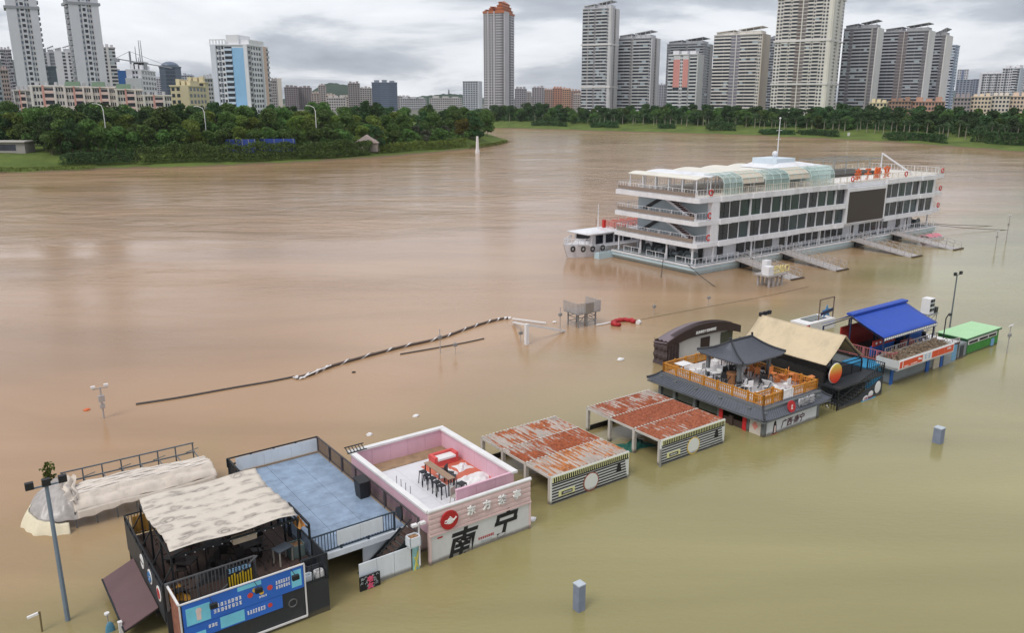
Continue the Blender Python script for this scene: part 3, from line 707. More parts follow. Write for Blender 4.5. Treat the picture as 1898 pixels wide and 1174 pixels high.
# centre
t, Wd, D, H_ = building('skyscraper', 'slender grey skyscraper crowned by orange pagoda roofs', 897, 934, 954, 1020, 22, -16, [(1, 'win', (178, 174, 176), 2), (.3, 'rib', (190, 186, 188)), (1.2, 'win', (178, 174, 176), 2), (.3, 'rib', (190, 186, 188)), (1.6, 'win', (170, 166, 168), 4), (.6, 'strip', (90, 86, 90))], [(1.4, 'rib', (196, 192, 194)), (.7, 'strip', (74, 72, 76)), (1.1, 'win', (190, 186, 188), 1)], (184, 180, 182))
mc = MB(); OR = M('orange_roof_tiles', c(178, 104, 62), 0.6, var=0.2, scale=0.3)
def pyr(m_, x0, x1, y0, y1, z0, z1):
    cx, cy = (x0+x1)/2, (y0+y1)/2
    m_.add([(x0, y0, z0), (x1, y0, z0), (x1, y1, z0), (x0, y1, z0), (cx, cy, z1)], [(0, 1, 4), (1, 2, 4), (2, 3, 4), (3, 0, 4), (3, 2, 1, 0)])
for fx, wx, z in ((0.0, .2, 3), (.18, .32, 7), (.55, .42, 13)):
    x0 = Wd*fx; x1 = x0+Wd*wx
    for k in range(3):
        ins = k*Wd*wx*.14; mc.box(x0+ins+.6, x1-ins-.6, 2+ins, D-2-ins, H_+.6+k*z*.28, H_+.6+(k+1)*z*.28); pyr(mc, x0+ins-.4, x1-ins+.4, 1+ins, D-1-ins, H_+.6+(k+.8)*z*.28, H_+1.6+(k+1.4)*z*.28)
mc.box(-.6, Wd+.6, -.8, D+.6, H_-1.5, H_+.75)
mc.build('crown', OR, t)
building('office_block', 'pale slab block with a white edge just left of the orange-crowned skyscraper', 858, 886, 893, 1250, 151, -12, [(1, 'win', (160, 164, 172), 6)], [(1, 'rib', (206, 208, 212))], (176, 180, 186), group=GH)
building('office_block', 'wide dark blue glass block with a stepped pale top', 690, 737, None, 1300, 153, 8, [(1, 'strip', (70, 84, 104)), (1, 'strip', (78, 92, 112)), (1, 'strip', (70, 84, 104))], None, (120, 128, 140), group=GH, roof='boxes')
for i, (xa, xb, yt, rgb, Y, lb) in enumerate([(646, 667, 155, (142, 134, 132), 1400, 'brownish tower standing alone in front of the wooded hill'), (668, 689, 164, (162, 156, 152), 1500, 'low beige block between the brownish tower and the glass block'), (528, 553, 162, (128, 118, 120), 1500, 'brown terrace of flats, first after the pale obelisk tower'), (553, 577, 163, (134, 124, 124), 1520, 'brown terrace of flats, second after the pale obelisk tower'), (577, 592, 174, (164, 150, 142), 1450, 'low tan block beneath the wooded hill'), (591, 604, 159, (160, 150, 146), 1600, 'slim tan tower beneath the wooded hill'), (604, 622, 177, (176, 160, 150), 1450, 'low pinkish block beneath the wooded hill'), (628, 646, 180, (180, 172, 164), 1400, 'low cream block beneath the wooded hill'),
        (503, 514, 150, (158, 152, 150), 1100, 'grey brown tower beside the white hotel'), (954, 975, 165, (152, 148, 152), 1500, 'grey flats just right of the orange-crowned skyscraper'), (975, 984, 172, (166, 158, 156), 1550, 'small grey tower beyond the grey flats'), (986, 1008, 163, (158, 150, 152), 1600, 'pinkish grey tower in the far cluster'), (1008, 1024, 167, (168, 140, 126), 1650, 'tan tower in the far cluster'), (1024, 1042, 164, (178, 128, 104), 1700, 'orange brown tower in the far cluster'), (1042, 1058, 166, (180, 138, 112), 1620, 'light orange tower in the far cluster'), (1058, 1076, 169, (164, 138, 128), 1680, 'tan pink tower at the end of the far cluster'),
        (742, 790, 183, (176, 176, 178), 1500, 'low pale houses beneath the pagoda hill'), (796, 856, 182, (184, 180, 178), 1450, 'low white houses beneath the pagoda hill')]):
    building('apartment_block' if yt < 176 else 'low_house', lb, xa, xb, None, Y, yt, 6 if xa < 949 else -6, [(1, 'win', rgb, max(3, int((xb-xa)/4)))], None, rgb, fl=3.3, roof='boxes', group=GH)
building('obelisk_tower', 'slim pale tower with a tapering rounded top right of the hotel', 516, 524, None, 1000, 146, 15, [(1, 'rib', (200, 192, 182))], None, (200, 192, 182))
p = AT(832, 177, 3600); t = wthing('pagoda', 'tiny grey pagoda on top of the distant wooded ridge', 'tower', (p.x, p.y, p.z-6)); m_ = MB()
for k in range(6): m_.box(-5+k*.6, 5-k*.6, -5+k*.6, 5-k*.6, k*5, k*5+4); pyr(m_, -6.5+k*.6, 6.5-k*.6, -6.5+k*.6, 6.5-k*.6, k*5+4, k*5+7)
m_.build('tiers', M('pagoda_grey', c(120, 124, 130), .8), t)
for i, (xa, xb, yt, rgb, Y, lb) in enumerate([(1217, 1233, 158, (150, 148, 156), 1900, 'far grey block in the gap before the pink-panelled block'), (1300, 1318, 128, (158, 158, 164), 1500, 'far grey tower peeping over the gap by the wide white slab'), (1062, 1078, 176, (170, 158, 152), 1500, 'low far block at the foot of the banded tall tower'), (1140, 1160, 175, (160, 156, 158), 1600, 'low far block between the two grey balcony towers'), (203, 222, 128, (170, 170, 176), 1300, 'far pale tower right of the twin white towers'), (341, 360, 140, (160, 164, 172), 1500, 'far blue-grey tower past the domed office'), (268, 302, 146, (176, 176, 182), 1400, 'far pale slab between the antenna office and the domed office'), (605, 640, 182, (182, 176, 172), 1300, 'long low pale roofs below the wooded hill'), (668, 690, 176, (150, 150, 156), 1900, 'far grey slab beside the dark blue glass block'), (737, 760, 179, (170, 166, 166), 1800, 'far low slab right of the dark blue glass block')]):
    building('far_block', lb, xa, xb, None, Y, yt, 8 if xa < 949 else -10, [(1, 'win', rgb, max(3, int((xb-xa)/4)))], None, rgb, fl=3.3, roof='boxes', group=GH)
# left bank city
for nm, xa, xb, xc, yt, yaw, lb in (('a', 36, 93, None, -60, 30, 'very tall white tower with dark window column and no side face in view'), ('b', 149, 203, 141, -70, 37, 'very tall white tower with dark window column and a narrow grey side face')):
    t, Wd, D, H_ = building('apartment_tower', lb, xa, xb, xc, 510, yt, yaw, [(3.2, 'rib', (202, 203, 210)), (.8, 'win', W3, 1, 1), (.35, 'rib', (206, 206, 212)), (1.1, 'balc', (196, 198, 206)), (.35, 'rib', (206, 206, 212)), (.8, 'win', W3, 1, 1), (.7, 'win', W3, 1), (2.4, 'rib', (202, 203, 210))], [(1, 'balc', (150, 152, 158)), (.6, 'win', (150, 152, 158), 1)], W3, fl=3.0, bands=(0.76,), roof='boxes', group='twin white towers', bandrgb=(150, 152, 158))
# the white hotel
WH = (216, 217, 222)
t, Wd, D, H_ = building('hotel', 'white hotel block with a tall light blue panel and an open rooftop frame', 399, 466, 503, 600, 84, -7, [(1.3, 'rib', (206, 210, 220)), (.6, 'win', WH, 1), (.6, 'strip', (96, 104, 116)), (.9, 'win', WH, 1), (1.9, 'balc', (190, 204, 220)), (3.0, 'panel', (142, 186, 222), .06, .97), (.9, 'rib', WH)], [(1, 'balc', (170, 172, 176)), (4, 'win', WH, 4), (.5, 'rib', WH), (1.2, 'rib', (206, 178, 164)), (1.2, 'balc', (180, 180, 184))], WH, fl=3.4)
mf = MB()
mf.box(-.4, Wd*.42, -.5, .1, H_+3.4, H_+4.1)
for i in range(6): mf.box(Wd*.42*i/5-.4, Wd*.42*i/5+.2, -.5, .1, H_, H_+3.5)
mf.box(Wd*.42, Wd*.75, 1, D*.6, H_, H_+7.0); mf.box(Wd*.62, Wd*1.0, 3, D*.8, H_, H_+4.0)
mf.build('roof_frame', wallm((222, 222, 225)), t)
mf = MB(); mf.box(-6, Wd+2.0, -7, 0, -1, H_*.15); mf.box(-7, Wd+2.5, -8, .2, H_*.15, H_*.15+.8); mf.build('podium', wallm(WH), t)
mf = MB()
for i in range(7): mf.box(-4+i*4.4, -1+i*4.4, -7.08, -7, H_*.05, H_*.1)
mf.build('podium_window', GLASS_D, t)
GLB = 'city blocks behind the left wood'
LBK = [('office_block', -30, 7, None, 560, 92, 30, (150, 158, 166), 'dark green glass tower cut off at the edge of the view', [(1, 'balc', (120, 126, 130)), (1, 'win', (120, 126, 130), 2)], 'slab'),
 ('apartment_tower', 13, 34, None, 900, 92, 30, (168, 164, 168), 'rounded grey tower left of the first white tower', [(1, 'balc', (160, 156, 160), .2), (1, 'win', (160, 156, 160), 2), (1, 'balc', (160, 156, 160), .2)], 'boxes'),
 ('apartment_block', 4, 22, None, 640, 130, 30, (168, 150, 146), 'brown pink flats behind the low terrace', [(1, 'win', (160, 144, 142), 4)], 'boxes'),
 ('apartment_tower', 88, 112, None, 900, 97, 27, (178, 178, 182), 'grey ribbed tower between the twin white towers', [(1, 'balc', (160, 160, 164)), (.6, 'rib', (186, 186, 190)), (1, 'strip', (110, 112, 118))], 'sails'),
 ('apartment_tower', 112, 145, None, 850, 96, 27, (206, 205, 208), 'white ribbed tower between the twin white towers', [(1.4, 'rib', (208, 208, 210)), (.6, 'balc', (190, 190, 192)), (.5, 'rib', (208, 208, 210)), (.8, 'balc', (190, 190, 192))], 'sails'),
 ('office_block', 92, 111, None, 620, 124, 27, (88, 102, 112), 'low dark glass office in front of the ribbed towers', [(1, 'strip', (66, 78, 88)), (1, 'strip', (74, 86, 96))], 'slab'),
 ('apartment_tower', 196, 224, None, 800, 88, 25, (184, 180, 182), 'grey tower with open balconies just right of the second white tower', [(1, 'balc', (168, 166, 168)), (.4, 'rib', (200, 197, 198)), (1, 'balc', (186, 184, 186), .3)], 'boxes'),
 ('office_block', 222, 242, None, 900, 133, 25, (92, 108, 128), 'tower under construction wrapped in blue netting', [(1, 'win', (92, 108, 128), 4), (.01, 'panel', (40, 96, 160), .6, .99)], 'slab'),
 ('office_block', 240, 268, 300, 560, 130, 12, (212, 212, 216), 'white office with grouped windows under the crane and antennas', [(1, 'rib', (212, 212, 216)), (1, 'win', (212, 212, 216), 2), (.6, 'rib', (212, 212, 216))], 'boxes'),
 ('office_block', 301, 341, None, 800, 124, 22, (104, 112, 126), 'dark blue glass office with a domed top', [(.6, 'strip', (86, 96, 114)), (1, 'strip', (60, 70, 86)), (.6, 'strip', (86, 96, 114))], 'slab'),
 ('apartment_block', 318, 352, 384, 480, 160, 8, (198, 187, 154), 'yellow low block with small square windows', [(1, 'win', (198, 187, 154), 2), (.8, 'rib', (192, 181, 150))], 'boxes'),
 ('apartment_block', 345, 382, None, 520, 153, 12, (194, 183, 152), 'higher yellow rear block behind the yellow low block', [(1, 'win', (194, 183, 152), 3)], 'boxes'),
 ('apartment_block', 379, 397, None, 700, 146, 18, (172, 172, 174), 'grey striped flats hard against the white hotel', [(1, 'strip', (110, 116, 124)), (1, 'win', (172, 172, 174), 2)], 'boxes')]
for nm, xa, xb, xc, Y, yt, yaw, rgb, lb, fr, rf in LBK:
    side = [(1, 'win', rgb, 5)] if xc else None
    t, Wd, D, H_ = building(nm, lb, xa, xb, xc, Y, yt, yaw, fr, side, rgb, fl=3.2, roof=rf, group=GLB)
    if 'netting' in lb:
        MB().box(-.6, Wd+.6, -.6, D+.6, H_*.55, H_+1.5).build('netting', M('blue_netting', c(38, 92, 152), .8, var=.1, scale=.1), t)
    if 'domed' in lb:
        MB().ball((Wd/2, D/2, H_), Wd*.46, D*.46, 5.5, 16, 8).build('dome', M('dome_glass', c(92, 104, 122), .3), t, True)
        MB().box(Wd*.18, Wd*.82, -.3, D, H_, H_+2).build('parapet', M('dome_glass'), t)
    if 'antennas' in lb:
        m_ = MB()
        for xx, hh in ((.35, 16), (.62, 20), (.75, 20), (.5, 9)): m_.tube([(Wd*xx, D*.4, H_), (Wd*xx, D*.4, H_+hh)], .45, 6, .2)
        m_.box(Wd*.2, Wd*.95, D*.2, D*.6, H_+5.2, H_+6)
        for i in range(5): m_.box(Wd*(.22+.17*i), Wd*(.22+.17*i)+.5, D*.3, D*.5, H_, H_+5.2)
        m_.build('antenna', M('antenna_grey', c(150, 152, 156), .6), t)
        MB().box(Wd*.05, Wd*.95, -7, -.4, -1, H_*.86).build('wing', wallm((212, 212, 216)), t)
# tower crane
p = AT(250, 185, 760); t = wthing('tower_crane', 'thin tower crane rising behind the white office with antennas', 'crane', (p.x, p.y, 5)); m_ = MB()
z = AT(250, 108, 760).z-5; m_.tube([(0, 0, 0), (0, 0, z+6)], .9, 4); m_.bar((-14, 0, z), (34, 6, z-8), .9); m_.bar((0, 0, z+6), (30, 5, z-6), .3); m_.bar((0, 0, z+6), (-13, 0, z), .3); m_.box(-14, -10, -1, 1, z-3, z)
m_.build('mast_and_jib', M('crane_grey', c(140, 142, 150), .6), t)
# low terrace of flats behind the wood
TR = [(26, 58, 168, (196, 192, 190), 'grey white end house of the low terrace with a round stair tower', 0), (58, 120, 160, (216, 210, 206), 'white flats with pink window boxes in the low terrace', 0), (120, 170, 162, (218, 208, 202), 'white flats with a green pitched roof and pink stair tower', 1), (170, 215, 163, (216, 206, 198), 'cream flats with a green pitched roof, further along the terrace', 1), (215, 265, 167, (214, 206, 196), 'cream flats with small green gables at the end of the terrace', 1), (265, 318, 178, (212, 206, 196), 'long low cream hall between the terrace and the yellow block', 0)]
for xa, xb, yt, rgb, lb, g in TR:
    t, Wd, D, H_ = building('terrace_house', lb, xa, xb, None, 430, yt, 24, [(.4, 'rib', rgb), (1.4, 'win', rgb, 3), (.3, 'rib', (206, 150, 140)), (1.4, 'balc', (216, 190, 182)), (.3, 'rib', rgb), (1.2, 'win', rgb, 3)], None, rgb, fl=3.1, group='low terrace behind the left wood', cat='house')
    if g:
        m_ = MB(); GR_ = M('green_roof_tiles', c(84, 106, 82), .7, var=.2, scale=.5)
        m_.prism([(Wd*.05, -1, H_), (Wd*.05, D*.6, H_+3.2), (Wd*.05, D, H_)][::-1], (Wd*.55, 0, 0)); m_.build('pitched_roof', GR_, t)
    for i in range(3): MB().tube([(Wd*(.2+.28*i), D*.5, H_+.7), (Wd*(.2+.28*i), D*.5, H_+2.4)], .8, 8).build('water_tank', M('steel_tank', c(176, 176, 178), .4, .4), t)

# ================================================================== FLOATING RESTAURANT BARGE (row frame)
WHT = M('white_ship_paint', c(222, 222, 226), 0.45, var=0.07, scale=0.7, grime=0.34)
HULLB = M('pale_blue_hull', c(186, 208, 216), 0.5, var=0.08, scale=0.3, grime=0.28)
BLK = M('black_paint', c(34, 34, 36), 0.5, var=0.2)
STEEL = M('galvanised_steel', c(150, 150, 150), 0.5, 0.3, var=0.15, scale=2, grime=0.25)
SHIPG = M('ship_window', c(34, 38, 46), 0.12, var=0.5, scale=0.25, spec=0.6)
SHIPG2 = M('ship_window_green', c(24, 52, 46), 0.12, var=0.3, scale=0.25, spec=0.6)
SHIPG3 = M('ship_window_teal', c(42, 60, 66), 0.12, var=0.3, scale=0.25, spec=0.6)
REDB = M('signal_red', c(190, 44, 36), 0.55)
BG = thing('restaurant_barge', 'big white three-deck floating restaurant barge with dark windows and a black screen', 'barge', 63, 39.5)
u0, u1, v0, v1 = 63.0, 124.0, 39.3, 55.2
m_ = MB(); m_.prism([(u0, v0, 0.55), (u1, v0, 0.55), (u1, v1, 0.55), (u0, v1, 0.55)][::-1], (0, 0, .65)); 
m_.add([(u0+1.2, v0+.5, -.6), (u1-1, v0+.5, -.6), (u1-1, v1-.5, -.6), (u0+1.2, v1-.5, -.6), (u0, v0, .56), (u1, v0, .56), (u1, v1, .56), (u0, v1, .56)], [(0, 1, 5, 4), (1, 2, 6, 5), (2, 3, 7, 6), (3, 0, 4, 7)])
hull = m_.build('hull', HULLB, BG)
m_ = MB()
for a, b_ in ((72, 74.5), (81.5, 84), (99.5, 102), (110.5, 113)): m_.box(a, b_, v0-.25, v0-.01, .1, 1.15)
m_.build('fender', BLK, hull, kind='stuff')
MB().box(u0+.1, u1-.1, v0+.1, v1-.1, 1.2, 1.26).build('deck', M('deck_grey', c(120, 124, 126), .8, var=.2), BG)
rub = MB(); rub.bar((u0-.05, v0-.05, 1.12), (u1+.05, v0-.05, 1.12), .18, .2); rub.bar((u0-.05, v0-.05, 1.12), (u0-.05, v1, 1.12), .18, .2); rub.build('rubbing_strake', WHT, hull)
# ground deck house
gw = MB(); gw.box(66.9, 119.5, 41.3, 54, 1.26, 3.45); wall0 = gw.build('lower_wall', WHT, BG)
wi = [(69.5, 70.7), (73.5, 75.2), (75.6, 77.3), (77.7, 79.4), (79.8, 81.4)]+[(83.2+i*1.62, 84.4+i*1.62) for i in range(10)]+[(101.2, 102)]+[(103.6+i*1.75, 104.9+i*1.75) for i in range(5)]+[(114.6, 115.8), (117.4, 118.1)]
for i, (a, b_) in enumerate(wi):
    MB().box(a, b_, 41.22, 41.32, 1.6, 3.2).build('window', SHIPG, wall0)
# three decks: slabs, windows
zs = [(3.45, 4.05), (6.38, 6.98), (9.35, 9.98)]
jog = lambda i: 0.16*math.sin(i*0.9)+0.06*((i*7) % 3-1)
bays = [(67.7+i*2.19, 67.7+(i+1)*2.19) for i in range(13)]; bays2 = [(107.4+i*2.15, 107.4+(i+1)*2.15) for i in range(7)]
for k, (za, zb) in enumerate(zs):
    m_ = MB(); ue = u0+.2; ur = 125.8
    m_.prism([(ue+.4, 39.7, za), (ur, 39.9, za), (ur+.6, 41, za), (ur+.6, 54, za), (ur, 55, za), (ue, 55, za), (ue, 40.2, za)][::-1], (0, 0, zb-za))
    sl = m_.build('deck_slab', WHT, BG)
    for i, (a, b_) in enumerate(bays+bays2):
        MB().box(a, b_-.02, 39.52+jog(i), 39.95, za-.06, zb+.05).build('fascia_panel', WHT, sl)
for k in (0, 1):
    z0, z1 = zs[k][1], zs[k+1][0]
    MB().box(67.3, 122.6, 40.3, 54.2, z0, z1).build('upper_wall', WHT, BG)
    for i, (a, b_) in enumerate(bays+bays2):
        j = jog(i)*.7; mt = [SHIPG, SHIPG, SHIPG2, SHIPG2, SHIPG, SHIPG2, SHIPG2, SHIPG2, SHIPG, SHIPG, SHIPG2, SHIPG2, SHIPG, SHIPG, SHIPG, SHIPG2, SHIPG3, SHIPG, SHIPG2, SHIPG2][i] if k else [SHIPG, SHIPG, SHIPG3, SHIPG, SHIPG, SHIPG, SHIPG, SHIPG3, SHIPG3, SHIPG, SHIPG, SHIPG, SHIPG3, SHIPG, SHIPG, SHIPG, SHIPG3, SHIPG3, SHIPG, SHIPG][i]
        wn = MB().box(a+.1, b_-.03, 39.98+j, 40.1+j, z0+.04, z1-.04).build('window', mt, BG)
        m2 = MB(); m2.box(a-.04, a+.1, 39.86+j, 40.3, z0-.02, z1+.02)
        m2.build('mullion', WHT, wn)
        if i % 3 == 0:
            m2 = MB(); m2.box(a+.12, b_-.1, 39.95+j, 39.985+j, z0+.85, z0+.9); m2.box(a+1.1, a+1.14, 39.95+j, 39.985+j, z0+.1, z1-.06); m2.build('glazing_bar', BLK, wn)
for a, b_, za, zb in ((66.2, 67.55, 4.05, 6.4), (66.2, 67.55, 6.95, 9.36), (122.4, 123, 4.05, 6.4), (122.4, 123, 6.95, 9.36)): MB().box(a, b_, 39.75, 40.5, za, zb).build('corner_pier', WHT, BG)
scr = MB().box(96.7, 106.8, 39.3, 39.75, 4.0, 8.75).build('video_screen', M('dark_led_screen', c(62, 54, 48), .55, var=.08, scale=.5), BG, label='large blank dark video screen')
m_ = MB(); m_.box(96.35, 96.68, 39.25, 39.9, 3.9, 9.3); m_.box(106.82, 107.1, 39.25, 39.9, 3.9, 9.3); m_.box(96.68, 106.82, 39.27, 39.8, 8.77, 9.3); m_.box(96.68, 106.82, 39.27, 39.8, 3.9, 3.98); m_.build('screen_frame', WHT, scr)
# end balconies, inner wall, stairs, railings
inn = M('end_wall_blue_grey', c(176, 188, 192), .6, var=.1, scale=.4)
for k in (0, 1):
    z0, z1 = zs[k][1], zs[k+1][0]
    MB().box(67.0, 67.28, 40.6, 54.2, z0, z1-.02).build('end_wall', inn, BG)
    m_ = MB()
    for s in range(11): m_.box(65.4, 66.6, 43.0+s*.42, 43.42+s*.42, z0+.1+s*.2, z0+.22+s*.2)
    st = m_.build('stair', M('rust_red_treads', c(120, 62, 54), .7), BG); m_ = MB(); m_.bar((65.35, 47.6, z0+2.3), (65.35, 43, z0+.2), .06, .3); m_.bar((66.65, 47.6, z0+2.3), (66.65, 43, z0+.2), .06, .3); m_.build('stringer', WHT, st)
    m_ = MB(); m_.prism([(66.9, 52.2, z0+.2), (66.9, 48.6, z0+2.2), (66.9, 49.6, z0+2.2), (66.9, 53.2, z0+.2)], (-.08, 0, 0)); m_.build('awning_panel', BLK, BG)
rl = []
for k in range(3):
    z0 = zs[k][1]; m_ = MB()
    railing(m_, (63.45, 40.2), (63.45, 54.8), z0, z0+1.05, .5, 2.2, .025, .045); railing(m_, (63.45, 40.0), (66.4, 40.0), z0, z0+1.05, .5, 2.2, .025, .045); railing(m_, (63.45, 54.8), (70, 54.8), z0, z0+1.05, .5, 2.2, .025, .045)
    m_.build('end_railing', WHT, BG); m_ = MB(); railing(m_, (126, 41), (126, 54), z0, z0+1.05, .6, 2.2, .025, .045); railing(m_, (123.2, 40.1), (125.8, 40.2), z0, z0+1.05, .5, 2.2, .025, .045)
    m_.build('end_railing', WHT, BG)
    m2 = MB(); m2.box(63.36, 63.4, 40.3, 54.7, z0+.12, z0+.62); m2.build('rail_panel', M('rail_panel_brown', c(138, 124, 114), .6), BG)
    for uu in (66.0, 125.2):
        m2 = MB(); m2.tube([(uu+.36*math.cos(a), 39.92, z0+.6+.36*math.sin(a)) for a in [i*math.pi/6 for i in range(13)]], .09, 6, cap=False); m2.build('life_ring', REDB, BG)
m_ = MB(); railing(m_, (63.2, 39.5), (71.8, 39.5), 1.26, 2.2, .7, 2, .025, .045); railing(m_, (74.6, 39.5), (81.4, 39.5), 1.26, 2.2, .7, 2, .025, .045); railing(m_, (84.1, 39.5), (99.4, 39.5), 1.26, 2.2, .7, 2, .025, .045); railing(m_, (102.1, 39.5), (110.4, 39.5), 1.26, 2.2, .7, 2, .025, .045); railing(m_, (113.1, 39.5), (123.6, 39.5), 1.26, 2.2, .7, 2, .025, .045)
for a, b_ in ((39.6, 43), (45, 48.5), (50, 53)): railing(m_, (63.3, a), (63.3, b_), 1.26, 2.1, .9, 2, .025, .05)
m_.build('lower_railing', WHT, BG)
# winches and gear on the open foredeck
for i, (a, b_, r_) in enumerate(((64.6, 41.6, .75), (64.9, 44.4, .55), (64.8, 47.0, .8), (65.0, 49.4, .7), (120.8, 41.5, .7), (121.2, 46, .7))):
    m_ = MB(); m_.tube([(a, b_-.6, 2.0), (a, b_+.6, 2.0)], r_*.55, 12); m_.disc((a, b_-.66, 2.0), (0, -1, 0), r_, .06, 18); m_.disc((a, b_+.66, 2.0), (0, 1, 0), r_, .06, 18); m_.box(a-.5, a+.5, b_-.7, b_+.7, 1.26, 1.5)
    m_.build('winch', M('winch_grey', c(112, 120, 124), .5, .3), BG)
m_ = MB(); m_.box(66.7, 66.88, 41.5, 53.5, 1.3, 3.4); m_.build('engine_room_front', M('engine_dark', c(56, 58, 60), .7, var=.4, scale=1.5), BG)
for b_ in (42.2, 46.1, 50.6): MB().box(66.5, 66.72, b_, b_+1.3, 1.3, 3.1).build('door', WHT, BG)
m_ = MB()
for b_ in (40.4, 45, 50, 54.4): m_.box(63.6, 63.8, b_, b_+.2, 1.26, 3.45)
for a in (67, 75, 83, 91, 99, 107, 115, 122): m_.box(a, a+.18, 39.9, 40.08, 1.26, 3.45)
m_.build('deck_post', WHT, BG, kind='stuff')
# roof deck
MB().box(64, 125.6, 40.1, 54.8, 9.985, 10.02).build('roof_deck', M('roof_deck_pale', c(206, 200, 192), .8, var=.1, scale=.6, grime=.3), BG)
m_ = MB(); railing(m_, (66.4, 40.0), (125.6, 40.0), 9.98, 10.95, .45, 1.8, .03, .05); railing(m_, (70, 54.8), (125.6, 54.8), 9.98, 10.95, .45, 1.8, .03, .05); m_.build('roof_railing', M('cream_rail', c(206, 198, 182), .5), BG)
CRM = M('cream_canopy', c(216, 212, 202), .8, var=.06, scale=.5, grime=.2)
for i, (a, b_, q0, q1) in enumerate(((64.6, 67.6, 41.2, 54.0), (67.8, 73.5, 42.2, 54.2), (73.8, 79.6, 44, 54.2), (79.9, 85.8, 44, 54.2), (86.1, 91.5, 44, 54.2))):
    m_ = MB(); m_.slab(lambda s, t_, a=a, b_=b_, q0=q0, q1=q1: (a+(b_-a)*s, q0+(q1-q0)*t_, 12.25+.28*math.sin(s*math.pi)), 6, 2, .1); cp = m_.build('canopy', CRM if i != 1 else WHT, BG)
    m_ = MB()
    for s in (0.04, .96):
        for t_ in range(6): m_.box(a+(b_-a)*s-.05, a+(b_-a)*s+.05, q0+(q1-q0)*t_/5.2+.1, q0+(q1-q0)*t_/5.2+.2, 10, 12.2)
    m_.build('canopy_post', WHT, cp, kind='stuff')
GLV = M('pale_green_glass', c(166, 194, 188), .12, var=.12, scale=.8, alpha=.5, spec=.6)
TANV = M('tan_fabric_vault', c(192, 182, 166), .8, var=.1, scale=.6)
for i, (a, b_, mt) in enumerate(((69.0, 72.8, GLV), (73.0, 77.5, TANV), (77.7, 83.0, GLV), (83.2, 88.0, TANV), (88.2, 94.0, GLV))):
    m_ = MB(); prof = [(40.35, 10.05), (40.4, 11.6), (40.7, 12.2), (41.4, 12.55), (42.6, 12.7), (44, 12.6)]
    if mt is TANV: prof = [(40.5, 11.3), (40.7, 12.0), (41.5, 12.55), (42.8, 12.75), (44, 12.6)]
    def vf(s, t_, prof=prof, a=a, b_=b_):
        x = t_*(len(prof)-1); i_ = min(int(x), len(prof)-2); f_ = x-i_; p_, q_ = prof[i_], prof[i_+1]
        return (a+(b_-a)*s, p_[0]+(q_[0]-p_[0])*f_, p_[1]+(q_[1]-p_[1])*f_)
    m_.grid(vf, 2, len(prof)-1); vt = m_.build('vault', mt, BG, smooth=False)
    m_ = MB()
    for s in (0, .33, .66, 1):
        for p_, q_ in zip(prof, prof[1:]): m_.bar((a+(b_-a)*s, p_[0]-.02, p_[1]), (a+(b_-a)*s, q_[0]-.02, q_[1]), .08, .08)
    for p_ in prof[1:4]: m_.bar((a, p_[0]-.03, p_[1]), (b_, p_[0]-.03, p_[1]), .07, .07)
    m_.build('vault_rib', M('pale_green_frame', c(188, 204, 200), .5), vt)
m_ = MB(); m_.box(87.5, 92.0, 46, 50.5, 12.4, 13.7); ph = m_.build('pilot_house', M('pilot_house_pale_blue', c(200, 212, 222), .5, var=.06), BG)
m_ = MB(); m_.add([(86, 44.6, 12.35), (98.5, 44.6, 12.35), (98.5, 51.8, 12.35), (86, 51.8, 12.35), (88, 46, 13.1), (93, 46, 13.1), (93, 50.5, 13.1), (88, 50.5, 13.1)], [(0, 1, 5, 4), (1, 2, 6, 5), (2, 3, 7, 6), (3, 0, 4, 7), (4, 5, 6, 7)]); m_.build('hipped_roof', WHT, BG)
m_ = MB(); m_.box(94, 98.4, 43.8, 52.3, 10.02, 12.4); m_.build('roof_house', M('pale_green_frame'), BG)
m_ = MB(); m_.ball((89.6, 48, 14.3), .45); m_.build('radar_dome', WHT, ph, True)
m_ = MB(); m_.tube([(90.2, 48, 13.9), (90.2, 48, 19.6)], .1, 6, .04); m_.bar((89.5, 48, 17.8), (90.9, 48, 17.8), .06); m_.bar((89.7, 48, 16.5), (90.7, 48, 16.5), .06); m_.ball((90.2, 48, 19.6), .16); m_.build('mast', WHT, ph)
for i, ch in enumerate('亲子船宴'):
    text(ch, 1.9, M('orange_letter', c(222, 104, 46), .5), BG, 100.6+i*2.7, 40.55, 11.0, off=.02, ext=.1, name='sign_letter')
MB().box(95.5, 112.5, 41.2, 52.5, 10.03, 10.06).build('white_floor', M('white_floor', c(222, 218, 216), .7, var=.05), BG)
m_ = MB()
for a in (103, 106.5, 110, 113.5, 117): m_.bar((a, 46.5, 10), (a, 46.5, 12.6), .1); m_.bar((a, 53, 10), (a, 53, 12.6), .1); m_.bar((a, 46.5, 12.6), (a, 53, 12.6), .1)
m_.bar((103, 46.5, 12.6), (117, 46.5, 12.6), .1); m_.bar((103, 53, 12.6), (117, 53, 12.6), .1); m_.bar((103, 46.5, 11.3), (117, 46.5, 11.3), .07); m_.build('pergola', M('pergola_grey', c(140, 146, 146), .5), BG)
MB().box(102, 117, 46.2, 53.3, 10.06, 10.5).build('planter', M('planter_dark', c(70, 66, 60), .9, var=.4, scale=1), BG)
m_ = MB(); m_.bar((114.5, 45, 13.6), (118.5, 41.6, 10.2), .5, .22); m_.bar((114.5, 45, 13.5), (114.5, 45, 10), .12); m_.build('slide', WHT, BG)
for a, b_ in ((98.2, 40.4), (113.5, 40.4)):
    m2 = MB(); m2.tube([(a+.36*math.cos(t_), b_-.5, 10.6+.36*math.sin(t_)) for t_ in [i*math.pi/6 for i in range(13)]], .09, 6, cap=False); m2.build('life_ring', REDB, BG)
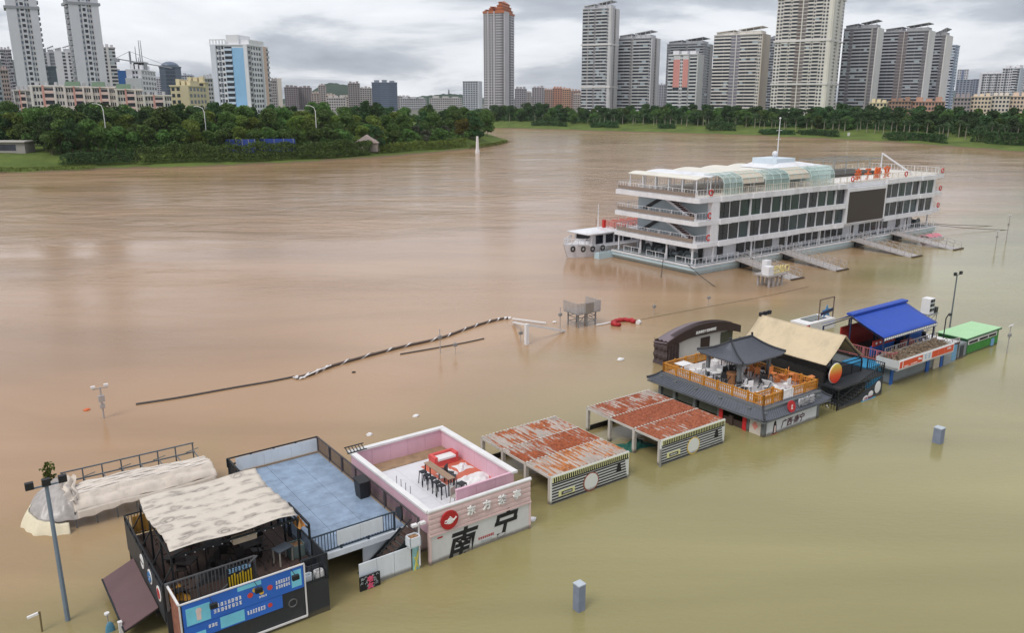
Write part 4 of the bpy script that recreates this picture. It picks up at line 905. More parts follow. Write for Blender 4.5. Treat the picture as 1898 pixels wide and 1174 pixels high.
# ------------------------------------------------------------------ gangways
def gangway(ua, ub, vend, lb):
    t = thing('gangway', lb, 'gangway', (ua+ub)/2, 34.5, group='gangways of the barge')
    m_ = MB(); m_.prism([(ua, v0, 1.35), (ub, v0, 1.35), (ub, vend, 0.02), (ua, vend, 0.02)], (0, 0, -.14)); m_.build('ramp', M('pale_steel', c(178, 172, 170), .5, .2, grime=.2), t)
    m_ = MB(); n = 9
    for uu in (ua+.05, ub-.05):
        for h in (1.0, .55): m_.bar((uu, v0, 1.35+h), (uu, vend, .02+h), .05)
        for i in range(n+1):
            f_ = i/n; vv = v0+(vend-v0)*f_; zz = 1.35*(1-f_); m_.bar((uu, vv, zz), (uu, vv, zz+1.0), .05)
            if i < n: m_.bar((uu, vv, zz+1.0), (uu, v0+(vend-v0)*(i+1)/n, 1.35*(1-(i+1)/n)), .035)
    m_.build('truss_railing', M('pale_steel', c(178, 172, 170), .5, .2, grime=.2), t)
    MB().box(ua-.1, ub+.1, vend-.35, vend-.05, -.05, .16).build('toe_plate', M('rusty_plate', c(74, 58, 48), .8), t)
for ua, ub, ve, lb in ((70.9, 73.3, 30.3, 'steel gangway ramp beside the boarding sign platform'), (80.6, 83.0, 30.1, 'steel gangway ramp left of the barge screen, second after the sign platform'), (98.3, 100.8, 29.4, 'steel gangway ramp with pale worn foot below the barge screen'), (109.4, 112.0, 28.9, 'steel gangway ramp next to the pink raft at the stern')):
    gangway(ua, ub, ve, lb)
t = thing('pink_raft', 'small raft with a faded pink cover tied at the barge stern', 'raft', 117.5, 36)
MB().box(114.8, 119.6, 35.4, 37.6, -.1, .35).build('float', M('raft_white', c(190, 184, 186), .7), t); MB().slab(lambda s, q: (115.2+4*s, 35.6+1.8*q, .45+.3*math.sin(q*3.1)+.08*math.sin(s*19)), 10, 5, .05).build('cover', M('faded_pink_cover', c(206, 120, 136), .8), t)
for i, (a, b_, cc, d_, z_) in enumerate(((124, 41, 138, 33, .0), (124, 45, 141, 37, .0), (63, 40.5, 60, 33, 0), (63, 45, 58.5, 41, 0))):
    one(MB().tube([(a, b_, 1.3), ((a+cc)/2, (b_+d_)/2, .45), (cc, d_, -.05)], .045, 5), 'mooring_line', BLK, ['dark mooring line from the stern of the barge, lower one', 'dark mooring line from the stern of the barge, upper one', 'dark mooring line from the near corner of the barge', 'dark mooring line from the middle of the barge end'][i], 'rope', a, b_, 'mooring lines')
# ------------------------------------------------------------------ tour boat behind the barge
TB = thing('tour_boat', 'small white tour boat with rounded wheelhouse moored behind the barge', 'boat', 60, 59)
def hullsec(s):     # s: 0 bow .. 1 stern
    wdt = 2.6*min(1, (s*3.2)**.6) if s < .35 else 2.6
    return wdt
st = [i/14 for i in range(15)]; vs_ = []; fs_ = []
for s in st:
    uu = 57.0+22*s; wd = max(.05, hullsec(s)); sh = 1.55+.5*max(0, (.3-s))/.3; wl = wd*.72
    vs_ += [(uu, 59-wd, sh), (uu+(.9*max(0, 1-s*5)), 59-wl, -.4), (uu+(.9*max(0, 1-s*5)), 59+wl, -.4), (uu, 59+wd, sh)]
for i in range(14):
    a = i*4; fs_ += [(a, a+1, a+5, a+4), (a+2, a+3, a+7, a+6), (a+3, a, a+4, a+7)]
fs_.append((56, 57, 58, 59)); MB().add(vs_, fs_).build('hull', WHT, TB)
m_ = MB(); m_.box(60.8, 79, 57.0, 61.0, 1.5, 3.4); cab = m_.build('cabin', WHT, TB)
m_ = MB(); m_.add([(60.2, 57.6, 1.6), (60.2, 60.4, 1.6), (61.2, 61, 3.4), (61.2, 57, 3.4), (60.8, 57, 1.6), (60.8, 61, 1.6)], [(0, 3, 2, 1), (0, 4, 3), (1, 2, 5)]); m_.build('wheelhouse_front', WHT, cab)
m_ = MB(); m_.add([(60.42, 57.75, 2.45), (60.42, 60.25, 2.45), (60.86, 60.6, 3.2), (60.86, 57.4, 3.2)], [(0, 3, 2, 1)]); m_.build('windscreen', SHIPG, cab)
for a in (61.4, 63.4, 65.2, 67.0, 68.8): MB().box(a, a+1.4, 56.94, 57.0, 1.9, 3.15).build('window', SHIPG, cab)
m_ = MB(); m_.slab(lambda s, q: (59.6+19.6*s, 56.6+4.8*q, 3.5+.35*math.sin(q*math.pi)*min(1, s*6)), 8, 6, .16); rf = m_.build('roof', WHT, TB, True)
m_ = MB(); m_.tube([(63.6, 59, 3.8), (63.6, 59, 7.4)], .09, 6, .05); m_.bar((63.2, 59, 6.3), (64, 59, 6.3), .05); m_.build('mast', WHT, TB)
m_ = MB(); railing(m_, (65, 57), (78, 57), 3.8, 4.8, .4, 1.5, .03, .05); railing(m_, (65, 61), (78, 61), 3.8, 4.8, .4, 1.5, .03, .05); railing(m_, (65, 57), (65, 61), 3.8, 4.8, .4, 1.5, .03, .05); m_.build('roof_railing', M('rusty_white_rail', c(196, 160, 152), .6), TB)
m_ = MB()
for i in range(7): a = 66+i*1.6; m_.box(a, a+.7, 57.6, 60.4, 3.85, 4.2); m_.box(a, a+.08, 57.6, 60.4, 4.2, 4.7)
m_.build('bench', M('faded_red_bench', c(190, 120, 110), .7), TB)
m_ = MB(); m_.box(64.4, 64.8, 58.6, 59.0, 3.85, 5.0); m_.build('ventilator', REDB, TB)
m_ = MB(); railing(m_, (57.2, 58.9), (60.4, 56.7), 1.9, 2.8, .5, 1, .04, .06); railing(m_, (57.2, 59.1), (60.4, 61.3), 1.9, 2.8, .5, 1, .04, .06); m_.build('bow_railing', WHT, TB)
for a, b_ in ((58.0, 58.1), (59.2, 57.2), (60.4, 56.5), (62.2, 56.35)): MB().tube([(a+.34*math.cos(t_), b_-.05, 1.35+.34*math.sin(t_)) for t_ in [i*math.pi/5 for i in range(11)]], .13, 6, cap=False).build('tyre_fender', BLK, TB)
t = thing('pontoon', 'small pale blue pontoon wedged between the tour boat and the barge', 'pontoon', 62, 56)
MB().box(60.6, 63.6, 55.3, 56.3, -.4, .85).build('float', HULLB, t); m_ = MB(); railing(m_, (60.8, 55.4), (63.4, 55.4), .85, 1.7, .5, 1.2, .03, .04); m_.build('railing', STEEL, t)
# ------------------------------------------------------------------ boarding sign platform
g = GU(1426, 529); t = thing('sign_platform', 'grey steel platform with yellow boarding sign letters standing in the water', 'platform', g.x, g.y)
m_ = MB()
for a in (-1.2, -.35, .45, 1.3):
    for b_ in (-.8, .8): m_.box(g.x+a-.11, g.x+a+.11, g.y+b_-.11, g.y+b_+.11, -1, 1.35)
m_.build('leg', M('pale_steel'), t, kind='stuff'); MB().box(g.x-1.7, g.x+2.0, g.y-1.1, g.y+1.1, 1.35, 1.55).build('deck', M('pale_steel'), t)
MB().box(g.x-1.6, g.x-.5, g.y-.9, g.y, 1.55, 2.6).build('cabinet', WHT, t); MB().box(g.x-.6, g.x+.3, g.y+.2, g.y+.9, 1.55, 3.1).build('cabinet', WHT, t)
text('登船口', 1.05, M('yellow_letter', c(222, 206, 146), .5), t, g.x+.85, g.y-1.0, 2.1, ext=.05, off=.015, name='lettering')

# ================================================================== ROW OF FLOODED KIOSKS (row frame u along the row, v towards the river)
CHAR = M('charcoal_paint', c(44, 48, 53), 0.55, var=0.14, scale=1.2, grime=0.2, wet=True)
IRON = M('dark_iron', c(36, 40, 44), 0.5, 0.3, var=0.15)
WPAN = M('white_panel', c(216, 222, 228), 0.55, var=0.05, scale=0.7, grime=0.2, wet=True)
PINK = M('pink_wall', c(218, 178, 192), 0.75, var=0.06, scale=0.6, grime=0.18)
PINKF = M('pale_pink_facade', c(216, 190, 186), 0.7, var=0.05, scale=0.6, grime=0.16, wet=True)
WPNT = M('white_render', c(222, 220, 220), 0.7, var=0.05, scale=0.8, grime=0.2)
WOODB = M('brown_deck_wood', c(72, 56, 50), 0.75, var=0.3, scale=2.0)
REDS = M('sign_red', c(176, 34, 38), 0.5)
INK = M('black_ink', c(26, 26, 28), 0.7)
WLET = M('white_letter', c(232, 232, 230), 0.5)
# ------------------------------------------------------------------ furniture prototypes
def chair_proto(name, label, mat, group, h=0.46, back=True, w_=0.42):
    t = thing(name, label, 'chair' if back else 'stool', 0, 0, group=group)
    MB().box(-w_/2, w_/2, -w_/2, w_/2, h-.03, h+.02).build('seat', mat, t)
    if back: MB().box(-w_/2, w_/2, w_/2-.04, w_/2, h+.02, h+.46).build('backrest', mat, t)
    for a in (-1, 1):
        for b_ in (-1, 1): MB().bar((a*(w_/2-.03), b_*(w_/2-.03), h-.03), (a*(w_/2+.02), b_*(w_/2+.02), 0), .035).build('leg', mat, t)
    return t
def table_proto(name, label, mat, leg, lx, ly, h, group):
    t = thing(name, label, 'table', 0, 0, group=group); MB().box(-lx/2, lx/2, -ly/2, ly/2, h-.04, h).build('table_top', mat, t)
    for a in (-1, 1):
        for b_ in (-1, 1): MB().bar((a*(lx/2-.06), b_*(ly/2-.06), h-.04), (a*(lx/2-.06), b_*(ly/2-.06), 0), .05).build('leg', leg, t)
    return t
placed = set()
def put(proto, u, v, z, rz=0.0, tilt=(0, 0), label=None):
    o = proto if proto.name not in placed else copy_tree(proto)
    placed.add(proto.name)
    p = XY(u, v); o.location = (p.x, p.y, z); o.rotation_euler = (tilt[0], tilt[1], RA+rz)
    if label: o['label'] = label
    return o
# ------------------------------------------------------------------ A: dark container bar with stained tarpaulin roof
BA = thing('container_bar', 'dark two-level container bar with stained cream tarpaulin roof and blue banner', 'bar', -9, 4)
DZ = 1.66
m_ = MB(); m_.box(-12.1, -5.6, 1.1, 1.2, -.6, DZ-.06); m_.box(-12.1, -12.0, 1.2, 8.4, .85, DZ-.06); m_.box(-12.1, -5.6, 8.4, 8.5, -.6, DZ-.06); m_.box(-5.7, -5.6, 1.2, 8.4, -.6, DZ-.06); lw = m_.build('lower_wall', CHAR, BA)
m_ = MB()
for vv in (1.25, 3.6, 6.0, 8.3): m_.box(-12.08, -11.92, vv-.08, vv+.08, -.6, .85)
m_.build('post', CHAR, BA)
for i in range(13):                                     # deck planks
    MB().box(-12.05+i*.497, -12.05+i*.497+.475, 1.15, 8.45, DZ-.05, DZ+random.uniform(-.006, .006)).build('deck_plank', WOODB, BA)
# left parapet of flat panels with round badges
for i in range(6):
    a = 1.2+i*1.2; MB().box(-12.16, -12.1, a, a+1.185, 1.1, 2.62).build('parapet_panel', CHAR, BA)
for vv, rgb, nm in ((4.8, 0, 'white badge'), (3.3, 1, 'blue ring badge'), (1.75, 2, 'red badge')):
    bd = MB().disc((-12.17, vv, 2.2), (-1, 0, 0), .34, .03).build('round_badge', WLET, BA, label=nm)
    m_ = MB()
    if rgb == 0: m_.box(-12.215, -12.2, vv-.3, vv+.3, 2.17, 2.23)
    elif rgb == 1: m_.tube([(-12.21, vv+.22*math.cos(t_), 2.2+.22*math.sin(t_)) for t_ in [i*math.pi/8 for i in range(17)]], .04, 5, cap=False)
    else: m_.disc((-12.2, vv, 2.2), (-1, 0, 0), .24, .012)
    m_.build('emblem', [IRON, M('badge_blue', c(60, 110, 160), .5), REDS][rgb], bd)
m_ = MB(); railing(m_, (-12.1, 1.2), (-12.1, 8.45), 2.5, 2.85, .5, 1.2, .03, .06); railing(m_, (-12.1, 8.45), (-5.6, 8.45), DZ, 2.85, .14, 1.6, .03, .06); m_.build('side_railing', IRON, BA)
m_ = MB(); m_.box(-11.8, -9.5, 8.36, 8.40, DZ+.2, 2.7); 
for i in range(12): m_.box(-11.8+i*.19, -11.7+i*.19, 8.33, 8.36, DZ+.1, 2.75)
m_.build('bamboo_screen', M('bamboo_yellow', c(176, 132, 60), .7, var=.2, scale=5), BA)
m_ = MB(); railing(m_, (-12.0, 1.12), (-8.3, 1.12), DZ, 2.9, .15, 1.25, .035, .06); m_.bar((-9.9, 1.05, 1.75), (-8.2, 1.0, 2.95), .06); m_.build('front_railing', M('grey_iron', c(108, 108, 110), .5, .3), BA)
yp = MB().box(-9.55, -8.45, 1.0, 1.04, 1.8, 2.75).build('drink_board', M('board_black', c(42, 44, 48), .6), BA, label='black board with yellow bottle stripes on the front railing')
m_ = MB()
for i in range(9): m_.box(-9.5+i*.118, -9.44+i*.118, .985, 1.0, 1.85, 2.35+.05*(i % 3))
m_.build('bottle_stripe', M('bottle_yellow', c(226, 190, 44), .5), yp, kind='stuff'); m_ = MB(); marks(m_, -9.5, -8.5, .99, 2.5, 2.72, 7); m_.build('print', M('print_blue_white', c(150, 190, 220), .5), yp)
m_ = MB(); railing(m_, (-5.65, 1.1), (-5.65, 8.4), DZ, 2.75, .14, 1.4, .03, .06); railing(m_, (-6.7, -.5), (-5.62, -.5), DZ, 2.88, .3, 1.1, .03, .05); m_.build('side_railing', IRON, BA)
MB().box(-5.66, -5.6, -.5, 1.1, DZ, 2.85).build('railing_sheet', CHAR, BA)
m_ = MB(); m_.bar((-5.65, 1.3, 2.75), (-5.65, 1.3, 3.5), .09); m_.bar((-5.65, 1.3, 3.5), (-5.65, 3.8, 3.5), .09); m_.bar((-5.65, 3.8, 3.5), (-5.65, 3.8, 1.7), .09); m_.bar((-5.65, 1.3, 3.3), (-5.65, 3.8, 2.8), .06); m_.build('stair_gate_frame', IRON, BA)
# front annex: panel wall with the banners, white frame
m_ = MB(); m_.box(-11.85, -6.7, -.5, -.4, -.8, 2.72); fw = m_.build('front_panel', CHAR, BA)
m_ = MB(); m_.box(-6.7, -5.6, -.5, 1.1, -.8, DZ); m_.build('annex_block', CHAR, BA)
m_ = MB(); m_.box(-11.9, -11.84, -.4, 1.1, -.8, 2.7); m_.build('brick_side_panel', M('old_brick_print', c(142, 92, 76), .8, var=.5, scale=4), BA)
m_ = MB(); m_.bar((-11.95, -.56, 2.78), (-6.68, -.56, 2.78), .055); m_.bar((-11.92, -.56, -.8), (-11.92, -.56, 2.8), .055); m_.bar((-6.7, -.56, .2), (-6.7, -.56, 2.8), .055); m_.bar((-11.92, -.56, .2), (-6.7, -.56, .2), .07); m_.bar((-11.93, -.52, 2.78), (-11.95, 1.15, 2.78), .08); m_.build('white_frame', WPNT, fw)
BLUEB = M('banner_blue', c(44, 104, 198), .55, var=.12, scale=.8); CYAN = M('banner_cyan', c(120, 202, 226), .55, var=.12, scale=2)
b1 = MB().box(-11.82, -6.75, -.56, -.51, 1.66, 2.72).build('banner', BLUEB, BA, label='wide blue drinks banner with white print')
b2 = MB().box(-11.82, -7.75, -.55, -.51, 1.02, 1.64).build('banner', BLUEB, BA, label='narrow blue drinks banner below the wide one')
for q in ((-11.7, -10.75, 1.72, 2.5), (-7.3, -6.85, 1.8, 2.6), (-9.6, -8.6, 2.5, 2.7)): MB().box(q[0], q[1], -.566, -.56, q[2], q[3]).build('sky_print', CYAN, b1)
for q in ((-10.4, -9.4, 1.08, 1.6), (-11.8, -11.0, 1.05, 1.3)): MB().box(q[0], q[1], -.556, -.55, q[2], q[3]).build('sky_print', CYAN, b2)
m_ = MB(); marks(m_, -10.65, -9.45, -.565, 2.12, 2.3, 8); marks(m_, -10.65, -9.45, -.565, 1.88, 2.06, 8); marks(m_, -8.0, -7.35, -.565, 2.22, 2.4, 6); marks(m_, -8.0, -7.35, -.565, 2.0, 2.16, 6); marks(m_, -8.75, -8.4, -.565, 1.86, 1.96, 4); m_.build('print', WLET, b1, kind='stuff')
m_ = MB(); marks(m_, -9.3, -8.5, -.555, 1.25, 1.45, 7); marks(m_, -10.9, -10.5, -.555, 1.3, 1.46, 3); m_.build('print', WLET, b2, kind='stuff')
m_ = MB()
for a, z_ in ((-9.1, 2.15), (-8.25, 2.2)): m_.disc((a, -.562, z_), (0, -1, 0), .12, .012, 12)
for a in (-8.3,): m_.disc((a, -.552, 1.36), (0, -1, 0), .1, .016, 12)
m_.build('red_emblem', M('print_red', c(206, 70, 62), .5), b1)
m_ = MB()
for a, z_ in ((-8.62, 2.1), (-8.9, 2.32)): m_.disc((a, -.562, z_), (0, -1, 0), .1, .012, 12)
m_.build('gold_emblem', M('print_gold', c(214, 170, 60), .5), b1)
m_ = MB(); m_.disc((-11.2, -.567, 2.28), (0, -1, 0), .12, .01, 12); m_.box(-11.3, -11.12, -.572, -.566, 1.85, 2.2); m_.build('figure_print', M('print_pale', c(224, 200, 196), .5), b1)
for a in (-10.75, -8.9, -7.3):
    m_ = MB(); m_.bar((a, -.56, 2.75), (a+.05, -.95, 2.62), .02); m_.box(a-.1, a+.2, -1.05, -.9, 2.42, 2.62); m_.build('flood_lamp', IRON, fw)
tb = MB().tube([(-7.3+.18*math.cos(t_), -.53, 1.05+.18*math.sin(t_)) for t_ in [i*math.pi/8 for i in range(17)]], .03, 5, cap=False).build('round_mark', M('grey_iron'), fw)
# brown awning on the left
m_ = MB(); m_.slab(lambda s, q: (-12.2-1.35*s, 2.2+4.75*q+.25*s, 1.3-.72*s+.03*math.sin(q*9)), 6, 8, .05); aw = m_.build('side_awning', M('brown_canvas', c(100, 76, 78), .8, var=.08, scale=1.2), BA)
m_ = MB(); m_.bar((-13.58, 2.4, .54), (-13.58, 7.25, .54), .07); m_.bar((-12.2, 2.25, 1.2), (-13.57, 2.45, .5), .05); m_.bar((-12.2, 6.9, 1.2), (-13.57, 7.2, .5), .05); m_.build('awning_frame', IRON, aw)
# tarpaulin roof with dirt rings
def tarp_mat():
    m = M('stained_tarpaulin', c(204, 194, 182), .85, var=.05, scale=1.5); t = m.node_tree; b = t.nodes['Principled BSDF']; NN = t.nodes.new; LL = t.links.new
    co = NN('ShaderNodeTexCoord'); mp_ = NN('ShaderNodeMapping'); mp_.inputs['Scale'].default_value = (1.0, 1.9, 0); LL(co.outputs['Object'], mp_.inputs[0])
    nz = NN('ShaderNodeTexNoise'); nz.inputs['Scale'].default_value = 1.3; nz.inputs['Detail'].default_value = 3; LL(mp_.outputs[0], nz.inputs['Vector'])
    vm = NN('ShaderNodeVectorMath'); vm.operation = 'MULTIPLY_ADD'; vm.inputs[1].default_value = (.9, .9, 0); LL(nz.outputs['Color'], vm.inputs[0]); LL(mp_.outputs[0], vm.inputs[2])
    vo = NN('ShaderNodeTexVoronoi'); vo.inputs['Scale'].default_value = 1.0; vo.inputs['Randomness'].default_value = .75; LL(vm.outputs[0], vo.inputs['Vector'])
    rp = NN('ShaderNodeValToRGB'); e_ = rp.color_ramp.elements; e_[0].position = .0; e_[0].color = (.35, .35, .35, 1); e_[1].position = .55; e_[1].color = (0, 0, 0, 1)
    for p_, v_ in ((.12, .1), (.2, .55), (.24, .75), (.28, .25), (.36, .5), (.42, .12)):
        q = e_.new(p_); q.color = (v_, v_, v_, 1)
    LL(vo.outputs['Distance'], rp.inputs[0])
    n2 = NN('ShaderNodeTexNoise'); n2.inputs['Scale'].default_value = .5; LL(co.outputs['Object'], n2.inputs['Vector'])
    r2 = NN('ShaderNodeMapRange'); r2.inputs[1].default_value = .3; r2.inputs[2].default_value = .46; r2.inputs[3].default_value = .25; LL(n2.outputs['Fac'], r2.inputs[0])
    mu = NN('ShaderNodeMath'); mu.operation = 'MULTIPLY'; LL(rp.outputs[0], mu.inputs[0]); LL(r2.outputs[0], mu.inputs[1])
    # shading of the sagging troughs painted in as dark bands, patchy like stains
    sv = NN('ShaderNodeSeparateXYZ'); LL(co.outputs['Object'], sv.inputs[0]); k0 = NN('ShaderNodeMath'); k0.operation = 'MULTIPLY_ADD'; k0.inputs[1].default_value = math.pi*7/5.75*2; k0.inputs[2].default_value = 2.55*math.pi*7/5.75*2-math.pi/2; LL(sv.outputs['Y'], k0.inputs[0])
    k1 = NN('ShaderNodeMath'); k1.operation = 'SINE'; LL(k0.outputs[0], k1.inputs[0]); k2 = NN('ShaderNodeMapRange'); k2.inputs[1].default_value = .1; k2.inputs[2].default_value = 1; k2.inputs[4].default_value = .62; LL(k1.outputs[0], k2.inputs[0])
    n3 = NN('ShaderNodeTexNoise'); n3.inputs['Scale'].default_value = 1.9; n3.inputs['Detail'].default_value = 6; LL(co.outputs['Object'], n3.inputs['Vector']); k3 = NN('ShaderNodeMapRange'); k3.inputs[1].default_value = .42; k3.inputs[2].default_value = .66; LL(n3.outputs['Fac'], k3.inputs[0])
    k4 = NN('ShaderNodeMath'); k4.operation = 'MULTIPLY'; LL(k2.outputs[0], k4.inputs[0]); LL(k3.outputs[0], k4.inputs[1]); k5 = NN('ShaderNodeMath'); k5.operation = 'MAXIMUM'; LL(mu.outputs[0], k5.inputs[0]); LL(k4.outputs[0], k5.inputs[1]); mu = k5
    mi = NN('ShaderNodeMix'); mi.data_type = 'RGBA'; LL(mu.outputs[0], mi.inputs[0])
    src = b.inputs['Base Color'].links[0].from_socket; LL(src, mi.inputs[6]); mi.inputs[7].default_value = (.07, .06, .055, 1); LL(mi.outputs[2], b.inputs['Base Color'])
    return m
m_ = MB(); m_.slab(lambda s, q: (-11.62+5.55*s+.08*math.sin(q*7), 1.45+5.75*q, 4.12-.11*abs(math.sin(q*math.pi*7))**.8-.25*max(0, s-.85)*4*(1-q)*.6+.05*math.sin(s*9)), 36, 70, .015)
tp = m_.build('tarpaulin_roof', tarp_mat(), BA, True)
m_ = MB()
for vv in (1.5, 3.3, 5.2, 7.1):
    m_.bar((-11.6, vv, 3.82), (-6.1, vv, 3.82), .07)
    for uu in (-11.6, -6.1): m_.bar((uu, vv, DZ), (uu, vv, 3.82), .08)
    m_.bar((-12.1, vv, 2.6), (-11.6, vv, 3.4), .05)
m_.bar((-11.6, 1.5, 3.82), (-11.6, 7.1, 3.82), .07); m_.bar((-6.1, 1.5, 3.8), (-6.1, 7.1, 3.8), .07); m_.build('roof_frame', IRON, BA)
m_ = MB(); 
for i in range(13): m_.ball((-11+i*.38, 1.56, 3.7), .028, n=6, m=4)
m_.build('string_light', WLET, BA, kind='stuff'); MB().box(-8.95, -7.9, 1.75, 2.05, 3.35, 3.65).build('air_conditioner', M('cream_plastic', c(190, 172, 148), .6), BA)
# clutter thrown about on the bar deck
DK = M('dark_chair', c(40, 35, 35), .6, var=.2); TEAL = M('teal_chair', c(70, 112, 112), .6); YEL = M('yellow_cushion', c(196, 142, 50), .7)
pc = chair_proto('bar_chair', 'dark chair thrown about under the stained tarpaulin of the bar', DK, 'loose furniture on the bar deck')
pt = table_proto('bar_table', 'dark square table among tumbled chairs on the bar deck', DK, DK, .75, .75, .72, 'loose furniture on the bar deck')
for i in range(40):
    uu, vv = random.uniform(-11.3, -6.2), random.uniform(2.0, 7.6)
    put(pc, uu, vv, DZ+random.choice((.02, .02, .25)), random.uniform(0, 6.28), random.choice(((0, 0), (1.35, 0), (0, 1.2), (2.6, .2))))
for uu, vv in ((-10.6, 3.4), (-9.2, 4.2), (-7.9, 3.2), (-9.9, 5.8), (-7.4, 5.6)): put(pt, uu, vv, DZ+.02, random.uniform(0, 1.5), (0, 0))
o = put(table_proto('side_table', 'pale framed table with dark top near the stair of the bar deck', M('slate_top', c(78, 86, 96), .6), M('pale_leg', c(170, 166, 156), .6), .8, .6, .75, None), -6.75, 1.9, DZ+.01, .3)
def tub(nm, lb, cat, u, v, z, sx, sy, sz, mat, rz=0.0):
    t = thing(nm, lb, cat, u, v); m_ = MB(); m_.box(u-sx/2, u+sx/2, v-sy/2, v+sy/2, z, z+.06); 
    for a, b_, cc, d_ in ((-sx/2, -sx/2+.05, -sy/2, sy/2), (sx/2-.05, sx/2, -sy/2, sy/2), (-sx/2, sx/2, -sy/2, -sy/2+.05), (-sx/2, sx/2, sy/2-.05, sy/2)): m_.box(u+a, u+b_, v+cc, v+d_, z+.03, z+sz)
    m_.build('box_wall', mat, t); t.rotation_euler[2] += rz; return t
def planterbox(nm, lb, cat, u, v, z, sx, sy, sz, mat, fill):
    t = tub(nm, lb, cat, u, v, z, sx, sy, sz, mat); MB().grid(lambda s, q: (u-sx/2+.05+(sx-.1)*s, v-sy/2+.05+(sy-.1)*q, z+sz-.06+.05*math.sin(s*11)*math.sin(q*9)), 6, 6).build('filling', fill, t); return t
planterbox('storage_box', 'grey green box heaped with brown rubbish beside the bar stair', 'box', -6.05, 2.1, DZ, .7, .6, .62, M('grey_green_box', c(112, 128, 126), .7), M('brown_rubbish', c(150, 116, 84), .9, var=.3, scale=8))
tub('freezer_chest', 'dark open chest on the corner landing of the bar', 'chest', -6.0, .35, DZ, .8, .75, .55, M('dark_chest', c(54, 56, 64), .6)); tub('crate', 'white lattice crate behind the corner railing of the bar', 'crate', -6.45, -.2, DZ, .45, .32, .3, WPAN); tub('crate', 'second white crate by the corner post of the bar', 'crate', -5.92, -.22, DZ, .4, .32, .34, WPNT)
def cloth(nm, lb, cat, u, v, z, sx, sy, h, mat, seed=0, rz=0.0, n=16):
    rd = random.Random(seed); ph = [rd.uniform(0, 6) for _ in range(8)]
    def fn(s, q):
        e_ = min(s, 1-s, q, 1-q)*4; e_ = min(1, e_)
        wob = 1+.18*math.sin(s*7+ph[0])*math.sin(q*5+ph[1])
        return (u+(s-.5)*sx*wob, v+(q-.5)*sy*(1+.2*math.sin(s*6+ph[2])), z+.01+e_*h*(.45+.35*math.sin(s*9+ph[3]+q*4)*math.sin(q*8+ph[4])+.2*math.sin(s*21+ph[5])*math.sin(q*17+ph[6])))
    m_ = MB(); m_.slab(fn, n, n, .008); o = one(m_, nm, mat, lb, cat, u, v); o.rotation_euler[2] += rz; return o
cloth('cushion', 'yellow seat cushion lying on the brown deck by the bar stair', 'cushion', -6.7, .95, DZ, .95, .6, .22, YEL, 3); cloth('cushion', 'yellow cushion slumped against the left rail of the bar', 'cushion', -11.4, 2.1, DZ, .7, 1.3, .3, YEL, 4); cloth('orange_cloth', 'small orange cloth behind the corner railing of the bar', 'cloth', -6.3, .3, DZ, .4, .5, .3, M('orange_cloth', c(200, 120, 60), .8), 5)
cloth('tarp_heap', 'dark tarpaulin heap under the front edge of the bar roof', 'tarpaulin', -9.4, 2.6, DZ, 2.2, 1.0, .7, M('black_tarp', c(38, 38, 42), .55), 6); cloth('brown_sheet', 'brown folded sheet curling off the corner of the bar roof', 'sheet', -5.95, 1.75, 3.4, .35, .8, .5, M('brown_sheet', c(176, 126, 70), .8), 8)
# ------------------------------------------------------------------ B: terrace with blue floor
TE = thing('roof_terrace', 'open roof terrace with wet blue-grey floor and dark railings beside the bar', 'terrace', -3, 6)
FZ = 1.70; BLF = M('wet_blue_floor', c(136, 154, 176), .2, var=.28, scale=1.6, grime=.1, bump=.12)
pw, pl = 1.66, 2.16
for i in range(3):
    for j in range(5):
        MB().box(-5.5+i*pw+.008, -5.5+(i+1)*pw-.008, 1.5+j*pl+.008, 1.5+(j+1)*pl-.008, FZ-.06, FZ).build('floor_sheet', BLF, TE)
MB().box(-5.55, -.5, 1.42, 12.35, FZ-.3, FZ-.055).build('floor_slab', WPAN, TE)
m_ = MB(); m_.box(-5.55, -.5, 12.2, 12.3, -.6, FZ-.3); m_.box(-.62, -.5, 1.5, 12.2, -.6, FZ-.3); m_.box(-5.5, -5.4, 8.6, 12.2, -.6, FZ-.3); m_.box(-2.95, -.62, 1.5, 1.6, -.6, FZ-.3); m_.build('lower_wall', WPAN, TE)
MB().box(-5.6, -.55, 1.3, 1.5, FZ-.32, FZ-.02).build('front_fascia', WPAN, TE)
m_ = MB(); m_.box(-5.55, -.6, 12.28, 12.34, FZ-.02, FZ+.1); m_.box(-.62, -.52, 1.5, 12.3, FZ-.02, FZ+.1); m_.build('timber_kerb', M('kerb_timber', c(150, 128, 104), .8), TE)
for i in range(3): MB().box(-5.5+i*1.63, -5.5+(i+1)*1.63-.012, 12.36, 12.4, FZ-.1, 2.62).build('back_screen_panel', WPAN, TE)
m_ = MB(); railing(m_, (-5.95, 12.42), (-.6, 12.42), FZ+.5, 2.68, 5.3, 1.3, .05, .07); m_.build('back_railing', IRON, TE)
m_ = MB(); railing(m_, (-.58, .2), (-.58, 12.4), FZ, 2.68, .13, 1.7, .028, .07); m_.build('right_railing', M('brown_iron', c(74, 66, 66), .55), TE)
m_ = MB(); railing(m_, (-5.9, 8.6), (-5.9, 12.4), FZ, 2.68, .13, 1.7, .028, .07); m_.build('left_railing', IRON, TE)
m_ = MB(); railing(m_, (-5.5, 1.42), (-1.25, 1.42), FZ-.02, 2.68, .15, 1.42, .03, .06); m_.build('front_railing', M('blue_iron', c(52, 66, 80), .5, .2), TE)
for i in range(2): MB().box(-4.3+i*1.2, -3.11+i*1.2, 1.34, 1.38, FZ+.22, 2.66).build('front_screen_panel', WPAN, TE)
m_ = MB()
for i in range(10): m_.box(-3.3+i*.24, -3.06+i*.24, .35, 1.3, .05+.165*i, .09+.165*i)
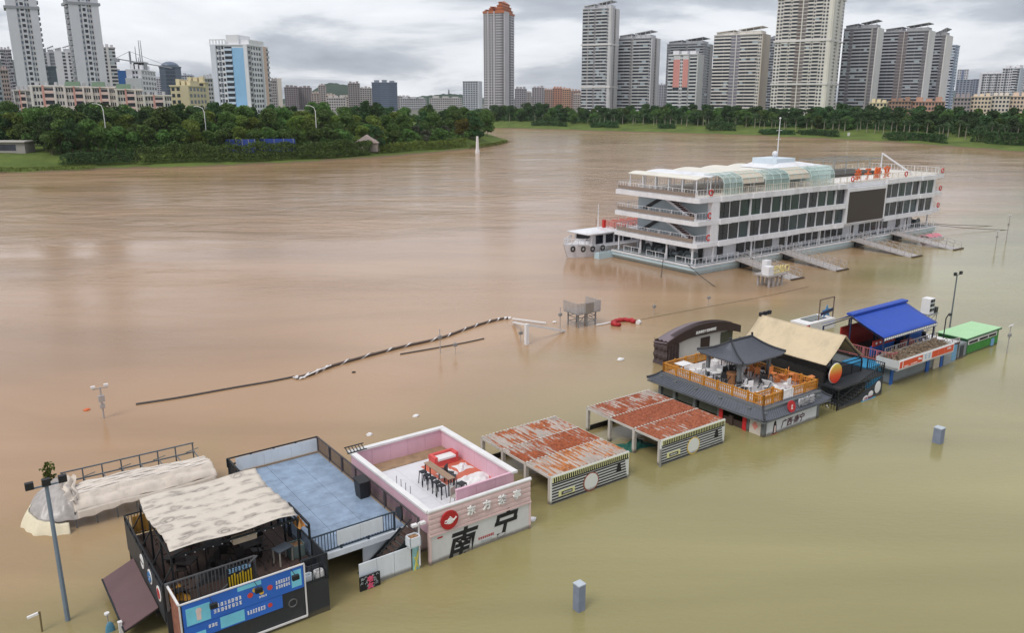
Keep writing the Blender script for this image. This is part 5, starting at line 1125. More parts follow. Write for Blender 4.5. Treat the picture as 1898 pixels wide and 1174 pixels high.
sr = m_.build('stair_tread', WOODB, TE); m_ = MB(); m_.bar((-3.3, 1.32, 0), (-.9, 1.32, 1.68), .06, .3); m_.bar((-3.3, .33, 0), (-.9, .33, 1.68), .06, .3); m_.bar((-3.0, .33, 1.1), (-.9, .33, 2.65), .05); m_.build('stringer', IRON, sr)
MB().box(-1.0, -.6, .3, 1.42, FZ-.08, FZ-.01).build('landing', WOODB, TE)
for i in range(3): MB().box(-3.8+i*.92, -2.9+i*.92, .16, .22, -.6, 1.3).build('hoarding_panel', WPAN, TE, label='white hoarding panel in front of the stair')
m_ = MB(); m_.box(-1.0, -.62, .1, .14, -.6, 1.5); m_.build('mural_panel', M('teal_mural', c(140, 186, 190), .6, var=.3, scale=3), TE); m_ = MB(); m_.bar((-.95, .09, -.2), (-.7, .09, 1.0), .07); m_.bar((-.72, .09, .1), (-.9, .09, .7), .06); m_.build('mural_leaf', M('mural_yellow', c(206, 196, 90), .6), TE)
planterbox('water_tank_box', 'small white box hung at the top of the stair corner', 'box', -1.0, .0, 1.45, .6, .5, .5, WPAN, M('brown_rubbish'))
t = thing('floodlight_post', 'short white post with two small floodlights at the stair corner', 'lamp', -.65, .05); MB().tube([(-.65, .05, .2), (-.65, .05, 2.5)], .05, 8).build('post', WPNT, t)
for a in (-.25, .2): MB().box(-.65+a-.14, -.65+a+.14, -.08, .12, 2.4, 2.52).build('lamp_head', WPNT, t)
t = thing('rubbish_bin', 'black wheeled bin standing on the blue terrace by the railing', 'bin', -.95, 5.6); m_ = MB(); m_.add([(-1.2, 5.3, FZ), (-.72, 5.3, FZ), (-.72, 5.9, FZ), (-1.2, 5.9, FZ), (-1.26, 5.24, FZ+.9), (-.68, 5.24, FZ+.9), (-.68, 5.96, FZ+.9), (-1.26, 5.96, FZ+.9)], [(3, 2, 1, 0), (0, 1, 5, 4), (1, 2, 6, 5), (2, 3, 7, 6), (3, 0, 4, 7)]); m_.build('body', BLK, t); MB().prism([(-1.28, 5.22, FZ+.9), (-.66, 5.22, FZ+.9), (-.66, 5.98, FZ+1.0), (-1.28, 5.98, FZ+1.0)], (0, 0, .06)).build('lid', BLK, t)
t = thing('fan_unit', 'round black fan hung on the terrace railing', 'fan', -.75, 1.9); MB().disc((-.66, 1.9, 2.25), (-1, 0, 0), .32, .08).build('guard', BLK, t)
t = thing('sign_stand', 'black patterned sign with two glowing pink characters half under water', 'sign', -3.4, .0); MB().box(-3.9, -2.85, -.05, .03, -.4, .72).build('board', INK, t); m_ = MB()
for i in range(26): a, z_ = random.uniform(-3.85, -2.95), random.uniform(.02, .66); m_.tube([(a+.06*math.cos(t_), -.06, z_+.05*math.sin(t_)) for t_ in (0, 1.2, 2.4, 3.6)], .012, 4)
m_.build('pattern', M('grey_print', c(170, 178, 180), .6), t, kind='stuff'); text('老', .32, M('pink_letter', c(226, 90, 124), .5), t, -3.37, -.07, .5, ext=.01, off=.012); text('友', .32, M('pink_letter'), t, -3.37, -.07, .16, ext=.01, off=.012)
# ------------------------------------------------------------------ C: pink tea house
PT = thing('pink_tea_house', 'pink walled tea house roof with white coping and black calligraphy on its front', 'tea house', 3, 4.5)
m_ = MB(); m_.box(-.1, 6.05, 1.3, 8.9, -.6, FZ-.05); m_.build('lower_block', PINKF, PT)
TILE = M('white_terrace_floor', c(212, 212, 216), .6, var=.06, scale=1.5, grime=.1)
for i in range(3):
    for j in range(3): MB().box(.1+i*1.96, .1+(i+1)*1.96-.01, 1.35+j*2.1, 1.35+(j+1)*2.1-.01, FZ-.05, FZ).build('floor_sheet', TILE, PT)
MB().box(.1, 3.3, .15, 1.34, FZ-.05, FZ).build('front_landing', TILE, PT)
MB().box(3.4, 5.9, 1.5, 6.9, FZ, FZ+.03).build('red_floor_mat', M('orange_red_floor', c(196, 106, 84), .7, var=.12, scale=1.2, grime=.2), PT); MB().box(.1, 5.9, 7.65, 8.75, FZ, FZ+.03).build('mud_strip', M('brown_mud_strip', c(150, 124, 98), .9, var=.3, scale=2.5), PT)
for i in range(5): MB().box(.05+i*1.18, .05+(i+1)*1.18-.012, 8.76, 8.86, FZ-.05, 2.8).build('wall_panel', PINK, PT)
for i in range(6): MB().box(5.9, 6.02, 1.4+i*1.225, 1.4+(i+1)*1.225-.012, FZ-.05, 2.8).build('wall_panel', PINK, PT)
for i in range(3): MB().box(2.3+i*1.22, 2.3+(i+1)*1.22-.012, 1.28, 1.38, FZ-.05, 2.8).build('wall_panel', PINK, PT)
for i in range(7): MB().box(-.1, .02, .12+i*1.23, .12+(i+1)*1.23-.012, FZ-.05, 2.8).build('wall_panel', PINK, PT)
m_ = MB(); m_.box(-.2, 6.15, 8.68, 9.0, 2.8, 2.92); m_.build('coping', WPNT, PT); MB().box(5.78, 6.16, 1.2, 8.66, 2.8, 2.92).build('coping', WPNT, PT); MB().box(-.2, .12, .1, 8.66, 2.8, 2.92).build('coping', WPNT, PT); MB().box(2.28, 5.76, 1.26, 1.4, 2.8, 2.86).build('coping', PINK, PT)
# facade
fa = MB().box(-.12, 6.1, -.02, .1, 1.62, 2.84).build('sign_band', PINKF, PT)
for i in range(4): MB().box(-.1, 6.08, -.06, -.02, 1.72+i*.28, 1.86+i*.28).build('band_rib', PINKF, fa)
MB().tube([(-.14, .03, 2.9), (6.14, .03, 2.9)], .1, 10).build('coping', WPNT, fa)
mu = MB().box(-.05, 6.05, .0, .1, -.8, 1.6).build('mural_wall', M('pale_mural_wall', c(206, 206, 204), .75, var=.06, scale=1.0, grime=.12, wet=True), PT); m_ = MB(); m_.box(-.14, -.02, -.05, .12, -.8, 1.7); m_.box(6.02, 6.12, -.05, .12, -.8, 1.7); m_.box(-.14, 6.12, -.08, .0, 1.55, 1.63); m_.build('trim', PINKF, fa)
text('南', 1.65, INK, mu, 1.68, -.012, .52, off=.043, shear=.25, ext=.008, name='calligraphy'); text('宁', 1.55, INK, mu, 4.35, -.012, .78, off=.048, shear=.25, ext=.008, name='calligraphy')
m_ = MB(); marks(m_, 2.75, 3.75, -.01, .42, .56, 8); m_.box(.35, .65, -.012, 0, 1.3, 1.38); m_.build('red_print', REDS, mu); m_ = MB(); marks(m_, 2.9, 3.6, -.01, .22, .34, 6); m_.build('grey_print', M('grey_print'), mu)
sg = MB().disc((1.0, -.07, 2.2), (0, -1, 0), .5, .08, 32).build('round_sign', REDS, fa, label='round red sign with a white teapot')
m_ = MB(); m_.ball((1.02, -.15, 2.14), .22, .02, .16, 14, 8); m_.box(.92, 1.12, -.17, -.145, 2.28, 2.33); m_.ball((1.02, -.16, 2.37), .035, .02, .035); m_.bar((1.2, -.16, 2.14), (1.38, -.16, 2.3), .06); m_.tube([(.82, -.16, 2.24), (.72, -.16, 2.22), (.7, -.16, 2.12), (.82, -.16, 2.06)], .022, 5); m_.build('teapot_emblem', WLET, sg)
for i, ch in enumerate('东方茶亭'): text(ch, .52, WLET, fa, 2.3+i*.95, -.1, 2.28, off=.012, ext=.05, name='sign_letter')
# things on the pink terrace
bt = table_proto('high_table', 'long high bar table with a wooden top on the pink terrace', M('table_wood', c(150, 122, 100), .6), IRON, .42, 2.6, 1.02, None); put(bt, 2.95, 4.1, FZ)
bs = chair_proto('bar_stool', 'black metal bar stool drawn up to the long high table', IRON, 'stools at the high table', .72, False, .34)
for uu, vv in ((2.45, 5.0), (2.42, 4.5), (2.45, 4.0), (2.42, 3.45), (2.4, 2.95), (3.45, 4.6), (3.5, 3.6)): put(bs, uu, vv, FZ, random.uniform(0, 1))
t = thing('red_sofa', 'red bench sofa with white seat in the far corner of the pink terrace', 'sofa', 4.75, 6.6); MB().box(3.95, 5.55, 6.25, 6.95, FZ, FZ+.38).build('base', M('sofa_red', c(206, 84, 80), .7), t); MB().box(4.15, 5.35, 6.2, 6.8, FZ+.38, FZ+.5).build('seat_cushion', WPNT, t); MB().box(3.95, 5.55, 6.82, 6.98, FZ+.38, FZ+.62).build('backrest', M('sofa_red'), t)
for a in (3.95, 5.35): MB().box(a, a+.2, 6.25, 6.8, FZ+.38, FZ+.62).build('armrest', M('sofa_red'), t)
for i, (uu, vv, sx, sy, h, lb) in enumerate(((4.1, 5.2, 1.1, .9, .4, 'crumpled white sheet beside the high table'), (4.9, 3.6, 1.9, 1.3, .35, 'largest crumpled white sheet on the red mat'), (3.85, 3.2, .9, 1.5, .3, 'crumpled white sheet at the table end'), (5.2, 2.4, 1.2, .9, .25, 'flat white sheet near the low inner wall'), (5.3, 5.4, .9, .8, .3, 'white bundle with dark spots by the right pink wall'))): cloth('white_sheet', lb, 'sheet', uu, vv, FZ+.03, sx, sy, h, WPNT, 20+i)
put(chair_proto('office_chair', 'black chair standing among the white sheets', BLK, None, .5), 3.75, 4.35, FZ+.03, .6); put(chair_proto('round_stool', 'low black stool among the white sheets', BLK, None, .42, False), 3.7, 3.0, FZ+.03, .2); put(chair_proto('wire_chair', 'pale wire chair in front of the low inner wall', M('pale_leg'), None, .45), 2.65, 1.95, FZ, .4)
for i, (uu, vv) in enumerate(((.5, 4.4), (.5, 3.9), (.5, 3.4), (.5, 2.9))): one(MB().tube([(uu, vv, FZ), (uu, vv, FZ+1.25)], .022, 6), 'thin_post', STEEL, 'thin bare steel post on the white floor by the pink left wall', 'post', uu, vv, 'bare posts on the pink terrace')
t = thing('black_frame_bench', 'folded black metal rack perched on the pink back corner coping', 'rack', .15, 8.8); m_ = MB()
for i in range(6): m_.bar((-.35+i*.2, 8.5, 2.95), (-.25+i*.2, 9.15, 3.05), .04)
m_.bar((-.4, 8.5, 2.95), (.8, 8.5, 2.97), .05); m_.bar((-.3, 9.15, 3.05), (.9, 9.15, 3.05), .05); m_.build('frame', IRON, t)
# ------------------------------------------------------------------ D: two rusty container sheds
def rust_mat(name, seed, amount, light):
    m = bpy.data.materials.new(name); m.use_nodes = True; t = m.node_tree; b = t.nodes['Principled BSDF']; NN = t.nodes.new; LL = t.links.new
    b.inputs['Roughness'].default_value = .85; b.inputs['Specular IOR Level'].default_value = .25
    co = NN('ShaderNodeTexCoord')
    def noise(sx, sy, sc_, det, off):
        mp_ = NN('ShaderNodeMapping'); mp_.inputs['Scale'].default_value = (sx, sy, 1); mp_.inputs['Location'].default_value = (off+seed, off*2+seed*3, 0); LL(co.outputs['Object'], mp_.inputs[0])
        n = NN('ShaderNodeTexNoise'); n.inputs['Scale'].default_value = sc_; n.inputs['Detail'].default_value = det; n.inputs['Roughness'].default_value = .6; LL(mp_.outputs[0], n.inputs['Vector']); return n
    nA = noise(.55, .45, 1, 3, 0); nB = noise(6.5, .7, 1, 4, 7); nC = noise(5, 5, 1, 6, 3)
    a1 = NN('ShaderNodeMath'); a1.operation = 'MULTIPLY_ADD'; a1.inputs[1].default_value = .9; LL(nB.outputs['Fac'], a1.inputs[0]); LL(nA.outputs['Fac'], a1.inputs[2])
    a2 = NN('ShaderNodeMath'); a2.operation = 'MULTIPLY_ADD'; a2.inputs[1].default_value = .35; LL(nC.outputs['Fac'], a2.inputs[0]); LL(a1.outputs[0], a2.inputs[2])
    sx_ = NN('ShaderNodeSeparateXYZ'); LL(co.outputs['Object'], sx_.inputs[0]); ridge_shade = NN('ShaderNodeMath'); ridge_shade.operation = 'SINE'; w0 = NN('ShaderNodeMath'); w0.operation = 'MULTIPLY'; w0.inputs[1].default_value = 22.3; LL(sx_.outputs['X'], w0.inputs[0]); LL(w0.outputs[0], ridge_shade.inputs[0])
    a3 = NN('ShaderNodeMath'); a3.operation = 'MULTIPLY_ADD'; a3.inputs[1].default_value = .055; LL(ridge_shade.outputs[0], a3.inputs[0]); LL(a2.outputs[0], a3.inputs[2])  # rust stripes following the corrugation, painted in to stand for its weak shading
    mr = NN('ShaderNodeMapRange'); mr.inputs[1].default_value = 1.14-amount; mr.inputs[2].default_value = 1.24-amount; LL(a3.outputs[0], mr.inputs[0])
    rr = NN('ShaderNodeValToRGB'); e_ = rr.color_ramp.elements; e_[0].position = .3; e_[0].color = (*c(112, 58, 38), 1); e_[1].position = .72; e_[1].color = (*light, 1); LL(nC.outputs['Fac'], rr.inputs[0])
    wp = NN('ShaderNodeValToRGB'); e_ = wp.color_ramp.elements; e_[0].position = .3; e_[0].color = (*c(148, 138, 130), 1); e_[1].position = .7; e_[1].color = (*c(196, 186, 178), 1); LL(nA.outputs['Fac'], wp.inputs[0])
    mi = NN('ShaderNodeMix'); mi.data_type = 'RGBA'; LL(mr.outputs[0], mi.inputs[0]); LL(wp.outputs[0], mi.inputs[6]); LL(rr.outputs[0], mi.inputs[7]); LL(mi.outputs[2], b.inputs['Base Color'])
    return m
MURW = M('mural_white', c(216, 218, 212), .7, var=.05, scale=1, grime=.15, wet=True); POST = M('pale_post', c(190, 184, 176), .75, var=.15, scale=1.5, grime=.5, wet=True)
YELL = M('mural_yellow_pale', c(216, 214, 156), .7, var=.1)
def shed(u, label, rusts, disc_u, disc_rgb, net):
    t = thing('rusty_shed', label, 'shed', u+3, 5, group=None); RZ = 1.72; vf, wd = 1.4, 6.05
    for k in range(3):
        va = vf+.04+k*2.32; vb = va+2.26; m_ = MB(); n = 84
        prof = [0, 0, .055, .055]
        def fn(s, q, va=va, vb=vb):
            i = int(round(s*n)); return (u+.06+(wd-.12)*s, va+(vb-va)*q, RZ+prof[i % 4]+.02*math.sin(s*3.1+k))
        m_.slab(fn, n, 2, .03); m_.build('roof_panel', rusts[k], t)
        m2 = MB(); m2.box(u, u+wd, vb-.02, vb+.05, RZ-.12, RZ+.035); m2.box(u, u+wd, va-.05, va+.0, RZ-.12, RZ+.03)
        for i in range(22): m2.box(u+.07+i*.275, u+.17+i*.275, vb-.06, vb+.1, RZ+.03, RZ+.058)
        m2.build('roof_beam', POST, t)
    for vv in (vf+.12, vf+2.4, vf+4.72, vf+6.95):
        for uu in (u+.1, u+wd-.1):
            MB().box(uu-.11, uu+.11, vv-.1, vv+.1, -.8, RZ-.1).build('post', POST, t)
    m_ = MB(); m_.box(u, u+.1, vf, vf+7.05, RZ-.16, RZ-.02); m_.box(u+wd-.1, u+wd, vf, vf+7.05, RZ-.16, RZ-.02); m_.build('side_beam', POST, t)
    fr = MB().box(u, u+wd, vf-.06, vf+.04, -.8, RZ-.0).build('mural_wall', MURW, t)
    MB().box(u+wd-.06, u+wd, vf+.06, vf+2.3, -.8, RZ-.18).build('end_wall', M('dark_inner', c(44, 41, 38), .9), t); MB().box(u+.3, u+wd-.1, vf+6.9, vf+6.96, -.8, .35).build('rear_wall', M('dark_inner'), t)
    for i in range(8):
        z = -.1+i*.178; MB().box(u+.08, u+wd-.12-.03*i, vf-.075, vf-.06, z, z+.085).build('black_stripe', INK, fr)
    MB().box(u+.1, u+wd-.05, vf-.07, vf-.06, 1.34, 1.66).build('border_band', YELL, fr); m_ = MB()
    for i in range(37): a = u+.2+i*.157; m_.prism([(a, vf-.07, 1.36), (a+.085, vf-.07, 1.36), (a+.06, vf-.07, 1.64), (a-.025, vf-.07, 1.64)], (0, -.012, 0))
    m_.build('comb_stroke', INK, fr, kind='stuff'); MB().box(u+.06, u+wd-.06, vf-.078, vf-.06, 1.28, 1.35).build('border_line', INK, fr)
    MB().tube([(disc_u, vf-.06, .62), (disc_u, vf-.085, .62)], .6, 28).build('oval_rim', M('rim_%d' % disc_rgb[0], c(*disc_rgb), .7), fr); MB().tube([(disc_u, vf-.085, .63), (disc_u, vf-.1, .63)], .52, 28).build('oval_plate', MURW, fr)
    MB().box(u+.55, u+1.75, vf-.1, vf-.075, .38, .72).build('name_plate', YELL, fr); m_ = MB(); m_.box(u+.75, u+1.55, vf-.112, vf-.1, .45, .65); m_.build('plate_centre', INK, fr); m_ = MB(); marks(m_, u+.82, u+1.48, vf-.113, .5, .6, 8); m_.build('print', WLET, fr)
    m_ = MB(); m_.prism([(u+5.0, vf-.075, .62), (u+5.42, vf-.075, .62), (u+5.3, vf-.075, 1.2), (u+5.12, vf-.075, 1.2)], (0, -.02, 0)); m_.build('lantern_print', INK, fr)
    return t
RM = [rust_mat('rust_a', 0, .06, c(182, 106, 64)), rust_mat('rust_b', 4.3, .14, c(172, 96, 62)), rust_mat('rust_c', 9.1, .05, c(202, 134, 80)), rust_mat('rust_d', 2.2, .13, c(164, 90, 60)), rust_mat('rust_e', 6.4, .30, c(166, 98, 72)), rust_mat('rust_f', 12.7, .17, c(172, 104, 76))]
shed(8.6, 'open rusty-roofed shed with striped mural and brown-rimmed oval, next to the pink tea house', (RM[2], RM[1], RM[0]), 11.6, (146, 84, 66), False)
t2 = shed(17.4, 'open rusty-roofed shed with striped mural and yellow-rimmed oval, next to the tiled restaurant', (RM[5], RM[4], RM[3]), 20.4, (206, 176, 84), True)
t2l = t2['label']
t = thing('drain_pipe', 'short grey pipe at the front corner post of the shed by the restaurant', 'pipe', 17.3, 1.2); MB().tube([(17.3, 1.25, -.6), (17.3, 1.25, 1.2)], .07, 8).build('pipe', STEEL, t)
cloth('green_net', 'dark green netting floating inside the shed beside the restaurant', 'net', 18.4, 4.6, -.02, 2.2, 1.6, .25, M('green_net', c(36, 96, 84), .8, var=.4, scale=6), 31)
# ------------------------------------------------------------------ E: tiled restaurant with pavilion
RS = thing('tiled_restaurant', 'flooded restaurant with grey tiled skirt roof, orange timber balustrade and roof pavilion', 'restaurant', 29.5, 5)
TILEG = M('grey_roof_tiles', c(88, 91, 100), .6, var=.14, scale=2.2, grime=.1); GPOST = M('grey_post', c(104, 108, 110), .6, var=.1, wet=True)
ORW = M('orange_timber', c(190, 128, 44), .6, var=.2, scale=3)
m_ = MB(); m_.box(26.9, 33.0, 8.5, 10.2, -.8, 1.75); m_.box(32.3, 32.45, .5, 10.2, -.8, 1.75); m_.build('rear_wall', M('dark_inner'), RS)
MB().box(26.6, 33.1, .6, 10.4, 1.75, 1.9).build('deck_slab', GPOST, RS)
for i in range(3):
    for j in range(4): MB().box(26.9+i*2.05, 26.9+(i+1)*2.05-.012, 1.0+j*2.3, 1.0+(j+1)*2.3-.012, 1.9, 1.94).build('deck_sheet', M('pale_deck_sheet', c(204, 200, 202), .6, var=.1, scale=1.2, grime=.25), RS)
for vv in (.5, 1.75, 4.3, 6.6, 8.6, 10.1): MB().box(26.35, 26.6, vv-.13, vv+.13, -.8, 1.75).build('post', GPOST, RS)
MB().box(32.3, 32.55, .3, .5, -.8, 1.75).build('post', GPOST, RS)
sp = MB().box(26.4, 26.46, .66, 1.6, -.8, 1.3).build('side_panel', M('cream_panel', c(208, 198, 186), .7), RS); m_ = MB(); m_.prism([(26.39, 1.13, .3), (26.39, .88, .62), (26.39, 1.13, .94), (26.39, 1.38, .62)][::-1], (-.012, 0, 0)); m_.build('diamond_print', M('pink_print', c(220, 140, 130), .6), sp)
for vv in (1.98, 4.05): MB().box(26.3, 26.34, vv-.16, vv+.16, -.6, 1.25).build('red_scroll', M('scroll_red', c(196, 40, 44), .6), RS)
m_ = MB(); m_.box(26.42, 26.5, 2.2, 4.0, .0, .5); m_.box(26.3, 26.5, 3.0, 3.3, .0, .75); m_.build('counter', WOODB, RS)
for vv in (5.4, 7.6, 9.3): MB().box(26.5, 26.53, vv-.85, vv+.85, .3, 1.6).build('window_pane', M('dark_window_pane', c(70, 76, 72), .15, spec=.6), RS)
fr = MB().box(26.62, 32.3, .33, .42, -.8, 1.42).build('front_mural', M('pale_mural', c(206, 208, 210), .7, var=.06, scale=1.2, grime=.14, wet=True), RS)
text('广西·南宁', .62, M('maroon_ink', c(74, 26, 36), .7), fr, 29.5, .32, .5, off=.012, shear=.2, ext=.006, name='calligraphy'); m_ = MB(); marks(m_, 28.9, 30.4, .325, 1.1, 1.22, 7); m_.build('small_print', INK, fr)
m_ = MB(); m_.ball((27.5, .325, .78), .14, .012, .2, 10, 6); m_.prism([(27.28, .325, -.1), (27.72, .325, -.1), (27.66, .325, .7), (27.36, .325, .75)], (0, -.008, 0)); m_.build('hair_print', INK, fr); m_ = MB(); m_.prism([(27.4, .312, .1), (27.6, .312, .1), (27.58, .312, .62), (27.44, .312, .62)], (0, -.008, 0)); m_.build('face_print', M('print_pale'), fr); MB().box(27.15, 27.85, .31, .325, -.15, .02).build('red_print', M('print_red'), fr)
# skirt roof
i0 = (26.8, .9, 33.05, 10.3); o0 = (25.85, .03, 33.6, 11.05); zi, zo = 1.96, 1.3
def skirt(p, q, r_, s_, n):          # outer edge p->q, inner edge s_->r_
    m_ = MB(); p, q, r_, s_ = [Vector(x) for x in (p, q, r_, s_)]
    def fn(a, b_):
        up = .16*(abs(a-.5)*2)**6*(1-b_); pt = p.lerp(q, a).lerp(s_.lerp(r_, a), b_); return (pt.x, pt.y, pt.z+up-.09*math.sin(b_*math.pi))
    m_.slab(fn, 24, 5, .05); o = m_.build('roof_slope', TILEG, RS)
    m_ = MB()
    for k in range(n+1):
        a = k/n; pts = [Vector(fn(a, b_/5))+Vector((0, 0, .02)) for b_ in range(6)]
        for x, y in zip(pts, pts[1:]): m_.bar(x, y, .075, .05)
    m_.build('tile_row', TILEG, o, kind='stuff'); m_ = MB(); pts = [Vector(fn(0, b_/5))+Vector((0, 0, .06)) for b_ in range(6)]
    m_.tube(pts, .075, 6); m_.build('hip_ridge', M('dark_ridge', c(44, 46, 52), .6), o)
    return o
A, B, C_, D_ = (o0[0], o0[1], zo), (o0[2], o0[1], zo), (o0[2], o0[3], zo), (o0[0], o0[3], zo); a_, b_, c_, d_ = (i0[0], i0[1], zi), (i0[2], i0[1], zi), (i0[2], i0[3], zi), (i0[0], i0[3], zi)
fs = skirt(A, B, b_, a_, 32); skirt(B, C_, c_, b_, 44); skirt(C_, D_, d_, c_, 32); skirt(D_, A, a_, d_, 44)
m_ = MB(); m_.bar((25.9, .08, 1.24), (25.9, 11, 1.24), .1); m_.bar((25.9, .08, 1.24), (33.5, .08, 1.24), .1); m_.build('eave_beam', GPOST, RS)
dsg = MB().disc((29.0, .22, 1.72), (0, -1, .25), .42, .06, 28).build('round_sign', REDS, RS, label='round red sign with a figure on the skirt roof'); m_ = MB(); m_.ball((29.0, .14, 1.75), .1, .02, .14); m_.ball((29.0, .13, 1.52), .16, .02, .12); m_.build('figure_emblem', M('print_pale'), dsg)
text('阿婆茶', .62, M('sign_pale_metal', c(168, 168, 174), .5), RS, 30.75, .2, 1.74, off=.012, ext=.06, name='sign_letter')
# balustrade
def balustrade(p, q, z0=1.94, z1=2.64):
    m_ = MB(); p = Vector((*p, 0)); q = Vector((*q, 0)); l = (q-p).length; n = max(2, int(l/.17)); k = max(1, round(l/1.35))
    for z, w_ in ((z1, .09), (z1-.22, .06), (z0+.1, .06)): m_.bar((p.x, p.y, z), (q.x, q.y, z), w_, w_)
    for i in range(n+1): r_ = p.lerp(q, i/n); m_.bar((r_.x, r_.y, z0+.1), (r_.x, r_.y, z1), .05)
    for i in range(k+1): r_ = p.lerp(q, i/k); m_.box(r_.x-.06, r_.x+.06, r_.y-.06, r_.y+.06, z0-.02, z1+.12)
    return m_.build('balustrade', ORW, RS)
balustrade((26.85, .95), (26.85, 10.25)); balustrade((26.85, 10.25), (32.95, 10.25)); balustrade((32.95, 10.25), (32.95, .95)); balustrade((26.85, .95), (28.9, .95)); balustrade((28.9, .95), (28.9, 1.7)); balustrade((30.2, 1.0), (32.95, .95)); balustrade((26.95, 1.75), (28.85, 1.75)); m_ = MB(); railing(m_, (28.95, .98), (30.15, .98), 1.94, 2.6, .16, 1.2, .05, .06); m_.build('white_gate', WPNT, RS)
# pavilion
for uu in (28.6, 32.0):
    for vv in (4.5, 7.4): MB().box(uu-.12, uu+.12, vv-.12, vv+.12, 1.94, 4.0).build('pavilion_post', GPOST, RS)
e0, e1, f0, f1, ze, zr = 28.0, 32.95, 3.75, 8.05, 3.95, 4.95; r0, r1, rv = 29.35, 31.7, 6.0
def pav(p, q, r_, s_, n):
    m_ = MB(); p, q, r_, s_ = [Vector(x) for x in (p, q, r_, s_)]
    def fn(a, b_):
        pt = p.lerp(q, a).lerp(s_.lerp(r_, a), b_); return (pt.x, pt.y, pt.z+.14*(abs(a-.5)*2)**6*(1-b_)-.14*math.sin(b_*math.pi))
    m_.slab(fn, 20, 6, .06); o = m_.build('pavilion_roof_slope', TILEG, RS); m_ = MB()
    for k in range(n+1):
        pts = [Vector(fn(k/n, j/6))+Vector((0, 0, .015)) for j in range(7)]
        for x, y in zip(pts, pts[1:]): m_.bar(x, y, .07, .045)
    m_.build('tile_row', TILEG, o, kind='stuff'); m_ = MB(); m_.tube([Vector(fn(0, j/6))+Vector((0, 0, .06)) for j in range(7)], .08, 6); m_.build('hip_ridge', M('dark_ridge'), o)
pav((e0, f0, ze), (e1, f0, ze), (r1, rv, zr), (r0, rv, zr), 22); pav((e1, f0, ze), (e1, f1, ze), (r1, rv, zr), (r1, rv, zr), 18); pav((e1, f1, ze), (e0, f1, ze), (r0, rv, zr), (r1, rv, zr), 22); pav((e0, f1, ze), (e0, f0, ze), (r0, rv, zr), (r0, rv, zr), 18)
m_ = MB(); m_.tube([(r0-.1, rv, zr+.12), (r0, rv, zr+.05), (r1, rv, zr+.05), (r1+.1, rv, zr+.12)], .1, 6); m_.ball((r0-.05, rv, zr+.25), .1); m_.ball((r1+.05, rv, zr+.25), .1); m_.build('ridge', M('dark_ridge'), RS); m_ = MB()
for a, b2, p, q in ((28.2, 3.95, 32.75, 3.95), (28.2, 7.85, 32.75, 7.85), (28.2, 3.95, 28.2, 7.85), (32.75, 3.95, 32.75, 7.85)): m_.bar((a, b2, 3.85), (p, q, 3.85), .12)
m_.build('pavilion_beam', GPOST, RS)
wc = chair_proto('white_chair', 'white plastic chair scattered on the restaurant roof deck', WPNT, 'white chairs on the restaurant roof'); wt = table_proto('white_table', 'white square table among scattered chairs on the restaurant roof deck', WPNT, IRON, .8, .8, .74, 'white tables on the restaurant roof'); oc = chair_proto('orange_chair', 'orange wooden chair piled near the right balustrade of the restaurant roof', M('orange_chair', c(200, 120, 62), .6), 'orange chairs on the restaurant roof'); bc = chair_proto('black_chair', 'black chair scattered under the roof pavilion', BLK, 'black chairs on the restaurant roof')
for i in range(18): put(wc, random.uniform(27.6, 31.5), random.uniform(1.9, 9.6), 1.95, random.uniform(0, 6.28), random.choice(((0, 0), (0, 0), (1.4, 0), (0, 1.3))))
for i in range(9): put(wt, random.uniform(27.6, 32.2), random.uniform(2.2, 9.4), 1.95, random.uniform(0, 1.5), random.choice(((0, 0), (0, 0), (0, .9))))
for i in range(14): put(oc, random.uniform(31.2, 32.6), random.uniform(1.8, 6.0), 1.95+random.choice((0, .0, .4)), random.uniform(0, 6.28), random.choice(((0, 0), (1.4, 0), (0, 1.3))))
for i in range(12): put(bc, random.uniform(28.3, 31.8), random.uniform(3.2, 7.6), 1.95, random.uniform(0, 6.28), random.choice(((0, 0), (1.4, 0))))
for i, (uu, vv) in enumerate(((28.2, 2.4), (29.2, 2.2), (30.1, 1.7), (30.6, 3.2))): cloth('white_cloth', ('white cloth heap just behind the inner timber rail', 'white cloth heap beside the gate in the balustrade', 'white cloth draped at the gate opening', 'white cloth bundle below the pavilion eave')[i], 'cloth', uu, vv, 1.95, 1.0, .8, .45, WPNT, 50+i)
t = thing('brown_tub', 'big tapered brown tub under the roof pavilion', 'tub', 28.9, 5.3); MB().tube([(28.9, 5.3, 1.95), (28.9, 5.3, 2.75)], .3, 14, .46).build('body', M('tub_brown', c(150, 104, 66), .7), t); MB().tube([(28.9, 5.3, 2.72), (28.9, 5.3, 2.8)], .5, 14).build('rim', M('tub_brown'), t)
put(table_proto('corner_table', 'white and orange table in the back corner of the restaurant roof', WPNT, ORW, 1.1, .9, .7, None), 28.0, 9.3, 1.95)
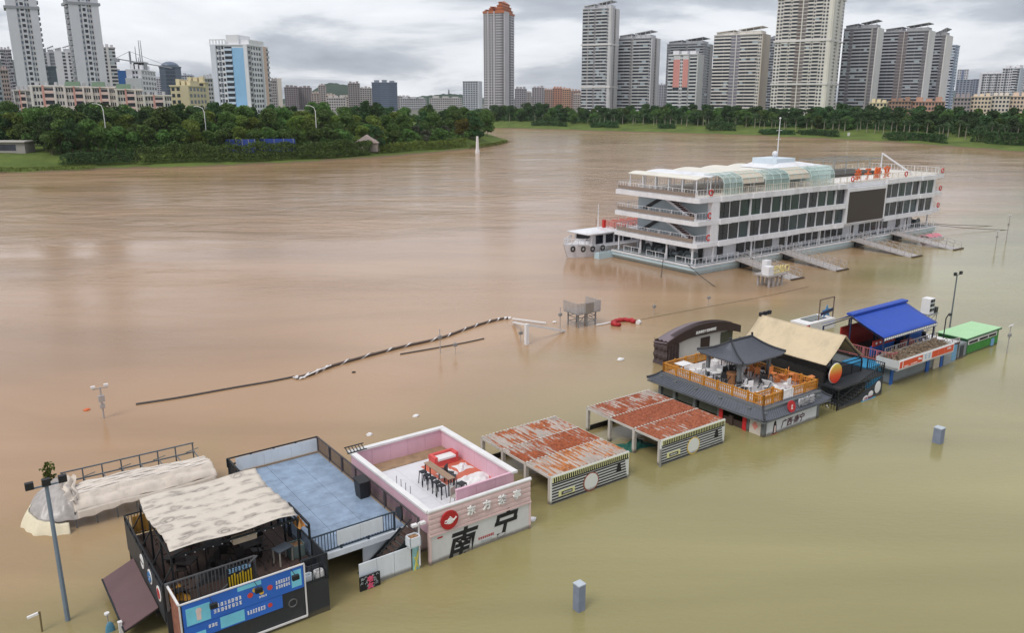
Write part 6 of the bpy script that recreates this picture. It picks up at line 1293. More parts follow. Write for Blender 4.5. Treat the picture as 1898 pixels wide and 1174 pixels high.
# ------------------------------------------------------------------ F: brown arched kiosk
AR = thing('arched_kiosk', 'white kiosk under a brown arched roof with white lettering on its fascia', 'kiosk', 37, 15.8)
BRN = M('dark_brown_metal', c(62, 47, 45), .55, var=.12, scale=1.5, grime=.1); BRL = M('brown_roof_sheet', c(118, 104, 110), .5, var=.08, scale=1)
zf = lambda u: 3.08-1.0*((u-37.1)/4.9)**2
MB().box(33.2, 41.2, 15.35, 16.5, -.8, 1.9).build('wall', WPNT, AR)
m_ = MB(); m_.slab(lambda s, q: (32.25+9.7*s, 15.0+1.65*q, zf(32.25+9.7*s)-.22*q), 30, 3, .08); ro = m_.build('arched_roof', BRL, AR, True)
m_ = MB()
for i in range(30):
    a = 32.25+9.7*i/30; b2 = 32.25+9.7*(i+1)/30
    m_.prism([(a, 14.98, zf(a)+.05), (b2, 14.98, zf(b2)+.05), (b2, 14.98, max(1.3, zf(b2)-.62-.35*(1-abs((b2-37.1)/4.9)))), (a, 14.98, max(1.3, zf(a)-.62-.35*(1-abs((a-37.1)/4.9))))], (0, .1, 0))
m_.build('fascia', BRN, AR)
for k in range(5): MB().tube([(33.2+7.6*i/16, 15.1+.12*k, zf(33.2+7.6*i/16)+.08) for i in range(17)], .025, 5).build('roof_rib', BRN, ro)
text('SUNKEY SUNRISE', .34, WLET, AR, 37.1, 14.96, 2.42, off=.008, shear=.25, ext=.03, name='lettering')
m_ = MB(); m_.grid(lambda s, q: (32.3+.08*math.sin(q*23), 15.0+1.6*s, -.6+2.85*q+.06*math.sin(s*20)), 14, 14); m_.build('side_curtain', M('torn_brown_cloth', c(72, 60, 60), .8, var=.35, scale=4), AR)
m_ = MB(); m_.grid(lambda s, q: (32.3+1.5*s, 15.02+.1*math.sin(s*25), .3+1.6*q-.5*s*(1-q)+.1*math.sin(s*18)), 16, 10); m_.build('front_curtain', M('torn_brown_cloth'), AR)
MB().box(36.9, 38.1, 15.3, 15.36, -.6, 1.7).build('door', BRN, AR); m_ = MB(); m_.box(39.6, 41.2, 15.28, 15.36, .6, 1.75); m_.build('window', M('dark_window_pane'), AR)
# ------------------------------------------------------------------ G: dark kiosk with the big beige tent
TT = thing('tent_kiosk', 'dark two-storey container cafe under a big beige ridge tent with a sunset disc', 'cafe', 37.5, 5)
MB().box(34.8, 40.8, 1.7, 9.3, -.8, 1.7).build('lower_block', CHAR, TT); MB().box(34.8, 40.8, .3, 1.7, 1.6, 1.75).build('balcony_deck', CHAR, TT)
NAVY = M('slate_blue_paint', c(42, 49, 60), .5, var=.15, scale=1.5, wet=True); m_ = MB(); m_.prism([(34.9, .28, -.8), (40.75, .28, -.8), (40.75, .28, 1.5), (37.6, .28, .55), (35.0, .28, .2)], (0, .06, 0)); fw = m_.build('stair_wall', NAVY, TT)
m_ = MB()
for i in range(12): m_.box(35.4+i*.34, 35.78+i*.34, .36, 1.62, -.1+.15*i, -.04+.15*i)
stt = m_.build('stair_tread', M('grey_tread', c(98, 98, 100), .7), TT); m_ = MB(); m_.bar((35.2, 1.66, -.2), (39.6, 1.66, 1.7), .05, .25); m_.build('stringer', IRON, stt)
m_ = MB(); railing(m_, (34.85, .32), (34.85, 1.7), -.2, 1.7, .2, 1, .03, .05)
for i in range(26): uu = 35+i*.225; z = .1+1.55*min(1, i/22); m_.bar((uu, .33, z-.3), (uu, .33, z+.72), .03)
m_.bar((34.9, .33, .85), (39.9, .33, 2.4), .06); m_.bar((39.9, .33, 2.4), (40.8, .33, 2.45), .06); railing(m_, (40.8, .33), (40.8, 1.7), 1.7, 2.6, .16, 1, .03, .05); railing(m_, (36.0, 1.72), (40.0, 1.72), 1.72, 2.55, .14, 1.3, .03, .05); m_.build('stair_railing', IRON, TT)
m_ = MB(); m_.ball((40.1, .26, .78), .42, .02, .5, 14, 8); m_.ball((39.2, .26, .42), .34, .02, .26, 14, 8); m_.ball((38.55, .26, .18), .4, .02, .24, 14, 8); m_.build('cloud_print', WPNT, fw); MB().box(38.0, 39.9, .24, .28, -.3, .06).build('blue_print', M('print_sky', c(70, 160, 200), .6), fw); m_ = MB(); marks(m_, 38.3, 39.4, .23, .08, .3, 5); m_.build('pink_print', M('print_magenta', c(150, 50, 90), .6), fw); m_ = MB(); m_.tube([(34.85, 1.2-.05*i, .1+.1*math.sin(i)) for i in range(5)], .03, 5); m_.build('white_scribble', WLET, fw)
SUNM = M('sunset_disc', c(214, 110, 40), .4)
def sunset():
    t = SUNM.node_tree; b = t.nodes['Principled BSDF']; NN = t.nodes.new; LL = t.links.new; co = NN('ShaderNodeTexCoord'); s_ = NN('ShaderNodeSeparateXYZ'); LL(co.outputs['Object'], s_.inputs[0]); mr = NN('ShaderNodeMapRange'); mr.inputs[1].default_value = 2.0; mr.inputs[2].default_value = 3.4; LL(s_.outputs['Z'], mr.inputs[0]); r_ = NN('ShaderNodeValToRGB'); e_ = r_.color_ramp.elements; e_[0].color = (*c(206, 40, 30), 1); e_[1].color = (*c(216, 196, 90), 1); e_[1].position = .95; q = e_.new(.4); q.color = (*c(224, 84, 36), 1); LL(mr.outputs[0], r_.inputs[0]); LL(r_.outputs[0], b.inputs['Base Color'])
sunset(); ds = MB().disc((35.25, 1.05, 2.68), (0, -1, 0), .74, .14, 36).build('sunset_disc', SUNM, TT, label='round sign painted as a red and yellow sunset'); m_ = MB(); m_.tube([(35.25+.76*math.cos(t_), 1.0, 2.68+.76*math.sin(t_)) for t_ in [i*math.pi/16 for i in range(33)]], .03, 5, cap=False); m_.build('rim', WPNT, ds); m_ = MB(); m_.bar((35.25, 1.1, 1.75), (35.25, 1.1, 3.4), .07); m_.build('support', IRON, ds)
BEI = M('beige_canvas', c(204, 186, 156), .85, var=.09, scale=1.0, grime=.3, bump=.2); ru, rz_ = 37.1, 5.15
m_ = MB(); m_.slab(lambda s, q: (34.85+(ru-34.85)*s, 1.55+7.8*q, 3.22+(rz_-3.22)*s-.14*math.sin(s*math.pi)-.05*math.sin(q*math.pi)), 12, 14, .03); te = m_.build('tent_slope', BEI, TT, True)
m_ = MB(); m_.slab(lambda s, q: (ru+(39.9-ru)*s, 1.55+7.8*q, rz_+(3.05-rz_)*s-.14*math.sin(s*math.pi)-.05*math.sin(q*math.pi)), 12, 14, .03); m_.build('tent_slope', BEI, TT, True)
m_ = MB()
for vv in (1.65, 4.2, 6.8, 9.25):
    m_.bar((34.95, vv, 2.98), (ru, vv, rz_-.3), .07); m_.bar((39.8, vv, 2.8), (ru, vv, rz_-.3), .07); m_.bar((34.95, vv, 1.7), (34.95, vv, 3.0), .08); m_.bar((39.8, vv, 1.7), (39.8, vv, 2.85), .08); m_.bar((34.95, vv, 2.95), (39.8, vv, 2.85), .06)
m_.bar((34.95, 1.65, 3.0), (34.95, 9.25, 3.0), .07); m_.bar((39.8, 1.65, 2.82), (39.8, 9.25, 2.82), .07); m_.build('tent_frame', IRON, TT)
m_ = MB(); m_.slab(lambda s, q: (34.85, 1.5+7.8*s, 3.2-.5*q), 20, 2, .01); m_.box(34.9, 34.96, 1.7, 9.2, 1.7, 2.6); m_.build('side_screen', M('dark_screen', c(40, 37, 35), .8, var=.3, scale=2), TT)
for i in range(8): put(pc, random.uniform(36, 39.5), random.uniform(2.2, 7.5), 1.72, random.uniform(0, 6.28), random.choice(((0, 0), (1.4, 0))), 'dark chair left on the deck beneath the beige ridge tent')['group'] = 'chairs under the beige tent'
# ------------------------------------------------------------------ H: blue canopy bar
BB = thing('blue_canopy_bar', 'two-level bar under a bright blue pitched canopy with an orange and white sign', 'bar', 48, 4)
CBL = M('bright_blue_canopy', c(26, 70, 168), .6, var=.1, scale=1.4, grime=.1, bump=.12); DBL = M('deep_blue_wall', c(30, 92, 170), .55, var=.15, scale=1.2); RDW = M('red_wall', c(176, 52, 42), .6, var=.1)
MB().box(43.4, 54.3, 1.2, 8.2, -.8, 1.55).build('lower_block', M('grey_blue_wall', c(124, 130, 134), .6, var=.12, scale=1, grime=.2, wet=True), BB); MB().box(43.3, 54.4, 1.1, 8.3, 1.55, 1.7).build('deck', WOODB, BB)
for a, b2 in ((43.42, 43.8), (49.0, 49.45), (51.3, 51.7)): MB().box(a, b2, 1.1, 1.19, -.8, 1.5).build('pilaster', DBL, BB)
MB().box(44.0, 48.8, 1.12, 1.19, 1.0, 1.5).build('blue_valance', DBL, BB); m_ = MB()
for i in range(10): m_.box(44.3+i*.42, 44.5+i*.42, 1.1, 1.13, 1.1, 1.25)
m_.build('white_dot', WLET, BB, kind='stuff'); MB().box(50.2, 51.2, 1.12, 1.19, -.6, 1.4).build('beige_door', M('beige_door', c(196, 184, 164), .6), BB); MB().ball((49.75, 1.0, 1.3), .42, .05, .22, 14, 8).build('oval_badge', M('maroon_badge', c(140, 36, 48), .5), BB)
MB().box(51.9, 54.0, 1.12, 1.19, -.6, 1.45).build('grey_shutter', M('grey_shutter', c(150, 156, 160), .5), BB); MB().box(53.2, 53.9, 1.08, 1.12, .2, 1.6).build('blue_poster', M('poster_blue', c(110, 160, 196), .6, var=.3, scale=4), BB)
# planter sign box
pb = MB(); pb.box(42.8, 51.6, .3, .36, 1.55, 2.35); pb.box(42.8, 51.6, 2.1, 2.16, 1.7, 2.3); pb.box(42.8, 42.86, .36, 2.1, 1.5, 2.33); pb.box(51.54, 51.6, .36, 2.1, 1.7, 2.33); pb.box(42.8, 51.6, .3, 2.16, 1.5, 1.72); px_ = pb.build('planter_box', M('grey_white_box', c(196, 198, 198), .6, var=.08, scale=1, grime=.2), BB)
m_ = MB(); m_.grid(lambda s, q: (42.9+8.6*s, .4+1.65*q, 2.12+.12*math.sin(s*61)*math.sin(q*13)+.1*q), 60, 8); m_.build('dry_plants', M('dry_brown_plants', c(132, 116, 98), .95, var=.45, scale=6), px_); m_ = MB()
for i in range(700):
    leafq(m_, Vector((random.uniform(42.9, 51.5), random.uniform(.8, 2.0), 2.2+abs(random.gauss(0, .18)))), .13)
m_.build('dry_stems', M('dry_brown_plants'), px_, kind='stuff')
ORS = M('sign_orange', c(214, 82, 46), .5, var=.06); sgp = MB().box(42.9, 51.5, .25, .3, 1.6, 2.3).build('sign_face', WPNT, BB, label='long white sign face with orange blocks')
for a, b2 in ((42.98, 43.35), (43.5, 46.4), (47.9, 48.9), (48.95, 49.9), (49.95, 51.4)): MB().box(a, b2, .235, .25, 1.68, 2.24).build('orange_block', ORS, sgp)
m_ = MB(); marks(m_, 43.6, 44.3, .23, 1.72, 1.82, 5); marks(m_, 44.6, 45.6, .23, 1.74, 1.84, 7); m_.prism([(45.7, .234, 1.95), (46.3, .234, 1.9), (46.25, .234, 2.0), (45.8, .234, 2.15)], (0, -.01, 0)); marks(m_, 50.3, 51.0, .23, 1.95, 2.15, 3); m_.build('white_print', WLET, sgp); m_ = MB(); marks(m_, 46.7, 47.7, .248, 1.75, 2.2, 2); m_.build('blue_print', M('print_pale_blue', c(160, 184, 206), .5), sgp)
# upper room and canopy
MB().box(44.0, 52.6, 6.2, 6.3, 1.7, 3.6).build('back_wall', RDW, BB); MB().box(44.2, 47.6, 3.4, 3.6, 1.7, 2.5).build('bar_counter', DBL, BB); MB().box(44.2, 47.6, 3.35, 3.42, 2.5, 3.0).build('red_fascia', RDW, BB); m_ = MB()
for i in range(5): m_.ball((44.7+i*.6, 3.33, 2.75), .16, .03, .1, 10, 6)
m_.build('white_oval', WLET, BB, kind='stuff'); MB().box(49.6, 52.0, 3.2, 4.8, 1.7, 2.7).build('blue_cabinet', DBL, BB); MB().box(47.8, 49.4, 2.6, 3.0, 1.7, 2.5).build('red_screen', RDW, BB)
yr, zr2 = 5.2, 5.0
m_ = MB(); m_.slab(lambda s, q: (43.5+8.3*s, 2.05+(yr-2.05)*q, 3.72+(zr2-3.72)*q-.06*math.sin(q*math.pi)), 12, 8, .04); m_.build('canopy_slope', CBL, BB, True); m_ = MB(); m_.slab(lambda s, q: (43.5+8.3*s, yr+2.6*q, zr2-1.35*q-.06*math.sin(q*math.pi)), 12, 8, .04); m_.build('canopy_slope', CBL, BB, True); MB().box(43.4, 51.95, yr-.3, yr+.3, zr2-.05, zr2+.12).build('ridge_cap', CBL, BB)
m_ = MB()
for i in range(28): m_.box(43.52+i*.296, 43.52+i*.296+.2, 2.02, 2.05, 3.48, 3.66)
m_.build('valance_print', WLET, BB, kind='stuff'); MB().box(43.5, 51.8, 2.045, 2.07, 3.42, 3.72).build('valance', M('navy_valance', c(34, 40, 70), .7), BB)
m_ = MB()
for uu in (43.7, 47.6, 51.6):
    for vv, zz in ((2.2, 3.6), (5.2, 4.8), (7.7, 3.45)): m_.bar((uu, vv, 1.7), (uu, vv, zz), .1)
    m_.bar((uu, 2.2, 3.5), (uu, 5.2, 4.74), .08); m_.bar((uu, 7.7, 3.4), (uu, 5.2, 4.74), .08)
m_.build('canopy_frame', M('navy_frame', c(36, 46, 78), .6), BB)
m_ = MB(); railing(m_, (43.4, 1.3), (43.4, 6), 1.7, 2.6, .2, 1.2, .03, .05); railing(m_, (43.4, 1.3), (44.2, 1.25), 1.7, 2.6, .16, 1, .03, .05); m_.build('red_railing', M('pinkish_rail', c(186, 110, 112), .6), BB); m_ = MB(); railing(m_, (44.3, 2.3), (52.5, 2.3), 1.7, 2.65, .3, 1.6, .03, .05); railing(m_, (52.0, 1.2), (54.4, 1.2), 1.55, 2.1, .3, 1.2, .03, .05); m_.build('deck_railing', M('pale_steel'), BB)
MB().box(51.8, 54.4, 1.2, 4.4, 1.7, 1.76).build('white_roof', WPNT, BB); MB().box(40.95, 43.2, 1.75, 4.0, -.8, 1.75).build('teal_side_hut', M('teal_blue_hut', c(48, 130, 172), .6, var=.15, scale=1.5), BB)
for i in range(7): put(pc, random.uniform(48, 52), random.uniform(2.6, 5.8), 1.72, random.uniform(0, 6.28), (0, 0), 'dark chair left beneath the bright blue canopy')['group'] = 'chairs under the blue canopy'
# ------------------------------------------------------------------ I: green container
GC = thing('green_container', 'green container kiosk with pale green flat roof and a white window band', 'container', 59.5, 2.6)
GRN = M('container_green', c(70, 142, 66), .6, var=.1, scale=1.2, grime=.15, wet=True); m_ = MB(); n = 44
for i in range(n): a = 56.2+i*6.3/n; m_.box(a, a+6.3/n-.03, 1.38+.03*(i % 2), 1.45, -.8, 1.0)
m_.build('corrugated_wall', GRN, GC, kind='stuff'); MB().box(56.2, 62.5, 1.43, 3.95, -.8, 1.55).build('body', GRN, GC); MB().box(56.1, 62.6, 1.3, 4.05, 1.55, 1.66).build('roof', M('pale_green_roof', c(166, 206, 160), .7, var=.06, scale=.8), GC)
m_ = MB(); m_.bar((56.1, 1.28, 1.56), (62.6, 1.28, 1.56), .1); m_.bar((56.08, 1.3, 1.56), (56.08, 4.05, 1.56), .1); m_.box(56.12, 56.3, 1.28, 1.42, -.8, 1.56); m_.build('edge_trim', M('dark_green', c(32, 84, 52), .6), GC)
wb = MB().box(56.5, 62.0, 1.36, 1.4, .98, 1.45).build('white_band', WPNT, GC)
for a, b2 in ((56.7, 58.3), (58.6, 60.2), (60.4, 61.8)): MB().box(a, b2, 1.345, 1.36, 1.05, 1.25).build('window', INK, wb)
MB().box(61.0, 61.6, 1.34, 1.38, .1, .8).build('blue_poster', M('poster_blue'), GC); MB().box(54.6, 56.05, 1.25, 2.6, -.8, 1.4).build('grey_annex', M('grey_blue_wall'), GC); MB().box(54.9, 55.5, 1.21, 1.25, -.6, 1.2).build('annex_door', NAVY, GC)
# ================================================================== THINGS STANDING IN THE WATER
LAMPB = M('lamp_black', c(32, 34, 38), .5)
def pole_lamp(px, py, top, label, heads=2, h=None, r=.08, mat=None, name='lamp_post', arm=.55):
    g = GU(px, py); t = thing(name, label, 'lamp', g.x, g.y); m_ = MB(); m_.tube([(g.x, g.y, -1.0), (g.x, g.y, top)], r, 8, r*.7); m_.build('pole', mat or M('lamp_steel', c(112, 118, 124), .5, .3, grime=.2), t)
    m_ = MB(); m_.bar((g.x-arm, g.y, top), (g.x+arm, g.y, top), .06); m_.build('cross_arm', mat or M('lamp_steel'), t)
    for i in range(heads):
        a = g.x-arm+2*arm*i/max(1, heads-1); m_ = MB(); m_.box(a-.16, a+.16, g.y-.18, g.y+.02, top+.02, top+.33); m_.build('lamp_head', LAMPB, t)
    return t
pole_lamp(126, 1151, 6.55, 'tall blue-grey lamp post with three black floodlights beside the collapsed tent', 3, r=.11, mat=M('blue_grey_steel', c(120, 136, 152), .5, .2, grime=.15), arm=.62)
pole_lamp(1408, 690, 5.0, 'grey lamp post with floodlights rising before the beige tent', 3, r=.06)
pole_lamp(1760, 609, 5.5, 'tall dark lamp post behind the green container', 2, r=.09)
g = GU(77, 1172); t = thing('camera_pole', 'short brown pole with a white camera beside the tall lamp post', 'camera', g.x, g.y); MB().tube([(g.x, g.y, -1), (g.x+.05, g.y, .98)], .04, 7).build('pole', M('brown_pole', c(112, 98, 66), .7), t); MB().bar((g.x, g.y, .92), (g.x-.42, g.y+.1, .8), .1, .1).build('camera', WPNT, t)
g = GU(193, 776); t = thing('camera_pole', 'pale camera mast with small boxes standing alone in the brown river', 'camera', g.x, g.y); MB().tube([(g.x, g.y, -1), (g.x, g.y, 2.4)], .06, 7).build('pole', M('pale_steel'), t); MB().bar((g.x-.5, g.y, 2.3), (g.x+.5, g.y, 2.3), .06).build('cross_arm', M('pale_steel'), t)
for a, z in ((-.45, 2.4), (.4, 2.42)): MB().box(g.x+a-.14, g.x+a+.14, g.y-.1, g.y+.1, z, z+.14).build('camera', WPNT, t)
MB().box(g.x-.2, g.x+.2, g.y-.15, g.y+.15, 1.3, 1.75).build('control_box', M('pale_steel'), t); MB().box(g.x-.16, g.x+.16, g.y-.12, g.y+.12, .8, 1.1).build('control_box', M('pale_steel'), t)
for px, py, h, lb, r in ((816, 655, 2.3, 'thin pole with a small box where the twisted boom bends', .05), (844, 657, 1.25, 'short thin rod beside the pole with the small box', .03), (1038, 610, 2.25, 'thin pole with a small box left of the steel frame tower', .05), (1212, 584, 1.3, 'thin white-tipped rod right of the red float', .03), (1313, 567, 1.3, 'thin rod between the red float and the sign platform', .03), (1865, 446, 4.2, 'pale lamp mast standing off the barge stern', .07), (1845, 460, 2.7, 'shorter pale mast nearer the barge stern', .06), (1866, 655, 2.6, 'thin grey pole past the green container', .05), (965, 635, 1.3, 'thin brown stake behind the white fallen post', .03)):
    g = GU(px, py); t = thing('marker_pole', lb, 'pole', g.x, g.y); MB().tube([(g.x, g.y, -1), (g.x, g.y, h)], r, 6).build('pole', M('pale_steel'), t); MB().box(g.x-.18, g.x+.18, g.y-.1, g.y+.1, h*.6, h*.6+.28).build('box', STEEL, t)
    if h > 2.4: MB().bar((g.x-.4, g.y, h), (g.x+.45, g.y, h), .09).build('cross_arm', WPNT, t)
for px, py, h, lb in ((1073, 1131, 1.3, 'square grey pillar alone in the olive water, the taller of two'), (1738, 821, 1.05, 'square grey pillar alone in the olive water, the shorter of two')):
    g = GU(px, py); t = thing('stone_pillar', lb, 'pillar', g.x, g.y); s = .2 if h > 1.2 else .26; MB().box(g.x-s, g.x+s, g.y-s, g.y+s, -1, h).build('shaft', M('grey_blue_stone', c(124, 132, 150), .7, var=.18, scale=3), t); MB().box(g.x-s-.015, g.x+s+.015, g.y-s-.015, g.y+s+.015, h, h+.06).build('cap', M('pale_stone', c(176, 184, 192), .7), t)
# teal buoy board and small posts at the bottom edge
g = GU(205, 1172); t = thing('blue_float_board', 'blue oval board with string lights beside the brown awning', 'board', g.x, g.y); MB().ball((g.x, g.y, .0), .2, .05, .5, 12, 8).build('board', M('board_blue', c(86, 140, 166), .6, var=.15), t, True)
g = GU(201, 1160); t = thing('lamp_bollard', 'thin bollard with a white disc lamp near the brown awning', 'lamp', g.x, g.y); MB().tube([(g.x, g.y, -.8), (g.x, g.y, .55)], .025, 6).build('pole', M('pale_steel'), t); MB().tube([(g.x, g.y, .55), (g.x, g.y, .62)], .11, 12).build('lamp_head', WPNT, t)
g = GU(226, 1183); t = thing('white_post', 'white square post at the corner of the brown awning', 'post', g.x, g.y); MB().box(g.x-.07, g.x+.07, g.y-.07, g.y+.07, -.8, .75).build('shaft', WPNT, t); MB().box(g.x-.085, g.x+.085, g.y-.085, g.y+.085, .75, .79).build('cap', WPNT, t)
# ------------------------------------------------------------------ collapsed tent
CT = thing('collapsed_tent', 'half-sunk white ribbed awning with bent steel rails and a polythene wrapped end', 'tent', -10, 15.5)
AWN = M('dirty_white_awning', c(204, 192, 180), .85, var=.12, scale=1.6, grime=.5, bump=.25)
m_ = MB(); m_.slab(lambda s, q: (-13.6+7.5*s, 14.2+.9*min(1, q*3.3)+2.0*max(0, q-.3), 1.0+.46*min(1, q*3.3)**.7-.05*max(0, q-.3)+.11*abs(math.sin(q*14+.35*math.sin(s*8)))+.12*math.sin(s*5)*q+.04*math.sin(s*17+q*6)+.03*math.sin(s*31-q*9)), 90, 60, .02); m_.build('ribbed_awning', AWN, CT, True)
for k in range(7):
    q = .34+k*.1; m_ = MB(); m_.tube([(-13.5+7.3*i/24, 14.2+.9+2.0*(q-.3), 1.56-.05*(q-.3)+.12*math.sin(i/24*5)*q+.03*math.sin(i*.9+k*2)) for i in range(25)], .045, 6); m_.build('awning_rib', M('rib_white', c(222, 214, 206), .7, grime=.3), CT)
m_ = MB(); m_.slab(lambda s, q: (-13.5+7.3*s, 14.15-.1*q, 1.06-(.34+.1*math.sin(s*9+1))*q+.04*math.sin(s*46)*q+.05*math.sin(s*7)), 70, 3, .012); m_.build('scalloped_valance', AWN, CT, True)
m_ = MB()
for z, v_ in ((1.85, 17.9), (1.32, 17.75)): m_.bar((-13.7, v_, z), (-6.4, v_-.1, z+.03), .07)
for i in range(8): uu = -13.6+i*1.02; m_.bar((uu, 17.85, -.6), (uu, 17.85, 1.87), .07); m_.bar((uu, 17.8, 1.35), (uu+.15, 14.4, 1.1), .05); m_.bar((uu, 14.35, -.6), (uu, 14.35, .95), .06)
for i in range(4): m_.bar((-12.6+i*1.9, 17.7, 1.4), (-12.1+i*1.9, 16.8, 1.9), .05)
m_.build('steel_frame', M('lamp_steel'), CT)
arc = [(-15.75, 17.4), (-16.05, 16.2), (-15.6, 14.9), (-14.6, 14.05), (-13.2, 13.75), (-12.9, 14.2)]
def fan(s, q):
    x = s*(len(arc)-1); i = min(int(x), len(arc)-2); f_ = x-i; bu = arc[i][0]+(arc[i+1][0]-arc[i][0])*f_; bv = arc[i][1]+(arc[i+1][1]-arc[i][1])*f_
    au, av = -13.95+.5*s, 17.3-2.2*s; bul = math.sin(q*math.pi)*.22+.05*math.sin(s*47+q*4)*(1-q)+.03*math.sin(s*19-q*11)
    return (bu+(au-bu)*q-bul*.5, bv+(av-bv)*q-bul*.4, -.12+2.05*q**.8+bul*.9)
m_ = MB(); m_.slab(lambda s, q: fan(s, .22+.78*q), 90, 20, .012); m_.build('polythene_wrap', M('grey_polythene', c(160, 154, 150), .35, var=.28, scale=3.5, spec=.6, bump=.3), CT, True)
m_ = MB(); m_.slab(lambda s, q: tuple(Vector(fan(.04+.66*s, .0+(.30-.12*s)*q))+Vector((-.05, -.05, .03))), 40, 6, .03); m_.build('fallen_skirt', M('cream_tent_skirt', c(216, 206, 180), .85, var=.06), CT, True)
m_ = MB(); m_.grid(lambda s, q: (-13.9+.75*s+.1*math.sin(q*11), 17.0-2.6*q+.1*math.sin(s*9), 1.95-.75*q*s+.12*math.sin(s*13+q*7)), 12, 16); m_.build('crumpled_flap', AWN, CT, True)
m_ = MB(); m_.box(-7.6, -6.15, 14.6, 14.7, -.6, 1.25); m_.build('timber_end', M('kerb_timber'), CT)
t = thing('potted_plant', 'small leafy green plant sticking up behind the polythene end', 'plant', -14.3, 17.6); m_ = MB()
for i in range(160): leafq(m_, Vector((-14.3+random.gauss(0, .16), 17.6+random.gauss(0, .16), random.uniform(1.6, 2.7))), .14)
m_.build('leaves', LM[2], t, kind='stuff'); MB().tube([(-14.3, 17.6, -.5), (-14.3, 17.6, 2.4)], .04, 6).build('stem', BARK, t)
# ------------------------------------------------------------------ twisted boom and floating pipes
def chain(pts, n, z=.1):
    P_ = [GU(x, y, z) for x, y in pts]; res = []
    for i in range(n+1):
        t_ = i/n*(len(P_)-1); k = min(int(t_), len(P_)-2); f_ = t_-k; p0, p1 = P_[max(0, k-1)], P_[k]; p2, p3 = P_[k+1], P_[min(len(P_)-1, k+2)]
        res.append(0.5*((2*p1)+(p2-p0)*f_+(2*p0-5*p1+4*p2-p3)*f_*f_+(3*p1-p0-3*p2+p3)*f_**3))
    return res
bp = chain([(548, 701), (580, 692), (610, 680), (680, 660), (745, 643), (815, 627), (860, 611), (900, 598), (930, 591), (945, 590)], 120, .12)
TBM = thing('twisted_boom', 'long twisted black and white floating boom bowed across the brown water', 'boom', bp[0].x, bp[0].y)
MB().tube(bp, .12, 8).build('float_tube', M('boom_brown', c(92, 78, 70), .7), TBM, True)
m_ = MB(); vs_ = []
for i, p in enumerate(bp):
    d_ = (bp[min(i+1, 120)]-bp[max(i-1, 0)]).normalized(); x = d_.cross(Vector((0, 0, 1))).normalized(); a = i*.8+.5*math.sin(i*.37); off = (x*math.cos(a)+Vector((0, 0, 1))*math.sin(a))*.17; vs_ += [p+off-d_*(.13+.06*math.sin(i*1.7)), p+off+d_*.13]
m_.add(vs_, [(2*i, 2*i+1, 2*i+3, 2*i+2) for i in range(120)]); m_.build('white_wrap', WPNT, TBM)
for pts, r, lb in (([(252, 750), (330, 738), (430, 720), (500, 708), (545, 699)], .10, 'dark pipe floating in line with the twisted boom'), ([(742, 657), (800, 647), (860, 636), (897, 628)], .075, 'short dark pipe floating beside the twisted boom'), ([(1180, 594), (1300, 571), (1420, 549), (1500, 531)], .022, 'thin dark cable trailing from the red float towards the barge')):
    q = chain(pts, 30, .04); one(MB().tube(q, r, 8), 'floating_pipe' if r > .05 else 'floating_cable', M('dark_pipe', c(70, 64, 62), .6) if r > .05 else M('cable_grey', c(128, 114, 92), .7), lb, 'pipe' if r > .05 else 'cable', q[0].x, q[0].y, None, True)
t = thing('white_strips', 'loose white strips splayed at the near end of the twisted boom', 'debris', bp[0].x, bp[0].y); q0 = GU(543, 702); m_ = MB(); m_.bar(q0+Vector((0, 0, .1)), GU(566, 700, .12), .14, .05); m_.bar(GU(555, 703, .1), GU(595, 684, .3), .12, .05); m_.bar(GU(590, 687, .15), GU(614, 677, .3), .12, .05); m_.build('strip', WPNT, t, kind='stuff')
g = GU(976, 639); t = thing('fallen_post', 'white square post with a fallen white arm lying on the water', 'post', g.x, g.y); MB().box(g.x-.16, g.x+.16, g.y-.16, g.y+.16, -.8, 2.0).build('post', WPNT, t); m_ = MB(); m_.bar((g.x, g.y, 1.95), GU(1046, 614, .1), .24, .2); m_.build('arm', WPNT, t); m_ = MB(); m_.bar(GU(952, 598, .2), (g.x, g.y, 1.9), .3, .12); m_.bar(GU(950, 591, .25), GU(1012, 599, .2), .2, .1); m_.build('broken_board', WPNT, t)
g = GU(1078, 602); t = thing('steel_frame_tower', 'steel frame platform with slatted screens standing clear of the water', 'platform', g.x, g.y); m_ = MB()
for a in (-1.15, 0, 1.15):
    for b2 in (-.8, .8): m_.box(g.x+a-.06, g.x+a+.06, g.y+b2-.06, g.y+b2+.06, -1, 1.45)
m_.build('leg', STEEL, t, kind='stuff'); m_ = MB()
for z in (.45, 1.0):
    for b2 in (-.8, .8): m_.bar((g.x-1.15, g.y+b2, z), (g.x+1.15, g.y+b2, z), .06)
    for a in (-1.15, 1.15): m_.bar((g.x+a, g.y-.8, z), (g.x+a, g.y+.8, z), .06)
m_.bar((g.x-1.15, g.y-.8, .45), (g.x, g.y-.8, 1.4), .05); m_.bar((g.x+1.15, g.y-.8, .45), (g.x, g.y-.8, 1.4), .05); m_.build('bracing', STEEL, t); MB().box(g.x-1.5, g.x+1.5, g.y-1.1, g.y+1.1, 1.42, 1.52).build('deck', STEEL, t); m_ = MB()
for i in range(15): a = g.x-1.48+i*.21; m_.box(a, a+.12, g.y-1.1, g.y-1.06, 1.5, 2.6)
for i in range(11): b2 = g.y-1.05+i*.21; m_.box(g.x-1.5, g.x-1.46, b2, b2+.12, 1.5, 2.6); m_.box(g.x+1.46, g.x+1.5, b2, b2+.12, 1.5, 2.6)
m_.build('slat', M('pale_steel'), t, kind='stuff'); MB().box(g.x-.5, g.x+.55, g.y-1.16, g.y-1.11, 1.55, 2.5).build('cabinet_door', M('brown_grey_panel', c(138, 130, 122), .6), t)
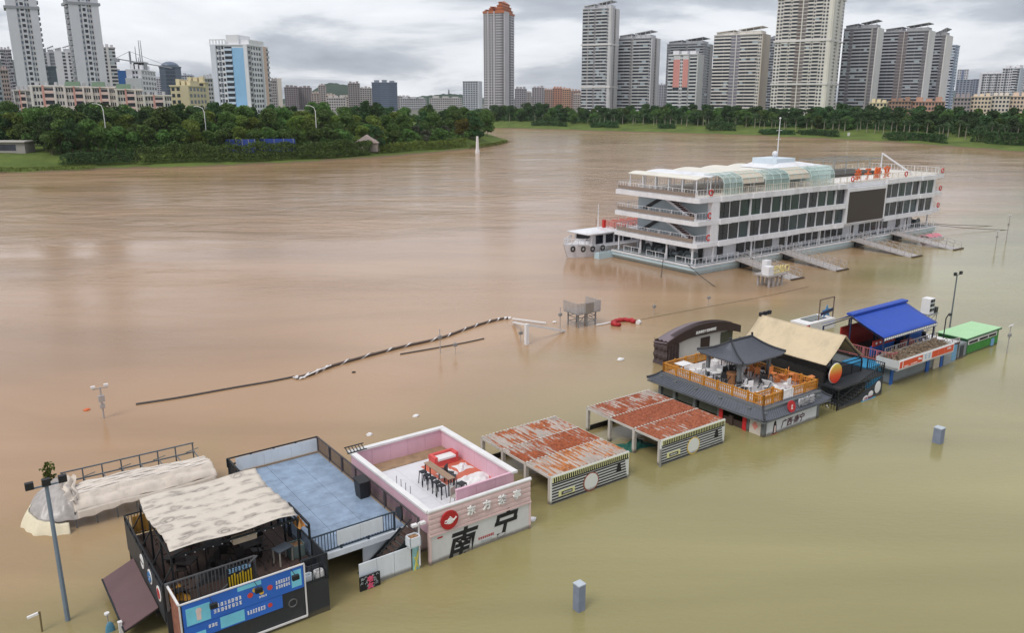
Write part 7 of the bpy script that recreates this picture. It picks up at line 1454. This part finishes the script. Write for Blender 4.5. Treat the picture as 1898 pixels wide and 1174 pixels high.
g = GU(1156, 601); t = thing('red_float', 'red C-shaped inflatable float drifting on the water', 'float', g.x, g.y); MB().tube([(g.x+(1.2+.12*math.sin(a*7))*math.cos(a), g.y+(.95+.1*math.sin(a*9))*math.sin(a), .16+.05*math.sin(a*11)) for a in [(-.5+i*.13) for i in range(33)]], .23, 10).build('tube', M('float_red', c(166, 34, 40), .6, var=.3, scale=4), t, True); MB().tube([(g.x+1.1, g.y-.9, .16), (g.x+1.5, g.y-.75, .16)], .24, 8).build('white_end', WPNT, t)
cc = chain([(1105, 603), (1118, 601), (1132, 598)], 8, .06); one(MB().tube(cc, .09, 6), 'white_rope', WPNT, 'short white rope floating beside the red float', 'rope', cc[0].x, cc[0].y)
for px, py, s, lb, mt in ((1150, 668, .3, 'white box floating in front of the brown arched kiosk', WPNT), (771, 772, .22, 'white scrap floating behind the pink tea house', WPNT), (685, 807, .2, 'white foam piece floating behind the blue terrace', WPNT), (161, 761, .2, 'small orange float near the lone camera mast', M('float_orange', c(206, 104, 60), .6)), (656, 691, .14, 'dark lump floating below the twisted boom', BLK), (986, 965, .22, 'white foam piece floating at the right end of the pink front', WPNT), (1028, 598, .2, 'pale scrap between the fallen post and the frame tower', WPNT)):
    g = GU(px, py); m_ = MB(); m_.ball((g.x, g.y, .04), s*1.3, s*.9, s*.55, 8, 5, .18); one(m_, 'floating_debris', mt, lb, 'debris', g.x, g.y)
# ------------------------------------------------------------------ back hut, frame sign, speaker tower behind the blue canopy
t = thing('white_hut', 'low white hut roof with a dark skylight behind the blue canopy', 'hut', 53, 14.8); MB().box(50.8, 55.4, 13.9, 15.9, -.8, 1.0).build('wall', WPNT, t); MB().box(52.0, 54.6, 14.4, 15.6, 1.0, 1.08).build('skylight', M('dark_window_pane'), t); MB().box(50.75, 51.1, 13.85, 14.0, .3, .9).build('red_panel', REDS, t)
t = thing('frame_sign', 'rusty frame holding a blue star-shaped sign above the white hut', 'sign', 54.3, 14.3); m_ = MB(); m_.bar((53.1, 14.3, .9), (53.1, 14.3, 3.1), .09); m_.bar((55.5, 14.3, .9), (55.5, 14.3, 3.1), .09); m_.bar((53.1, 14.3, 3.1), (55.5, 14.3, 3.1), .09); m_.build('frame', M('rusty_frame', c(112, 92, 82), .7), t); m_ = MB(); m_.prism([(54.3+.9*(1 if i % 2 == 0 else .45)*math.cos(1.57+i*math.pi/5), 14.28, 1.75+.7*(1 if i % 2 == 0 else .45)*math.sin(1.57+i*math.pi/5)) for i in range(10)], (0, -.05, 0)); m_.build('star', M('sign_blue', c(84, 140, 190), .5), t); MB().bar((53.3, 14.22, 1.6), (55.3, 14.22, 1.85), .1, .3).build('name_bar', M('navy_frame'), t)
t = thing('speaker_tower', 'white louvred cabinet on a scaffold stand behind the blue canopy', 'tower', 56.9, 5.6); m_ = MB()
for a in (56.2, 57.6):
    for b2 in (5.0, 6.2): m_.bar((a, b2, -.8), (a, b2, 3.0), .07)
for z in (.6, 1.5, 2.4): m_.bar((56.2, 5.0, z), (57.6, 5.0, z+.6), .05); m_.bar((56.2, 5.0, z), (57.6, 5.0, z), .05); m_.bar((56.2, 5.0, z), (56.2, 6.2, z+.5), .05)
m_.build('scaffold', M('pale_steel'), t); MB().box(56.1, 57.7, 4.9, 6.3, 2.98, 3.08).build('platform', STEEL, t); cb = MB().box(56.3, 57.2, 5.1, 5.9, 3.08, 4.5).build('cabinet', WPNT, t)
for z in (3.3, 3.75, 4.15): MB().box(56.4, 56.8, 5.07, 5.1, z, z+.28).build('louvre', INK, cb); MB().box(56.9, 57.1, 5.07, 5.1, z, z+.28).build('louvre', INK, cb)
MB().box(57.3, 57.75, 5.0, 5.4, 3.1, 3.6).build('loudspeaker', BLK, t)
t = thing('hooded_lamp', 'dark hooked lamp pole on the white roof beside the green container', 'lamp', 54.2, 2.5); MB().tube([(54.2, 2.5, 1.76), (54.2, 2.5, 3.6), (54.3, 2.4, 3.9)], .05, 7).build('pole', IRON, t); MB().ball((54.42, 2.3, 3.95), .2, .16, .14).build('lamp_head', BLK, t)
# ------------------------------------------------------------------ bank furniture
g = G(885, 284); t = wthing('navigation_marker', 'white tapering river marker standing at the point of the left bank', 'marker', (g.x, g.y, 0)); MB().tube([(0, 0, -1), (0, 0, 1.2)], 1.0, 8).build('base', WPNT, t); MB().tube([(0, 0, 1.2), (0, 0, 7.2)], .75, 4, .45).build('shaft', WPNT, t)
for px, d, h, lb in ((205, 24, 15.5, 'curved street lamp over the left wood nearest the white flats'), (388, 24, 14.5, 'curved street lamp over the left wood below the hotel'), (590, 20, 15.5, 'slender white mast rising from the left wood')):
    q = bankpt(px, d); t = wthing('street_lamp', lb, 'lamp', (q.x, q.y, q.z)); m_ = MB(); m_.tube([(0, 0, 0), (0, 0, h*.86), (-.5, 0, h*.96), (-1.8, 0, h), (-3.0, 0, h+.1)], .16, 6, .1); m_.build('pole', WPNT, t); MB().box(-3.6, -2.8, -.2, .2, h, h+.2).build('lamp_head', WPNT, t)
for px, ln in ((442, 14), (495, 22)):
    q = bankpt(px, 13.5); t = wthing('blue_hoarding', 'short blue hoarding behind the bamboo hedge' if ln < 20 else 'long blue hoarding behind the bamboo hedge', 'hoarding', (q.x, q.y, q.z)); m_ = MB()
    m_.box(-ln/2, ln/2, -.1, .1, 0, 4.7); m_.build('sheet', M('hoarding_blue', c(40, 66, 140), .6, var=.15, scale=.5), t); m_ = MB(); 
    for i in range(7): m_.box(-ln/2+i*ln/6.2, -ln/2+i*ln/6.2+.2, -.2, -.1, 0, 4.8)
    m_.build('post', STEEL, t, kind='stuff')
for px, py, lb in ((1000, 236, 'small white marker on the far grass bank, far end'), (1572, 258, 'small white marker on the far grass bank, below the dark towers')):
    g = G(px, py); t = wthing('bank_marker', lb, 'marker', (g.x, g.y, 0)); MB().box(-.5, .5, -.5, .5, -1, 3.4).build('board', WPNT, t); MB().box(-.7, .7, -.7, .7, 3.4, 3.7).build('cap', WPNT, t)
q = bankpt(682, 12); t = wthing('shelter', 'small pale-roofed shelter among the trees near the point', 'shelter', (q.x, q.y, q.z)); m_ = MB(); m_.prism([(-5, -3, 3), (5, -3, 3), (0, -3, 6.2)], (0, 8, 0)); m_.build('roof', M('pinkish_roof', c(176, 160, 156), .7), t); MB().box(-4.4, 4.4, -2.4, 4.4, -.5, 3).build('wall', wallm((150, 140, 134)), t)
q = bankpt(30, 22); t = wthing('park_kiosk', 'low grey kiosk behind the lawn on the left bank', 'kiosk', (q.x, q.y, q.z)); MB().box(-9, 6, -3, 3, -.5, 3.2).build('wall', wallm((150, 146, 140)), t); MB().box(-9.6, 6.6, -3.8, 3.6, 3.2, 3.6).build('roof', wallm((176, 172, 166)), t); MB().box(-6, 3, -3.06, -3, .5, 2.5).build('window', GLASS_D, t)
# ------------------------------------------------------------------ the damp air over the river
hm = bpy.data.materials.new('haze_air'); hm.use_nodes = True
for n in list(hm.node_tree.nodes):
    if n.type == 'BSDF_PRINCIPLED': hm.node_tree.nodes.remove(n)
pv = hm.node_tree.nodes.new('ShaderNodeVolumePrincipled'); pv.inputs['Density'].default_value = 0.00005; pv.inputs['Color'].default_value = (0.86, 0.9, 0.95, 1); pv.inputs['Anisotropy'].default_value = 0.2
hm.node_tree.links.new(pv.outputs[0], hm.node_tree.nodes['Material Output'].inputs['Volume'])
hz = MB().box(-6600, 6600, -500, 6600, -4, 420).build('haze', hm); hz['kind'] = 'stuff'
